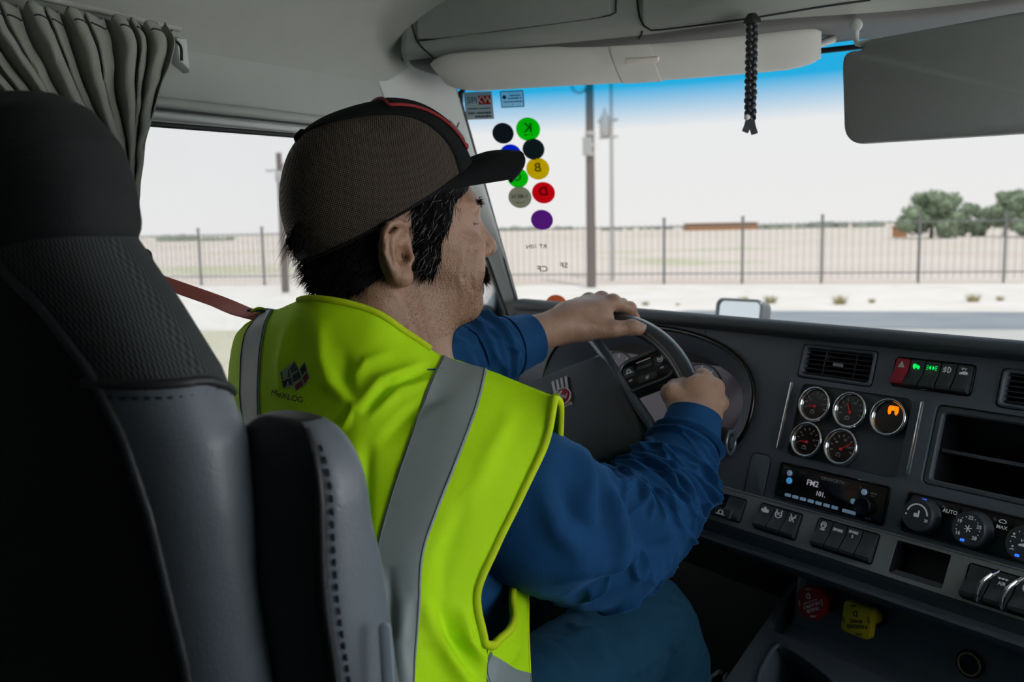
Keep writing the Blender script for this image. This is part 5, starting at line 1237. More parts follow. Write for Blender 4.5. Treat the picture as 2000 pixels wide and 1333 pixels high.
def rect1(t, k):
    w, h = 55 * k, 55 * k
    obj('sheet', plate(rrect(w, h, 0.001), 0, 0.0006), film('film_grey', (0.58, 0.58, 0.55)), t, smooth=0)
    obj('red_block', plate(rrect(w * 0.44, h * 0.32, 0.0006, w * 0.22, h * 0.20), 0.0006, 0.0010), film('film_red', (0.75, 0.02, 0.04)), t, smooth=0)
    obj('block_letters', moved(text_vf('KW', h * 0.34, 0.0003, bold=0.02), w * 0.22, h * 0.20, 0.0013), film('film_white', (0.85, 0.85, 0.85)), t, smooth=0)
    ink = film('film_ink', (0.14, 0.14, 0.15))
    obj('lettering', join(moved(text_vf('SPI', h * 0.32, 0.0003), -w * 0.22, h * 0.2, 0.0010), moved(smudge(w * 0.8, h * 0.06, 2), 0, -h * 0.10, 0.0010), moved(smudge(w * 0.8, h * 0.11, 3), 0, -h * 0.26, 0.0010), moved(smudge(w * 0.55, h * 0.11, 4), w * 0.1, -h * 0.39, 0.0010)), ink, t, smooth=0)
sticker('square_sticker', 936, 205, rect1, 'grey square sticker with a red KW block at the top corner')
def rect2(t, k):
    w, h = 46 * k, 33 * k
    obj('sheet', plate(rrect(w, h, 0.002), 0, 0.0006), film('film_pale', (0.75, 0.95, 1.0)), t, smooth=0)
    ink = film('film_navy', (0.01, 0.10, 0.25))
    obj('border', ringplate(rrect(w, h, 0.002), rrect(w * 0.94, h * 0.91, 0.0015), 0.0006, 0.0010), ink, t, smooth=0)
    obj('lettering', join(moved(smudge(w * 0.4, h * 0.10, 5), w * 0.12, h * 0.22, 0.001), moved(smudge(w * 0.55, h * 0.11, 6), w * 0.1, h * 0.05, 0.001), moved(smudge(w * 0.75, h * 0.10, 7), 0, -h * 0.15, 0.001), moved(text_vf('6', h * 0.14, 0.0003), 0, -h * 0.33, 0.001)), ink, t, smooth=0)
    obj('seal_print', plate(circ(h * 0.12, -w * 0.33, h * 0.13, 16), 0.0006, 0.001), ink, t, smooth=0)
sticker('square_sticker', 1001, 192, rect2, 'small pale blue sticker with a navy border under the shade band')
def letters(s, px_h):
    def f(t, k): obj('letters', moved(text_vf(s, px_h * k * 1.4, 0.0004, bold=0.01), 0, 0, 0.0006, mirror=True), mat('letter_decal', (0.10, 0.09, 0.06), 0.7), t, smooth=0)
    return f
sticker('letter_decal', 1048, 480, letters('RT 10N', 9), 'small dark lettering decal below the purple sticker')
sticker('letter_decal', 1060, 524, letters('CF', 13), 'mirrored CF letter decal low on the windscreen')
sticker('letter_decal', 1102, 517, letters('SF', 12), 'mirrored SF letter decal right of the CF decal')
# wire on the pillar
w0 = at(893, 246, 1.66)
tag(obj('pillar_wire', tube(resample([at(896, 240, 1.66), at(889, 256, 1.65), at(876, 275, 1.63), at(868, 285, 1.62)], 12), 0.0014, 6), M_STIT, None, smooth=80, origin=None), 'thin dark wire crossing the pale windscreen pillar', 'wire')
# crumpled paper in the footwell
pc_ = at(1416, 1320, 1.62); g_ = []
for u_ in np.linspace(-1, 1, 14):
    g_.append([(u_ * 0.022 + 0.006 * math.sin(v_ * 4 + u_ * 5), v_ * 0.014 + 0.004 * math.cos(u_ * 7), 0.010 * math.sin(u_ * 6 + v_ * 3) + 0.006 * math.cos(v_ * 8)) for v_ in np.linspace(-1, 1, 10)])
o = obj('paper_scrap', thicken(gridmesh(V(g_)), 0.0006), mat('white_paper', (0.55, 0.53, 0.52), 0.8), None, smooth=30); o.location = Vector(pc_)
tag(o, 'crumpled white paper scrap low in the footwell', 'paper')
# ------------------------------------------------------------------ signed distance modelling
class SDF:
    """smooth unions and cuts of rounded cones and ellipsoids, meshed by sparse surface nets"""
    def __init__(s): s.ops = []
    def cone(s, a, b, ra, rb, k=0.01, cut=False):
        a, b = np.asarray(a, float), np.asarray(b, float)
        s.ops.append(('c', a, b, ra, rb, k, cut, (a + b) / 2, np.linalg.norm(b - a) / 2 + max(ra, rb))); return s
    def ball(s, c, r, k=0.01, cut=False): return s.cone(c, np.asarray(c, float) + V([0, 0, 1e-5]), r, r, k, cut)
    def ell(s, c, rad, axes=None, k=0.01, cut=False):
        A = np.eye(3) if axes is None else np.asarray(axes, float)
        s.ops.append(('e', np.asarray(c, float), A, np.asarray(rad, float), None, k, cut, np.asarray(c, float), max(rad))); return s
    def eval(s, P, c=None, R=None):
        d = np.full(len(P), 1.0)
        for o in s.ops:
            k = o[5]
            if c is not None and np.linalg.norm(o[7] - c) > R + o[8] + k + 0.03: continue
            if o[0] == 'c':
                a, b, ra, rb = o[1:5]; e = b - a; L2 = max(e @ e, 1e-12); q = P - a; t = np.clip((q @ e) / L2, 0, 1)
                dd = np.linalg.norm(q - t[:, None] * e, axis=1) - (ra + (rb - ra) * t)
            else:
                q = (P - o[1]) @ o[2].T; k0 = np.linalg.norm(q / o[3], axis=1); k1 = np.linalg.norm(q / (o[3] ** 2), axis=1); dd = k0 * (k0 - 1) / (k1 + 1e-9)
            if o[6]:
                h = np.clip(0.5 - 0.5 * (d + dd) / k, 0, 1); d = d * (1 - h) + (-dd) * h + k * h * (1 - h)
            else:
                h = np.clip(0.5 + 0.5 * (dd - d) / k, 0, 1); d = dd * h * 0 + (d * h + dd * (1 - h)) - k * h * (1 - h) if True else d
        return d
    def mesh(s, lo, hi, h, fn=None):
        lo, hi = np.asarray(lo, float), np.asarray(hi, float); B = 12; n = np.ceil((hi - lo) / (h * B)).astype(int)
        ev = fn or s.eval
        I = np.stack(np.meshgrid(*[np.arange(k) for k in n], indexing='ij'), -1).reshape(-1, 3)
        C = lo + (I + 0.5) * B * h; keep = np.abs(s._chunk(C, ev)) < B * h * 0.95 + 0.006; I = I[keep]
        g1 = np.arange(B + 1); loc = np.stack(np.meshgrid(g1, g1, g1, indexing='ij'), -1).reshape(-1, 3)
        NG = n * B + 2; st_ = V([NG[1] * NG[2], NG[2], 1]).astype(np.int64)
        cid, cv, edges = [], [], []
        key = (I // 4); order = np.lexsort((key[:, 2], key[:, 1], key[:, 0])); I = I[order]
        for j in range(0, len(I), 24):
            blk = I[j:j + 24]; G = (blk[:, None] * B + loc[None]); P = lo + G.reshape(-1, 3) * h
            c = P.mean(0); R = np.linalg.norm(P - c, axis=1).max()
            D = ev(P, c, R).reshape(len(blk), B + 1, B + 1, B + 1)
            ins = D < 0
            base = blk * B
            cs = [ins[:, a:B + a, b:B + b, e:B + e] for a in (0, 1) for b in (0, 1) for e in (0, 1)]
            sm = sum(x.astype(np.int8) for x in cs); act = np.argwhere((sm > 0) & (sm < 8))
            if len(act) == 0: continue
            bi, ci = act[:, 0], act[:, 1:]; acc = np.zeros((len(act), 3)); cnt = np.zeros(len(act))
            for ax in range(3):
                for o1 in (0, 1):
                    for o2 in (0, 1):
                        off = [o1, o2]; off.insert(ax, 0); off = V(off).astype(int); p = ci + off; q = p.copy(); q[:, ax] += 1
                        d0 = D[bi, p[:, 0], p[:, 1], p[:, 2]]; d1 = D[bi, q[:, 0], q[:, 1], q[:, 2]]; m = (d0 < 0) != (d1 < 0)
                        t = np.where(m, d0 / np.where(m, d0 - d1, 1), 0); pt = p.astype(float); pt[:, ax] += t
                        acc += np.where(m[:, None], pt, 0); cnt += m
            vpt = lo + (base[bi] + acc / cnt[:, None]) * h
            gi = base[bi] + ci; cid.append(gi @ st_); cv.append(vpt)
            for ax in range(3):
                q = [slice(None), slice(0, B), slice(0, B), slice(0, B)]; q2 = list(q); q2[ax + 1] = slice(1, B + 1)
                a_, b_ = ins[tuple(q)], ins[tuple(q2)]; e = np.argwhere(a_ != b_)
                if len(e): edges.append(np.concatenate([base[e[:, 0]] + e[:, 1:], np.full((len(e), 1), ax), a_[tuple(e.T)][:, None].astype(int)], 1))
        cid = np.concatenate(cid); cv = np.concatenate(cv); o = np.argsort(cid); cid, cv = cid[o], cv[o]
        E_ = np.concatenate(edges); f = []
        for ax in range(3):
            m = E_[E_[:, 3] == ax]; u1, u2 = [(1, 2), (2, 0), (0, 1)][ax]
            c0 = m[:, :3]; q = []
            for d1, d2 in ((-1, -1), (0, -1), (0, 0), (-1, 0)):
                p = c0.copy(); p[:, u1] += d1; p[:, u2] += d2; ids = p @ st_; k = np.clip(np.searchsorted(cid, ids), 0, len(cid) - 1); q.append(np.where(cid[k] == ids, k, -1))
            q = np.stack(q, 1); ok = (q >= 0).all(1); q = q[ok]; flip = m[ok][:, 4] == 0; q[flip] = q[flip][:, ::-1]; f.append(q)
        f = np.concatenate(f)
        return cv, f
    def _chunk(s, C, ev):
        out = np.empty(len(C))
        for j in range(0, len(C), 200000): out[j:j + 200000] = ev(C[j:j + 200000])
        return out
def smooth_verts(v, f, it=2, lam=0.5):
    q = np.asarray(f); e = np.concatenate([q[:, [0, 1]], q[:, [1, 2]], q[:, [2, 3]], q[:, [3, 0]]]); n = len(v)
    for _ in range(it):
        acc = np.zeros_like(v); c = np.zeros(n)
        np.add.at(acc, e[:, 0], v[e[:, 1]]); np.add.at(c, e[:, 0], 1)
        np.add.at(acc, e[:, 1], v[e[:, 0]]); np.add.at(c, e[:, 1], 1)
        v = v + lam * (acc / np.maximum(c, 1)[:, None] - v)
    return v

# ------------------------------------------------------------------ driver
PB = V([-0.75, 0.66, 0.0])
person = thing('person', 'driver in hi-vis vest, blue shirt and trucker cap holding the wheel', 'person', PB)
M_SKIN = mat('skin', (0.385, 0.225, 0.155), 0.42, bump=(420, 0.5), vary=0.22, vscale=60, sub=0.05)
HO = at(757, 515, 1.085)
HA = math.radians(30); HF = V([math.sin(HA), math.cos(HA), 0]); HS = V([math.cos(HA), -math.sin(HA), 0]); HZ = V([0, 0, 1.0])
HAX = np.stack([HF, HS, HZ])
def hd(f, s, z): return HO + HF * f + HS * s + HZ * z
def hloc(p): return (np.asarray(p) - HO) @ HAX.T
def eard(px, py, s): p = onpl(px, py, HO + HS * s, HS); return p
B_ = SDF()
B_.ell(hd(-0.010, 0, 0.062), (0.104, 0.077, 0.095), HAX, 0.02)
B_.ell(hd(0.052, 0, 0.048), (0.060, 0.064, 0.066), HAX, 0.03)
B_.ell(hd(0.052, 0, 0.0), (0.058, 0.056, 0.062), HAX, 0.025)
B_.ell(hd(0.050, 0, -0.042), (0.058, 0.052, 0.034), HAX, 0.025)
B_.ell(hd(0.096, 0, -0.056), (0.021, 0.025, 0.019), HAX, 0.022)
B_.ell(hd(0.088, 0, -0.018), (0.026, 0.034, 0.028), HAX, 0.02)
for s_ in (-1, 1):
    B_.ell(hd(0.078, s_ * 0.038, -0.004), (0.029, 0.023, 0.036), HAX, 0.018)
    B_.ell(hd(0.076, s_ * 0.050, 0.020), (0.028, 0.013, 0.012), HAX, 0.014)
    B_.cone(hd(0.105, s_ * 0.008, 0.068), hd(0.086, s_ * 0.048, 0.064), 0.0095, 0.008, 0.016)
    B_.ball(hd(0.108, s_ * 0.036, 0.047), 0.0150, 0.012, cut=True)
    B_.ball(hd(0.098, s_ * 0.052, 0.047), 0.0080, 0.010, cut=True)
    B_.ball(hd(0.0890, s_ * 0.033, 0.0455), 0.0125, 0.003)
    B_.cone(hd(0.098, s_ * 0.018, 0.0455), hd(0.094, s_ * 0.047, 0.0430), 0.0012, 0.0010, 0.003, cut=True)
    B_.cone(hd(0.0985, s_ * 0.020, 0.038), hd(0.089, s_ * 0.046, 0.036), 0.003, 0.0025, 0.007)
    B_.cone(hd(0.102, s_ * 0.026, 0.006), hd(0.094, s_ * 0.036, -0.026), 0.0025, 0.0025, 0.012, cut=True)
B_.cone(hd(0.108, 0, 0.053), hd(0.126, 0, 0.022), 0.0080, 0.0112, 0.011)
B_.ball(hd(0.1305, 0, 0.0155), 0.0105, 0.006)
for s_ in (-1, 1):
    B_.ell(hd(0.1165, s_ * 0.0135, 0.0120), (0.0120, 0.0080, 0.0095), HAX, 0.005)
    B_.ball(hd(0.1215, s_ * 0.0065, 0.003), 0.0036, 0.004, cut=True)
    B_.cone(hd(0.1135, 0, -0.0215), hd(0.099, s_ * 0.024, -0.0285), 0.0062, 0.004, 0.008)
    B_.cone(hd(0.1125, 0, -0.0355), hd(0.099, s_ * 0.022, -0.0315), 0.0068, 0.004, 0.008)
    B_.cone(hd(0.117, s_ * 0.001, -0.0285), hd(0.103, s_ * 0.023, -0.030), 0.0010, 0.0010, 0.003, cut=True)
# ears: plate, rim, inner fold, lobe, tragus, bowl
for s_ in (1, -1):
    def ep(px, py, s):
        q = hloc(eard(px, py, 0.082)); return hd(q[0], s_ * s, q[2])
    B_.ell(ep(773, 492, 0.079), (0.020, 0.0075, 0.034), HAX, 0.010)
    rim_ = [(792, 452, 0.080), (787, 440, 0.086), (770, 434, 0.091), (753, 441, 0.095), (745, 462, 0.097), (747, 490, 0.096), (756, 516, 0.093), (768, 537, 0.089)]
    for a_, b_ in zip(rim_[:-1], rim_[1:]): B_.cone(ep(*a_), ep(*b_), 0.0042, 0.0042, 0.003)
    anti = [(775, 455, 0.086), (762, 466, 0.088), (760, 485, 0.089), (768, 505, 0.089), (780, 514, 0.087)]
    for a_, b_ in zip(anti[:-1], anti[1:]): B_.cone(ep(*a_), ep(*b_), 0.0046, 0.0046, 0.006)
    B_.ball(ep(783, 541, 0.084), 0.0105, 0.010)
    B_.ball(ep(790, 542, 0.082), 0.0080, 0.008)
    B_.ball(ep(801, 505, 0.080), 0.0050, 0.006)
    B_.ball(ep(786, 497, 0.0895), 0.0118, 0.004, cut=True)
    B_.ball(ep(790, 503, 0.080), 0.0055, 0.003, cut=True)
    B_.ball(ep(789, 472, 0.0895), 0.0070, 0.004, cut=True)
    B_.cone(ep(763, 446, 0.097), ep(752, 460, 0.0985), 0.0028, 0.0032, 0.003, cut=True); B_.cone(ep(752, 460, 0.0985), ep(752, 492, 0.0975), 0.0032, 0.0030, 0.003, cut=True); B_.cone(ep(752, 492, 0.0975), ep(761, 514, 0.0945), 0.0030, 0.002, 0.003, cut=True)
# neck, shoulders, torso
NB = V([-0.735, 0.768, 1.09])
B_.cone(hd(-0.022, 0, -0.01), NB, 0.060, 0.056, 0.02)
B_.cone(hd(0.04, 0, -0.055), NB + V([0.01, 0.02, 0.0]), 0.038, 0.05, 0.03)
B_.cone(hd(-0.03, 0.052, -0.03), hd(0.035, 0.030, -0.15), 0.014, 0.012, 0.02)
B_.cone(hd(-0.03, -0.052, -0.03), hd(0.035, -0.030, -0.15), 0.014, 0.012, 0.02)
SR, SL = V([-0.60, 0.85, 0.98]), V([-0.88, 0.82, 1.01])
B_.cone(NB + V([0, -0.01, 0.0]), SR, 0.04, 0.03, 0.03); B_.cone(NB + V([0, -0.01, 0]), SL, 0.04, 0.03, 0.03)
B_.ell(V([-0.74, 0.81, 0.95]), (0.10, 0.06, 0.14), None, 0.04)
# right arm and gripping right hand
ER = at(1205, 1045, 1.145); WRr = at(1346, 838, 1.262)
B_.cone(SR, ER, 0.03, 0.028, 0.02); B_.cone(ER, WRr, 0.028, 0.025, 0.02)
mcp = [at(1372, 737, 1.322), at(1397, 757, 1.314), at(1406, 787, 1.304), at(1393, 818, 1.294)]
wr2 = [at(1340, 812, 1.288), at(1352, 815, 1.286), at(1363, 820, 1.283), at(1371, 830, 1.280)]
B_.cone(WRr, at(1357, 806, 1.290), 0.026, 0.025, 0.015)
for i, (a_, b_) in enumerate(zip(wr2, mcp)): B_.cone(a_, b_, 0.0155, [0.0125, 0.0122, 0.0115, 0.0105][i], 0.016)
B_.ell(at(1360, 775, 1.302), (0.027, 0.030, 0.014), np.stack([_r, _u, _d]), 0.015)
for i, b_ in enumerate(mcp):
    px_, py_ = proj(b_); D_ = (b_ - CAM) @ _d
    r0 = [0.0105, 0.0103, 0.0098, 0.0088][i]
    B_.ball(b_ - _d * 0.004, r0 * 1.05, 0.006)
    pip = at(px_ - 2, py_ + 6, D_ + 0.044); dip = at(px_ - 30, py_ + 14, D_ + 0.056); tip = at(px_ - 48, py_ + 16, D_ + 0.040)
    B_.cone(b_, pip, r0, r0 * 0.95, 0.006); B_.cone(pip, dip, r0 * 0.95, r0 * 0.85, 0.004); B_.cone(dip, tip, r0 * 0.85, r0 * 0.75, 0.004)
B_.cone(at(1334, 812, 1.282), at(1309, 768, 1.300), 0.0165, 0.0128, 0.014); B_.cone(at(1309, 768, 1.300), at(1318, 757, 1.325), 0.0128, 0.0115, 0.006); B_.cone(at(1318, 757, 1.325), at(1334, 748, 1.345), 0.0112, 0.009, 0.005)
# left arm and left hand over the top of the rim
EL = V([-0.90, 0.98, 0.96]); WRl = at(1098, 636, 1.425)
B_.cone(SL, EL, 0.03, 0.03, 0.02); B_.cone(EL, at(1000, 668, 1.37), 0.03, 0.032, 0.02); B_.cone(at(1000, 668, 1.37), WRl, 0.032, 0.0265, 0.02)
mcl = [at(1197, 592, 1.468), at(1175, 586, 1.490), at(1150, 588, 1.508), at(1127, 597, 1.520)]
wl2 = [at(1118, 628, 1.432), at(1114, 622, 1.440), at(1110, 620, 1.450), at(1106, 622, 1.458)]
B_.cone(WRl, at(1128, 630, 1.440), 0.0265, 0.026, 0.015)
for i, (a_, b_) in enumerate(zip(wl2, mcl)): B_.cone(a_, b_, 0.020, [0.0128, 0.0125, 0.0118, 0.0108][i], 0.018)
B_.ell(at(1158, 626, 1.445), (0.034, 0.022, 0.018), np.stack([_r, _u, _d]), 0.018)
for i, b_ in enumerate(mcl):
    px_, py_ = proj(b_); D_ = (b_ - CAM) @ _d; r0 = [0.0108, 0.0105, 0.0100, 0.0090][i]
    B_.ball(b_ + _u * 0.003, r0 * 1.08, 0.006)
    if i == 0: pip = at(1230, 603, 1.482); dip = at(1238, 622, 1.503); tip = at(1232, 640, 1.508)
    else: pip = at(px_ + 40, py_ + 10, D_ + 0.012); dip = at(px_ + 52, py_ + 34, D_ + 0.016); tip = at(px_ + 46, py_ + 56, D_ + 0.006)
    if i == 3: tip = at(1206, 652, 1.49); dip = at(1190, 640, 1.52)
    B_.cone(b_, pip, r0, r0 * 0.92, 0.006); B_.cone(pip, dip, r0 * 0.92, r0 * 0.85, 0.004); B_.cone(dip, tip, r0 * 0.85, r0 * 0.75, 0.004)
    B_.ball(pip + _u * 0.001, r0 * 0.98, 0.004)
B_.cone(at(1140, 642, 1.428), at(1196, 643, 1.425), 0.020, 0.0138, 0.014); B_.cone(at(1196, 643, 1.425), at(1236, 640, 1.428), 0.0128, 0.0118, 0.005); B_.cone(at(1236, 640, 1.428), at(1258, 645, 1.432), 0.0122, 0.0098, 0.004)
B_.ball(at(1233, 639, 1.427), 0.0124, 0.003)
bv, bf = B_.mesh((-1.05, 0.56, 0.70), (-0.40, 1.40, 1.42), 0.0023)
bn = vnormals(bv, bf.tolist()); bq = proj(bv); bl_ = hloc(bv); near = (bl_[:, 1] > 0.0) & (np.linalg.norm(bl_, axis=1) < 0.2) & (bn @ _d < 0.15)
for line, A_, w_ in (([(903, 441), (888, 434), (874, 430)], -0.0011, 2.2), ([(903, 446), (886, 446), (872, 450)], -0.0011, 2.2), ([(905, 451), (888, 458), (876, 468)], -0.0010, 2.2), ([(930, 478), (926, 505), (919, 540), (922, 565)], -0.0018, 4.0), ([(918, 470), (908, 500), (903, 545)], -0.0010, 4.0), ([(940, 500), (934, 530), (930, 560)], 0.0012, 5.0),
                     ([(893, 415), (912, 405), (928, 402)], -0.0009, 3.0), ([(905, 462), (922, 466), (932, 474)], -0.0009, 2.5), ([(815, 565), (822, 600), (832, 640), (838, 672)], -0.0016, 4.0), ([(795, 585), (808, 620), (818, 655)], -0.0010, 3.5), ([(770, 575), (790, 600), (800, 640)], 0.0010, 7.0), ([(905, 505), (898, 540), (903, 575)], 0.0008, 6.0)):
    dd_, tt_ = polydist(bq, line); bv = bv + bn * (near * A_ * np.exp(-(dd_ / w_) ** 2))[:, None]
bv = bv + bn * (noise3(bv * 220, 6, 2) * 0.00035 * (np.linalg.norm(bl_, axis=1) < 0.25))[:, None]
body = obj('body', (bv - PB, bf.tolist()), M_SKIN, person, smooth=180)
# finger nail of the left thumb
tn = at(1252, 640, 1.4225); 
nail = obj('thumb_nail', xf((ICO[0] * V([0.0075, 0.0062, 0.0022]), ICO[1]), tn - PB - _d * 0.0005, nrm(_r * 0.98 - _u * 0.18), nrm(_u - _r * -0.18), -_d), mat('nail', (0.42, 0.27, 0.22), 0.3), person, smooth=180)
# eyes
M_EYE = mat('eye_white', (0.5, 0.47, 0.43), 0.2); 

# ------------------------------------------------------------------ hair
M_HAIR = mat('black_hair', (0.007, 0.007, 0.009), 0.8, vary=0.3, vscale=200, spec=0.15, bump=(600, 1.0))
M_GHAIR = mat('grey_hair', (0.20, 0.20, 0.21), 0.5)
H_ = SDF()
H_.ell(hd(-0.030, 0, 0.030), (0.068, 0.079, 0.072), HAX, 0.01)
H_.ell(hd(-0.046, 0, -0.012), (0.047, 0.067, 0.036), HAX, 0.02)
H_.ell(hd(0.038, 0, 0.085), (0.062, 0.075, 0.045), HAX, 0.02)
for s_ in (1, -1):
    H_.ell(hd(0.026, s_ * 0.062, 0.058), (0.036, 0.0165, 0.040), HAX, 0.012)
    H_.ell(hd(0.029, s_ * 0.0640, 0.014), (0.0165, 0.0075, 0.030), HAX, 0.008)
hv_, hf_ = H_.mesh(hd(-0.14, -0.14, -0.08) - 0.06, hd(0.12, 0.12, 0.16) + 0.06, 0.003)
hair = obj('hair', (hv_ - PB, hf_.tolist()), M_HAIR, person, smooth=180)
def strands(pts, dirs, length, rad, seed, droop=0.3, seg=3):
    rs = np.random.RandomState(seed); n = len(pts); parts_v, parts_f = [], []
    L = length * (0.6 + 0.8 * rs.rand(n)); side = np.cross(dirs, rs.randn(n, 3)); side /= np.linalg.norm(side, axis=1, keepdims=True) + 1e-9
    side2 = np.cross(dirs, side); cur = pts.copy(); dcur = dirs.copy(); rings = []
    bend = rs.randn(n, 3) * 0.25
    for k in range(seg + 1):
        r = rad * (1 - k / seg) + 1e-5
        rings.append(np.stack([cur + side * r, cur - side * 0.5 * r + side2 * 0.87 * r, cur - side * 0.5 * r - side2 * 0.87 * r], 1))
        cur = cur + dcur * (L / seg)[:, None]; dcur = dcur + bend / seg + V([0, 0, -droop / seg]); dcur /= np.linalg.norm(dcur, axis=1, keepdims=True)
    Rg = np.stack(rings, 1); v = Rg.reshape(-1, 3) - PB; f = []
    for i in range(n):
        b = i * (seg + 1) * 3
        for k in range(seg):
            for j in range(3): f.append([b + k * 3 + j, b + k * 3 + (j + 1) % 3, b + (k + 1) * 3 + (j + 1) % 3, b + (k + 1) * 3 + j])
    return v, f
rs = np.random.RandomState(2)
hn = vnormals(hv_, hf_.tolist()); hl = hloc(hv_)
sel = np.where((hl[:, 2] < 0.085) & (hn @ HF < 0.75))[0]; sel = rs.choice(sel, 5200)
base = hv_[sel]; flow = hn[sel] * 0.35 + V([0, 0, -1.0]) * 0.75 - HF * 0.55 + rs.randn(len(sel), 3) * 0.25
flow -= hn[sel] * np.minimum(0.0, np.sum(flow * hn[sel], 1, keepdims=True)) ; flow /= np.linalg.norm(flow, axis=1, keepdims=True)
low = hloc(base)[:, 2] < -0.01
s1 = strands(base - hn[sel] * 0.001, flow, np.where(low, 0.012, 0.018), 0.0007, 3)
# tuft pushed out through the back of the cap
tb = hd(-0.098, 0.012, 0.030); tp = tb + rs.randn(260, 3) * V([0.012, 0.012, 0.014]) ; tdv = nrm(-HF * 0.35 + V([0, 0, -1.0])) + rs.randn(260, 3) * 0.16; tdv /= np.linalg.norm(tdv, axis=1, keepdims=True)
tp = hd(0, 0, 0) + np.stack([-0.113 + 0.010 * rs.rand(260), 0.02 + 0.018 * rs.randn(260), 0.030 + 0.022 * rs.rand(260)], -1) @ HAX
s2 = strands(tp, tdv, 0.030, 0.00055, 5, 0.2, 4)
tag(obj('hair_strands', join(s1, s2), M_HAIR, hair, smooth=180), kind='stuff')
gsel = np.where((hl[:, 0] > -0.01) & (hl[:, 1] > 0.03) & (hl[:, 2] < 0.09))[0]; gsel = rs.choice(gsel, 420); gb = hv_[gsel]
gf = hn[gsel] * 0.35 + V([0, 0, -0.8]) - HF * 0.75 + rs.randn(len(gsel), 3) * 0.3; gf /= np.linalg.norm(gf, axis=1, keepdims=True)
tag(obj('grey_strands', strands(gb, gf, 0.016, 0.0005, 8), M_GHAIR, hair, smooth=180), kind='stuff')
# moustache and eyebrows
n = 800; u_ = rs.rand(n) * 2 - 1; mp_ = np.stack([0.1195 - 0.013 * u_ ** 2, u_ * 0.030, -0.0065 - 0.006 * np.abs(u_) + rs.randn(n) * 0.0035], -1)
mpw = HO + mp_ @ HAX; md = np.stack([0.55 - 0.25 * np.abs(u_), u_ * 0.7, np.full(n, -0.9)], -1) @ HAX + rs.randn(n, 3) * 0.15; md /= np.linalg.norm(md, axis=1, keepdims=True)
tag(obj('moustache', strands(mpw, md, 0.016, 0.0006, 11, 0.2), M_HAIR, person, smooth=180), kind='stuff')
for s_ in (1, -1):
    n = 140; u_ = rs.rand(n); ep_ = np.stack([0.1145 - 0.019 * u_ ** 1.4, s_ * (0.012 + 0.038 * u_), 0.0665 + 0.004 * np.sin(u_ * 3) + rs.randn(n) * 0.0018], -1)
    ed = np.stack([0.15 - 0.5 * u_, np.full(n, s_ * 0.9), np.full(n, 0.15)], -1) @ HAX + rs.randn(n, 3) * 0.2; ed /= np.linalg.norm(ed, axis=1, keepdims=True)
    tag(obj('eyebrow', strands(HO + ep_ @ HAX, ed, 0.009, 0.0004, 13, 0.05), M_HAIR, person, smooth=180), kind='stuff')
    n = 40; u_ = rs.rand(n); lp_ = np.stack([0.1005 - 0.006 * u_, s_ * (0.022 + 0.022 * u_), np.full(n, 0.0450)], -1); ld = np.stack([np.full(n, 0.9), s_ * 0.3 * u_, np.full(n, -0.15)], -1) @ HAX
    tag(obj('eyelashes', strands(HO + lp_ @ HAX, ld / np.linalg.norm(ld, axis=1, keepdims=True), 0.006, 0.0003, 15, -0.3), M_HAIR, person, smooth=180), kind='stuff')

ss = np.where((bl_[:, 0] > 0.0) & (bl_[:, 0] < 0.125) & (bl_[:, 2] < 0.0 - 0.25 * np.maximum(0, bl_[:, 0] - 0.09)) & (bl_[:, 2] > -0.085) & (bl_[:, 1] > -0.03) & (np.abs(bl_[:, 1]) < 0.075) & (bl_[:, 2] + 0.02 < -0.10 + bl_[:, 0] * 0.0 + 0.11))[0]
if len(ss):
    ss = rs.choice(ss, 5000); sn_ = vnormals(bv, bf.tolist())[ss]; sd_ = sn_ * 0.5 + V([0, 0, -0.8]) + rs.randn(len(ss), 3) * 0.3; sd_ /= np.linalg.norm(sd_, axis=1, keepdims=True)
    tag(obj('stubble', strands(bv[ss], sd_, 0.0017, 0.00012, 19, 0.1, 1), M_HAIR, person, smooth=180), kind='stuff')

# ------------------------------------------------------------------ cap
M_CAPF = mat('dark_suede', (0.010, 0.013, 0.014), 0.9, bump=(900, 0.5), vary=0.3, vscale=400, spec=0.15)
M_CAPM = weave_mat('brown_cap_mesh', (0.004, 0.004, 0.004), (0.135, 0.108, 0.082), (2300, 2300, 1), 0.7, strength=0.9)
M_BRIM = mat('black_brim_cloth', (0.008, 0.009, 0.011), 0.85, bump=(600, 0.4), spec=0.2)
M_PATCH = mat('red_patch', (0.28, 0.012, 0.018), 0.6)
prof = V([(-0.103, 0.008), (-0.115, 0.040), (-0.120, 0.072), (-0.115, 0.108), (-0.102, 0.137), (-0.078, 0.160), (-0.042, 0.176), (0.0, 0.186), (0.036, 0.183), (0.066, 0.168), (0.086, 0.147), (0.101, 0.118)])
PF = resample(prof, 90); Mc = V([-0.004, 0.060])
def cap_pt(i, b):
    """i: index along the profile from the back, b: -1..1 across"""
    ang = b * np.pi / 2; g_ = abs(math.cos(ang)) ** 0.86; s_ = 0.0885 * math.copysign(abs(math.sin(ang)) ** 0.86, ang)
    q = Mc + (PF[i] - Mc) * g_
    return hd(q[0], s_, q[1])
NB_ = 97; bs = np.linspace(-1, 1, NB_)
Gc = V([[cap_pt(i, b) for b in bs] for i in range(90)])
cap = obj('cap', thicken((lambda m: (m[0] - PB, m[1], np.stack([hloc(m[0])[:, 0] * 0.88 + hloc(m[0])[:, 2] * 0.47, hloc(m[0])[:, 2] * 0.88 - hloc(m[0])[:, 0] * 0.47], -1)))(gridmesh(Gc, flip=False)), -0.0015), M_CAPM, person, smooth=180)
fixnormals(cap)
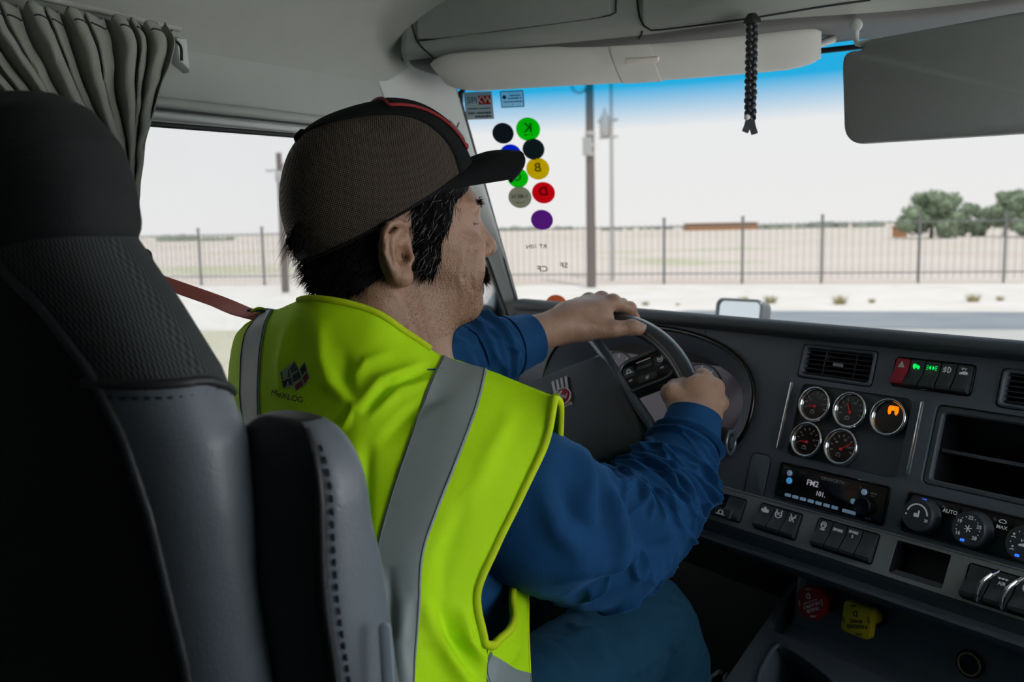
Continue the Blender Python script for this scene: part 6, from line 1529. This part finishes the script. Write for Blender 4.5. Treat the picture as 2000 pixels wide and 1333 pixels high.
# front panel laid over the mesh: from the button forward, seam running down to the brim root
def bseam(i):
    t = (i - 34) / (89 - 34); return np.interp(t, [0, 0.08, 0.2, 0.4, 0.6, 0.8, 1.0], [0.02, 0.20, 0.30, 0.385, 0.44, 0.50, 0.56])
ctr = hd(-0.004, 0, 0.07)
rows = []
for i in range(34, 90):
    bm_ = bseam(i); rows.append([cap_pt(i, b) + nrm(cap_pt(i, b) - ctr) * 0.0022 for b in np.linspace(-bm_, bm_, 41)])
fp_ = obj('front_panel', thicken((lambda m: (m[0] - PB, m[1], m[2]))(gridmesh(V(rows))), -0.0012), M_CAPF, cap, smooth=180); fixnormals(fp_)
sm_ = V([r_[-1] for r_ in rows]) - PB; obj('panel_seam', tube(sm_, 0.0011, 6), M_BRIM, cap, smooth=80)
sm_ = V([r_[0] for r_ in rows]) - PB; obj('panel_seam', tube(sm_, 0.0011, 6), M_BRIM, cap, smooth=80)
bt = cap_pt(34, 0); bd_ = nrm(bt - ctr)
tx = nrm(np.cross(bd_, [0.3, 0.2, 0.9])); obj('top_button', xf(lathe([(0.0085, -0.001), (0.0088, 0.002), (0.0065, 0.0052), (0.0, 0.0062)], 20), bt + bd_ * 0.001 - PB, tx, np.cross(bd_, tx), bd_), M_BRIM, cap, smooth=60)
# sweatband edge and rear strap
eb = np.concatenate([V([cap_pt(89, b) for b in bs])[::-1]]) - PB
ring_ = np.concatenate([V([cap_pt(0, b) for b in bs]), V([cap_pt(89, b) for b in bs[::-1]])]) - PB
obj('edge_binding', tube(ring_, 0.0022, 6, closed=True), M_BRIM, cap, smooth=80)
# brim: curved stiff visor
rows = []
for k, b in enumerate(np.linspace(-1, 1, 49)):
    root = cap_pt(89, b * 0.80); q = hloc(root)
    ln = 0.079 * (1 - 0.55 * abs(b) ** 2.6) ; sw_ = 0.080 * b
    tipq = V([0.166 - 0.036 * abs(b) ** 3.2, 0.073 * math.copysign(abs(b) ** 0.85, b), 0.131 - 0.036 * abs(b) ** 2.2])
    line = []
    for t in np.linspace(0, 1, 18):
        p = q * (1 - t) + tipq * t; p[2] += 0.006 * math.sin(t * np.pi) * (1 - abs(b)); line.append(hd(*p))
    rows.append(line)
Gb = V(rows)
brim = obj('brim', thicken((lambda m: (m[0] - PB, m[1], m[2]))(gridmesh(Gb)), 0.0032), M_BRIM, cap, smooth=60); fixnormals(brim)
obj('brim_edge', tube(Gb[:, -1] - PB - V([0, 0, 0.0016]), 0.0023, 8), M_BRIM, brim, smooth=80)
for r_ in (0.3, 0.45, 0.6, 0.75, 0.9):
    j = int(r_ * 17); obj('brim_stitch', tube(Gb[2:-2, j] - PB + V([0, 0, 0.0006]), 0.0006, 5), M_STIT, brim, smooth=80)
# badge on the front panel: dark patch with a red raised border
def fpp(i, b, off): p = cap_pt(i, b); return p + nrm(p - ctr) * off - PB
rows = [[fpp(i, b, 0.0042) for b in np.linspace(-0.30, 0.30, 21)] for i in range(57, 85)]
pt_ = obj('badge', thicken((lambda m: (m[0], m[1], m[2]))(gridmesh(V(rows))), -0.0014), M_CAPF, cap, smooth=60); fixnormals(pt_)
bl = [fpp(57, b, 0.0052) for b in np.linspace(-0.3, 0.3, 15)] + [fpp(i, 0.3, 0.0052) for i in range(58, 85, 2)] + [fpp(84, b, 0.0052) for b in np.linspace(0.3, -0.3, 15)] + [fpp(i, -0.3, 0.0052) for i in range(83, 57, -2)]
obj('badge_border', tube(V(bl), 0.0022, 6, closed=True), M_PATCH, pt_, smooth=80)
rows = [[fpp(i, b, 0.0062) for b in np.linspace(0.17, 0.27, 6)] for i in range(76, 83)]
obj('badge_tab', thicken((lambda m: (m[0], m[1], m[2]))(gridmesh(V(rows))), -0.001), mat('badge_grey', (0.2, 0.22, 0.22), 0.6), pt_, smooth=60)
# ------------------------------------------------------------------ clothes of the driver
def cloth_mat(name, col, rough=0.8, sheen=0.0, fine=1400, bump=0.25, trans=0.0):
    m = mat(name, col, rough, bump=(fine, bump), vary=0.06, vscale=30, sheen=sheen, spec=0.25)
    if trans:
        nt = m.node_tree; n = nt.nodes; l = nt.links; b = n['Principled BSDF']; out = n['Material Output']
        t = n.new('ShaderNodeBsdfTranslucent'); t.inputs[0].default_value = (*col, 1); mx = n.new('ShaderNodeMixShader'); mx.inputs[0].default_value = trans
        l.new(b.outputs[0], mx.inputs[1]); l.new(t.outputs[0], mx.inputs[2]); l.new(mx.outputs[0], out.inputs[0])
    return m
M_VEST = cloth_mat('fluorescent_yellow_cloth', (0.56, 0.95, 0.003), 0.72, trans=0.05)
M_PIPE = cloth_mat('yellow_binding', (0.58, 0.76, 0.01), 0.7)
M_TAPE = mat('silver_reflective_tape', (0.26, 0.31, 0.305), 0.42, bump=(1800, 0.2), vary=0.05)
M_SHIRT = cloth_mat('navy_blue_jersey', (0.004, 0.056, 0.165), 0.85, sheen=0.45, fine=900, bump=0.4)
M_TROU = cloth_mat('petrol_blue_trousers', (0.011, 0.066, 0.125), 0.85, sheen=0.25, fine=900)

def surf(cols, nr, nc, weights=None):
    """cols: list of lists of (px, py, depth); every column resampled to nr rows, then splined across to nc columns"""
    C = V([catmull(V([at(*p) for p in c]), nr) if len(c) > 2 else resample(V([at(*p) for p in c]), nr) for c in cols])
    G = V([catmull(C[:, i], nc) for i in range(nr)])
    return G
def fold(G, folds):
    """push the cloth out along its normals where ridges (or in where creases) run"""
    sh = G.shape; P = G.reshape(-1, 3); v, f, _ = gridmesh(G); nn = vnormals(v, f)
    if np.mean(nn @ _d) > 0: nn = -nn
    q = proj(P)
    for line, A, w in folds:
        d_, t_ = polydist(q, line); taper = np.sin(np.clip(t_ * 0.9 + 0.05, 0, 1) * np.pi) ** 0.6
        P = P + nn * (A * taper * np.exp(-(d_ / w) ** 2))[:, None]
    return P.reshape(sh), nn.reshape(sh)
YS = [0, 1, 2, 3, 4, 5, 6, 7]
# back of the vest, columns from left arm hole to right arm hole
colA = [(478, 634, 1.125), (455, 665, 1.130), (445, 740, 1.125), (445, 850, 1.11), (450, 1000, 1.08), (470, 1150, 1.05), (490, 1300, 1.02), (500, 1420, 1.0)]
colB = [(505, 618, 1.115), (475, 662, 1.095), (470, 740, 1.080), (475, 850, 1.055), (490, 1000, 1.02), (510, 1150, 0.99), (530, 1300, 0.96), (540, 1420, 0.94)]
colC = [(540, 605, 1.085), (525, 640, 1.060), (512, 720, 1.035), (512, 850, 1.005), (525, 1000, 0.97), (545, 1150, 0.94), (565, 1300, 0.915), (575, 1420, 0.895)]
colD = [(612, 584, 1.000), (585, 660, 0.995), (580, 760, 0.980), (585, 870, 0.955), (600, 1000, 0.925), (620, 1150, 0.895), (640, 1300, 0.865), (650, 1420, 0.845)]
colE = [(722, 606, 0.985), (690, 690, 0.968), (675, 790, 0.940), (670, 900, 0.915), (668, 1020, 0.890), (672, 1150, 0.865), (690, 1300, 0.838), (700, 1420, 0.820)]
colE2 = [(800, 655, 1.000), (765, 740, 0.958), (735, 840, 0.925), (715, 940, 0.900), (700, 1040, 0.880), (698, 1160, 0.855), (718, 1300, 0.832), (735, 1420, 0.815)]
colF = [(864, 696, 1.010), (832, 765, 0.962), (795, 870, 0.922), (762, 970, 0.893), (735, 1075, 0.868), (733, 1180, 0.848), (752, 1290, 0.830), (790, 1420, 0.815)]
colG = [(952, 723, 1.000), (932, 800, 0.955), (895, 900, 0.916), (855, 1000, 0.888), (826, 1090, 0.867), (820, 1190, 0.850), (810, 1290, 0.835), (802, 1420, 0.822)]
colM = [(1020, 750, 0.990), (1000, 840, 0.955), (960, 940, 0.922), (912, 1040, 0.897), (880, 1130, 0.880), (868, 1220, 0.868), (866, 1310, 0.862), (870, 1420, 0.855)]
colH = [(1084, 775, 0.978), (1066, 862, 0.960), (1022, 960, 0.935), (970, 1065, 0.912), (932, 1160, 0.895), (946, 1248, 0.895), (952, 1285, 0.900), (952, 1420, 0.900)]
cols = [colA, colB, colC, colD, colE, colE2, colF, colG, colM, colH]
NR, NC = 150, 181
Gv = surf(cols, NR, NC)
FOLDS = [([(625, 640), (628, 700), (645, 750), (700, 800)], 0.007, 15), ([(672, 690), (672, 740), (690, 780)], -0.006, 13),
         ([(820, 715), (740, 745), (705, 785)], 0.0065, 12), ([(850, 745), (775, 765), (725, 815)], 0.005, 10), ([(835, 722), (765, 750), (715, 800)], -0.006, 9),
         ([(760, 690), (715, 705), (690, 740)], 0.004, 10), ([(870, 775), (810, 800), (750, 860)], -0.004, 14),
         ([(560, 640), (548, 700), (545, 760)], 0.004, 10), ([(585, 620), (575, 700)], -0.004, 10), ([(680, 790), (668, 815), (655, 830)], -0.005, 6), ([(690, 800), (676, 828), (662, 845)], 0.004, 6),
         ([(790, 880), (770, 980), (745, 1080)], 0.0, 20), ([(690, 880), (680, 980), (690, 1060)], 0.006, 18), ([(720, 880), (712, 980), (712, 1060)], -0.005, 12),
         ([(1000, 800), (960, 880), (915, 980)], 0.004, 20), ([(905, 1000), (870, 1090), (855, 1200)], -0.004, 16),
         ([(835, 1190), (850, 1250), (900, 1320), (940, 1370)], 0.010, 15), ([(865, 1190), (885, 1250), (925, 1310)], -0.008, 13), ([(900, 1190), (915, 1250), (945, 1290)], 0.007, 11),
         ([(790, 1180), (775, 1260), (790, 1330)], 0.005, 15), ([(760, 1120), (765, 1200), (775, 1290)], -0.005, 12)]
Gv, nv = fold(Gv, FOLDS)
nzv = noise3(Gv * 16, 4, 2)[..., None]; Gv = Gv + nv * nzv * 0.0028
vv_, vf_, vu_ = gridmesh(Gv)
vn_ = vnormals(vv_, vf_); flip = np.mean(vn_ @ _d) > 0
if flip: vf_ = [q[::-1] for q in vf_]; vn_ = -vn_
VN = vn_.reshape(Gv.shape)
# right front of the vest, from the arm hole forward to the front edge
K0 = [(1084, 775, 0.978), (1094, 800, 0.995), (1085, 900, 1.05), (1040, 1020, 1.06), (1003, 1150, 1.02), (1003, 1215, 0.965), (976, 1254, 0.918), (952, 1285, 0.900), (952, 1420, 0.900)]
K1 = [(960, 726, 1.010), (965, 770, 1.05), (1000, 880, 1.10), (1030, 1020, 1.11), (1022, 1150, 1.055), (1022, 1220, 1.00), (1005, 1270, 0.965), (1000, 1320, 0.950), (1005, 1420, 0.945)]
K2 = [(850, 690, 1.025), (880, 740, 1.09), (950, 870, 1.14), (1020, 1020, 1.15), (1030, 1150, 1.085), (1031, 1225, 1.04), (1033, 1280, 1.01), (1035, 1330, 1.00), (1038, 1420, 0.995)]
Gf = surf([K0, K1, K2], NR, 41)
Gf, nf = fold(Gf, [([(985, 1250), (960, 1300), (950, 1340)], 0.006, 10), ([(1010, 1260), (995, 1300)], -0.004, 10)])
fv_, ff_, fu_ = gridmesh(Gf)
fn_ = vnormals(fv_, ff_)
if np.mean(fn_ @ V([0.8, 0.2, 0])) < 0: ff_ = [q[::-1] for q in ff_]; fn_ = -fn_
FN = fn_.reshape(Gf.shape)
# left front, out of sight behind the body
lf = []
for z_, y0, x0 in ((1.12, 0.76, -0.93), (1.0, 0.80, -0.95), (0.85, 0.84, -0.95), (0.70, 0.84, -0.95), (0.58, 0.82, -0.95)):
    lf.append(catmull(V([(x0, y0 - 0.05, z_ + 0.0), (x0 + 0.03, y0 + 0.06, z_), (x0 + 0.12, y0 + 0.11, z_ + 0.01), (x0 + 0.17, y0 + 0.11, z_ + 0.02)]), 20))
lfm = gridmesh(V([catmull(V(lf)[:, j], 40) for j in range(20)]).transpose(1, 0, 2))
vest = obj('vest', thicken((vv_ - PB, vf_, vu_), 0.0016), M_VEST, person, smooth=180)
obj('front_flap', thicken((fv_ - PB, ff_, fu_), 0.0016), M_VEST, vest, smooth=180)
obj('front_flap', thicken((lfm[0] - PB, lfm[1], lfm[2]), 0.0016), M_VEST, vest, smooth=180)
# reflective tapes: right back stripe, left shoulder stripe, band round the hem of the front
def tape(c0, c1, r0, r1, G=None, N=None, off=0.0016):
    G = Gv if G is None else G; N = VN if N is None else N
    sub_ = G[r0:r1, c0:c1 + 1] + N[r0:r1, c0:c1 + 1] * off
    m = gridmesh(sub_); n_ = vnormals(m[0], m[1]); f = m[1]
    if np.mean(np.sum(n_ * N[r0:r1, c0:c1 + 1].reshape(-1, 3), 1)) < 0: f = [q[::-1] for q in f]
    o = obj('reflective_tape', thicken((m[0] - PB, f, m[2]), 0.0012), M_TAPE, vest, smooth=180)
    for c in (c0, c1):
        cc = c + (1 if c == c0 else -1)
        obj('tape_stitching', tube((G[r0:r1, cc] + N[r0:r1, cc] * (off + 0.0004)) - PB, 0.0006, 5), mat('tape_thread', (0.16, 0.19, 0.20), 0.7), o, smooth=80)
cF, cG = int(6 / 9 * (NC - 1)), int(7 / 9 * (NC - 1)); cB, cC = int(1 / 9 * (NC - 1)), int(1.9 / 9 * (NC - 1))
tape(cF, cG, 0, NR); tape(cB, cC, 0, NR)
tape(2, 40, int(NR * 0.845), NR, Gf, FN); tape(cG + 4, NC - 1, int(NR * 0.955), NR)
# binding along neck, arm holes and front edge
def piping(P, r=0.0034, name='binding'): obj(name, tube(np.asarray(P) - PB, r, 8), M_PIPE, vest, smooth=80)
cD = int(3 / 9 * (NC - 1)); neck = Gv[0, cD - 6:cF - 6]
piping(neck, 0.0038, 'neck_binding')
ra = int(5.45 / 7 * (NR - 1)); rb = int(6.5 / 8 * (NR - 1))
piping(resample(np.concatenate([Gv[:ra:4, -1], Gf[:rb:4, 0][::-1]]), 220), 0.0046, 'armhole_binding'); piping(Gf[int(NR * 0.3):, -1], 0.0018)
# printed badge on the upper back: four dark and two red tiles and the word
lo_ = onpl(575, 745, Gv[int(NR * 0.2), cD], nrm(VN[int(NR * 0.2), cD]))
ids = np.argmin(np.linalg.norm(proj(Gv.reshape(-1, 3)) - V([576, 738]), axis=1)); pL = Gv.reshape(-1, 3)[ids]; nL = nrm(VN.reshape(-1, 3)[ids])
def on_vest(px, py, off=0.0012):
    """point on the vest surface under a photo point"""
    q = proj(Gv.reshape(-1, 3)); k = np.argmin(np.linalg.norm(q - V([px, py]), axis=1)); p = Gv.reshape(-1, 3)[k]; n_ = nrm(VN.reshape(-1, 3)[k])
    return onpl(px, py, p + n_ * off, n_)
def zpx(x, y): return (500 + x / 6.667, 680 + y / 6.667)
def tile(corners, m, name='print_tile', off=0.0012):
    c = [V(zpx(*p)) for p in corners]; g_ = []
    for t in np.linspace(0, 1, 5):
        l_ = c[0] * (1 - t) + c[3] * t; r_ = c[1] * (1 - t) + c[2] * t; g_.append([on_vest(*(l_ * (1 - s) + r_ * s), off) - PB for s in np.linspace(0, 1, 5)])
    o = obj(name, gridmesh(V(g_)), m, bdg, smooth=180); return o
M_INKN = mat('print_navy', (0.010, 0.016, 0.030), 0.7); M_INKG = mat('print_green', (0.006, 0.040, 0.042), 0.7); M_INKR = mat('print_red', (0.16, 0.010, 0.030), 0.7); M_INKW = mat('print_pale', (0.30, 0.42, 0.24), 0.7)
bdg = obj('back_print', (V([on_vest(*zpx(*p), 0.0009) - PB for p in ((312, 315), (498, 165), (560, 270), (632, 178), (700, 380), (640, 478), (520, 565), (480, 500), (352, 525))]), [[0, 1, 2, 3, 4, 5, 6, 7, 8]]), M_INKW, vest, smooth=0)
tile([(320, 325), (428, 268), (448, 375), (340, 415)], M_INKG); tile([(440, 262), (500, 178), (552, 285), (460, 340)], M_INKG)
tile([(340, 430), (458, 383), (478, 480), (355, 515)], M_INKN); tile([(470, 360), (560, 295), (585, 385), (488, 450)], M_INKN)
tile([(575, 270), (632, 195), (660, 290), (598, 360)], M_INKN); tile([(505, 490), (600, 412), (615, 490), (522, 553)], M_INKR); tile([(608, 385), (668, 312), (685, 395), (628, 468)], M_INKR)
wv_ = []
for ch, x, y, sz, rot in (('M', 235, 590, 105, -0.10), ('e', 302, 604, 110, -0.14), ('X', 365, 625, 100, -0.2), ('L', 430, 645, 105, -0.2), ('O', 502, 660, 105, -0.15), ('G', 578, 675, 105, -0.12), ('.', 628, 700, 90, 0)):
    v, f = text_vf(ch, sz / 6.667, 0.0); v = V(v)
    c_, s_ = math.cos(rot), math.sin(rot); w = V([on_vest(500 + x / 6.667 + (p[0] * c_ - p[1] * s_), 680 + y / 6.667 - (p[0] * s_ + p[1] * c_) , 0.0015) - PB for p in v]); wv_.append((w, f))
o = obj('print_lettering', join(*wv_), M_INKN, bdg, smooth=0)

# shirt: torso and sleeves
def limb(axis, rad, nr, nt, folds=(), wr=(), seed=1, flat=None, up=(0, 0, 1), rid=None):
    A = V([at(*p[:3]) if len(p) == 3 and p[2] < 5 and p[0] > 5 else V(p) for p in axis]); P = resample(A, nr)
    s = np.concatenate([[0], np.cumsum(np.linalg.norm(np.diff(catmull(A, 400), axis=0), axis=1))]); tk = np.interp(np.linspace(0, 399, len(A)), range(400), s) / s[-1]
    r = np.interp(np.linspace(0, 1, nr), tk, rad); r = np.convolve(np.pad(r, 6, 'edge'), np.ones(13) / 13, 'valid')
    T, N, B = frames(P, up); a = np.linspace(0, 2 * np.pi, nt, endpoint=False)
    for _ in range(3):
        T[1:-1] = (T[:-2] + T[1:-1] + T[2:]) / 3
    R = np.repeat(r[:, None], nt, 1); S_, A_ = np.meshgrid(np.linspace(0, 1, nr), a, indexing='ij')
    L = s[-1]
    for (s0, am, w, tilt, ph_) in wr:
        R = R + am * np.exp(-(((S_ - s0) * L - tilt * np.cos(A_ - ph_)) / w) ** 2) * (0.55 + 0.45 * np.cos(A_ - ph_ * 1.7 + s0 * 9))
    G = P[:, None] + R[..., None] * (np.cos(A_)[..., None] * N[:, None] + np.sin(A_)[..., None] * B[:, None])
    C = np.repeat(P[:, None], nt, 1); nn = G - C; nn /= np.linalg.norm(nn, axis=-1, keepdims=True)
    G = G + nn * noise3(G * 14, seed, 2)[..., None] * 0.004
    if rid:
        rg = noise3(np.stack([S_ * L * 42 + 1.5 * np.sin(A_ + 1.0), 1.3 * np.cos(A_) + 3, 1.3 * np.sin(A_) + S_ * 3], -1), seed + 5, 2)
        G = G + nn * (rid[0] * np.clip(1 - np.abs(rg) * 3.2, 0, 1) ** 2 * np.clip((S_ - rid[1]) / 0.15, 0, 1) * np.clip((rid[2] - S_) / 0.04, 0, 1))[..., None]
    q = proj(G.reshape(-1, 3)); face = (np.sum(nn.reshape(-1, 3) * -_d, 1) > -0.2)
    for line, Am, w in folds:
        d_, t_ = polydist(q, line); tp_ = np.sin(np.clip(t_ * 0.86 + 0.07, 0, 1) * np.pi) ** 0.6
        G = (G.reshape(-1, 3) + nn.reshape(-1, 3) * (Am * tp_ * np.exp(-(d_ / w) ** 2) * face)[:, None]).reshape(G.shape)
    return G
shirt_rows = []
for z_, cx_, cy_, hw_, hd_ in ((0.55, -0.75, 0.74, 0.15, 0.11), (0.70, -0.745, 0.755, 0.145, 0.105), (0.85, -0.74, 0.77, 0.150, 0.10), (0.98, -0.735, 0.78, 0.150, 0.085), (1.05, -0.735, 0.775, 0.13, 0.065), (1.10, -0.735, 0.765, 0.10, 0.05)):
    a = np.linspace(0, 2 * np.pi, 64, endpoint=False); shirt_rows.append(np.stack([cx_ + hw_ * sgn_pow(np.cos(a), 0.8), cy_ + hd_ * sgn_pow(np.sin(a), 0.8), np.full(64, z_)], -1))
Gs = V([catmull(V(shirt_rows)[:, j], 50) for j in range(64)]).transpose(1, 0, 2)
shirt = obj('shirt', (lambda m: (m[0] - PB, m[1], m[2]))(gridmesh(Gs, closed_u=True)), M_SHIRT, person, smooth=180)
rsw = np.random.RandomState(12)
wr = [(0.615 + 0.030 * i + 0.004 * rsw.randn(), 0.0135 * (0.8 + 0.5 * rsw.rand()), 0.0042, 0.012 * rsw.randn(), rsw.rand() * 6) for i in range(11)]
wr += [(0.66, -0.004, 0.02, 0.01, 1.0)]
RF = [([(1215, 905), (1262, 960), (1300, 1040), (1315, 1085)], 0.0128, 13), ([(1190, 915), (1225, 985), (1262, 1050), (1270, 1100)], -0.0144, 15), ([(1185, 915), (1205, 980), (1215, 1060), (1200, 1110)], 0.0128, 15),
      ([(1130, 880), (1150, 930), (1150, 985)], 0.0112, 16), ([(1165, 905), (1182, 960), (1180, 1030)], -0.0112, 13), ([(1235, 905), (1290, 945), (1335, 1005)], 0.0096, 10), ([(1225, 915), (1275, 960), (1318, 1030)], -0.0080, 10),
      ([(1060, 960), (1085, 1030), (1130, 1085)], 0.0096, 22), ([(1100, 940), (1120, 1010), (1170, 1050)], -0.0096, 18), ([(1250, 890), (1310, 920), (1360, 960)], 0.0080, 9), ([(1255, 905), (1310, 945), (1350, 985)], -0.0080, 8),
      ([(1100, 1130), (1180, 1110), (1260, 1080)], 0.0080, 16), ([(1130, 1165), (1220, 1125), (1300, 1060)], -0.0096, 13)]
AX = [(940, 900, 1.04), (1000, 955, 1.035), (1045, 1000, 1.045), (1115, 1035, 1.08), (1185, 1052, 1.125), (1262, 1005, 1.185), (1312, 925, 1.235), (1342, 862, 1.265), (1352, 828, 1.277), (1356, 812, 1.283)]
Gr = limb(AX, [0.070, 0.085, 0.088, 0.085, 0.084, 0.066, 0.053, 0.043, 0.037, 0.036], 260, 120, RF, wr, 21, rid=(0.0075, 0.25, 0.90))
obj('sleeve', (lambda m: (m[0] - PB, m[1], m[2]))(gridmesh(Gr[:238], closed_u=True)), M_SHIRT, shirt, smooth=180)
Gc_ = Gr[234:].copy(); cc = Gc_.mean(1, keepdims=True); k_ = np.linspace(0, 1, len(Gc_))
rr_ = np.linalg.norm(Gc_ - cc, axis=-1, keepdims=True).mean(1, keepdims=True); Gc_ = cc + (Gc_ - cc) / np.linalg.norm(Gc_ - cc, axis=-1, keepdims=True) * (rr_ * (1.06 - 0.03 * k_[:, None, None]))
cuff_in = cc[-1] + (Gc_[-1] - cc[-1]) * 0.90
Gc_ = np.concatenate([Gc_, cuff_in[None], (cc[-6] + (Gc_[-6] - cc[-6]) * 0.88)[None]])
obj('cuff', (lambda m: (m[0] - PB, m[1], m[2]))(gridmesh(Gc_, closed_u=True)), M_SHIRT, shirt, smooth=60)
AXL = [tuple(V([-0.91, 0.77, 1.04])), tuple(V([-0.92, 0.87, 0.985])), tuple(V([-0.91, 0.975, 0.965])), tuple(at(830, 735, 1.27)), tuple(at(900, 706, 1.315)), tuple(at(965, 685, 1.35)), tuple(at(1015, 670, 1.380)), tuple(at(1040, 662, 1.393))]
wrl = [(0.60 + 0.036 * i + 0.005 * rsw.randn(), 0.0105 * (0.7 + 0.6 * rsw.rand()), 0.0055, 0.012 * rsw.randn(), rsw.rand() * 6) for i in range(8)]
Gl = limb([tuple(p) for p in AXL], [0.075, 0.075, 0.07, 0.060, 0.056, 0.052, 0.041, 0.038], 200, 100, [([(860, 690), (905, 668), (930, 720)], 0.005, 9), ([(930, 650), (960, 668), (985, 720)], 0.005, 8), ([(895, 665), (930, 690), (945, 720)], -0.005, 8)], wrl, 33, rid=(0.007, 0.3, 0.90))
obj('sleeve', (lambda m: (m[0] - PB, m[1], m[2]))(gridmesh(Gl[:184], closed_u=True)), M_SHIRT, shirt, smooth=180)
Gc_ = Gl[180:].copy(); cc = Gc_.mean(1, keepdims=True); k_ = np.linspace(0, 1, len(Gc_)); rr_ = np.linalg.norm(Gc_ - cc, axis=-1, keepdims=True).mean(1, keepdims=True)
Gc_ = cc + (Gc_ - cc) / np.linalg.norm(Gc_ - cc, axis=-1, keepdims=True) * (rr_ * (1.05 - 0.04 * k_[:, None, None])); Gc_ = np.concatenate([Gc_, (cc[-1] + (Gc_[-1] - cc[-1]) * 0.9)[None], (cc[-6] + (Gc_[-6] - cc[-6]) * 0.88)[None]])
obj('cuff', (lambda m: (m[0] - PB, m[1], m[2]))(gridmesh(Gc_, closed_u=True)), M_SHIRT, shirt, smooth=60)
# trousers
TF = [([(1100, 1250), (1160, 1230), (1190, 1290)], 0.006, 14), ([(1150, 1180), (1200, 1230), (1230, 1320)], -0.005, 16), ([(1300, 1150), (1318, 1210), (1310, 1300)], -0.006, 12), ([(1210, 1330), (1270, 1290), (1320, 1240)], 0.006, 12), ([(1060, 1260), (1110, 1300), (1120, 1340)], 0.005, 14)]
HIPR, KNR = V([-0.66, 0.72, 0.60]), at(1262, 1212, 1.37)
Gt = limb([tuple(HIPR), tuple(HIPR * 0.6 + KNR * 0.4), tuple(HIPR * 0.25 + KNR * 0.75), tuple(KNR), tuple(KNR + V([0.015, 0.035, -0.10])), tuple(KNR + V([0.02, 0.06, -0.30])), tuple(KNR + V([0.02, 0.07, -0.46]))], [0.10, 0.090, 0.078, 0.068, 0.066, 0.060, 0.058], 160, 96, TF, (), 41, rid=(0.004, 0.1, 1.1))
tr = obj('trousers', (lambda m: (m[0] - PB, m[1], m[2]))(gridmesh(Gt, closed_u=True)), M_TROU, person, smooth=180)
HIPL, KNL = V([-0.84, 0.72, 0.60]), V([-0.88, 1.15, 0.66])
Gt = limb([tuple(HIPL), tuple((HIPL + KNL) / 2), tuple(KNL), tuple(KNL + V([0, 0.05, -0.12])), tuple(KNL + V([0.0, 0.08, -0.44]))], [0.10, 0.088, 0.068, 0.064, 0.058], 90, 64, (), (), 43)
obj('trouser_leg', (lambda m: (m[0] - PB, m[1], m[2]))(gridmesh(Gt, closed_u=True)), M_TROU, tr, smooth=180)
pel = []
for z_, hw_, hd_ in ((0.50, 0.17, 0.10), (0.53, 0.19, 0.13), (0.60, 0.185, 0.135), (0.68, 0.16, 0.115)):
    a = np.linspace(0, 2 * np.pi, 48, endpoint=False); pel.append(np.stack([-0.75 + hw_ * sgn_pow(np.cos(a), 0.8), 0.735 + hd_ * sgn_pow(np.sin(a), 0.8), np.full(48, z_)], -1) - PB)
pg = gridmesh(V(pel), closed_u=True); pg[1].append(list(range(48))[::-1]); obj('trouser_seat', pg, M_TROU, tr, smooth=60)
for kp in (KNR + V([0.02, 0.07, -0.46]), KNL + V([0, 0.08, -0.44])):
    s_ = SDF(); s_.cone(kp + V([0, -0.02, -0.06]), kp + V([0, 0.16, -0.075]), 0.045, 0.035, 0.03); s_.cone(kp, kp + V([0, -0.02, -0.07]), 0.045, 0.042, 0.02)
    v, f = s_.mesh(kp - 0.16, kp + V([0.1, 0.25, 0.1]), 0.006); obj('boot', (v - PB, f), M_DARK, person, smooth=180)
# seat belt over the left shoulder
M_BELT = mat('red_webbing', (0.62, 0.13, 0.085), 0.7, bump=(900, 0.4))
b0 = onx(300, 545, -1.10)
bpth = resample(V([b0, at(420, 587, 1.20), at(465, 606, 1.16), at(505, 620, 1.125), V([-0.90, 0.80, 1.115]), V([-0.86, 0.90, 1.0]), V([-0.78, 0.90, 0.82]), V([-0.68, 0.88, 0.66]), V([-0.55, 0.72, 0.56])]), 60)
t = thing('seat_belt', 'orange red seat belt running from the door pillar over the left shoulder', 'seat belt', b0)
obj('webbing', (lambda m: (m[0] - b0, m[1]))(strip(bpth, 0.034, 0.0016, up=nrm(V([0.0, -0.25, 1.0])))), M_BELT, t, smooth=40)
obj('anchor', xf(plate(rrect(0.05, 0.08, 0.01), 0, 0.02, 0.004), V([-0.055, 0, 0]), (0, 1, 0), (0, 0, 1), (1, 0, 0)), M_DARK, t, smooth=40)
t = thing('shoulder_clip', 'navy strap clip with a green cord lying on the left shoulder', 'clip', at(512, 609, 1.115))
co_ = at(512, 609, 1.115)
obj('strap', (lambda m: (m[0] - co_, m[1]))(strip(resample(V([at(494, 606, 1.13), at(512, 606, 1.12), at(540, 611, 1.10)]), 12), 0.018, 0.003, up=(0, 0, 1))), M_SHIRT, t, smooth=40)
obj('cord', (lambda m: (m[0] - co_, m[1]))(tube(resample(V([at(492, 608, 1.12), at(506, 603, 1.11), at(518, 607, 1.11), at(505, 611, 1.11)]), 16), 0.0022, 6)), M_VEST, t, smooth=80)
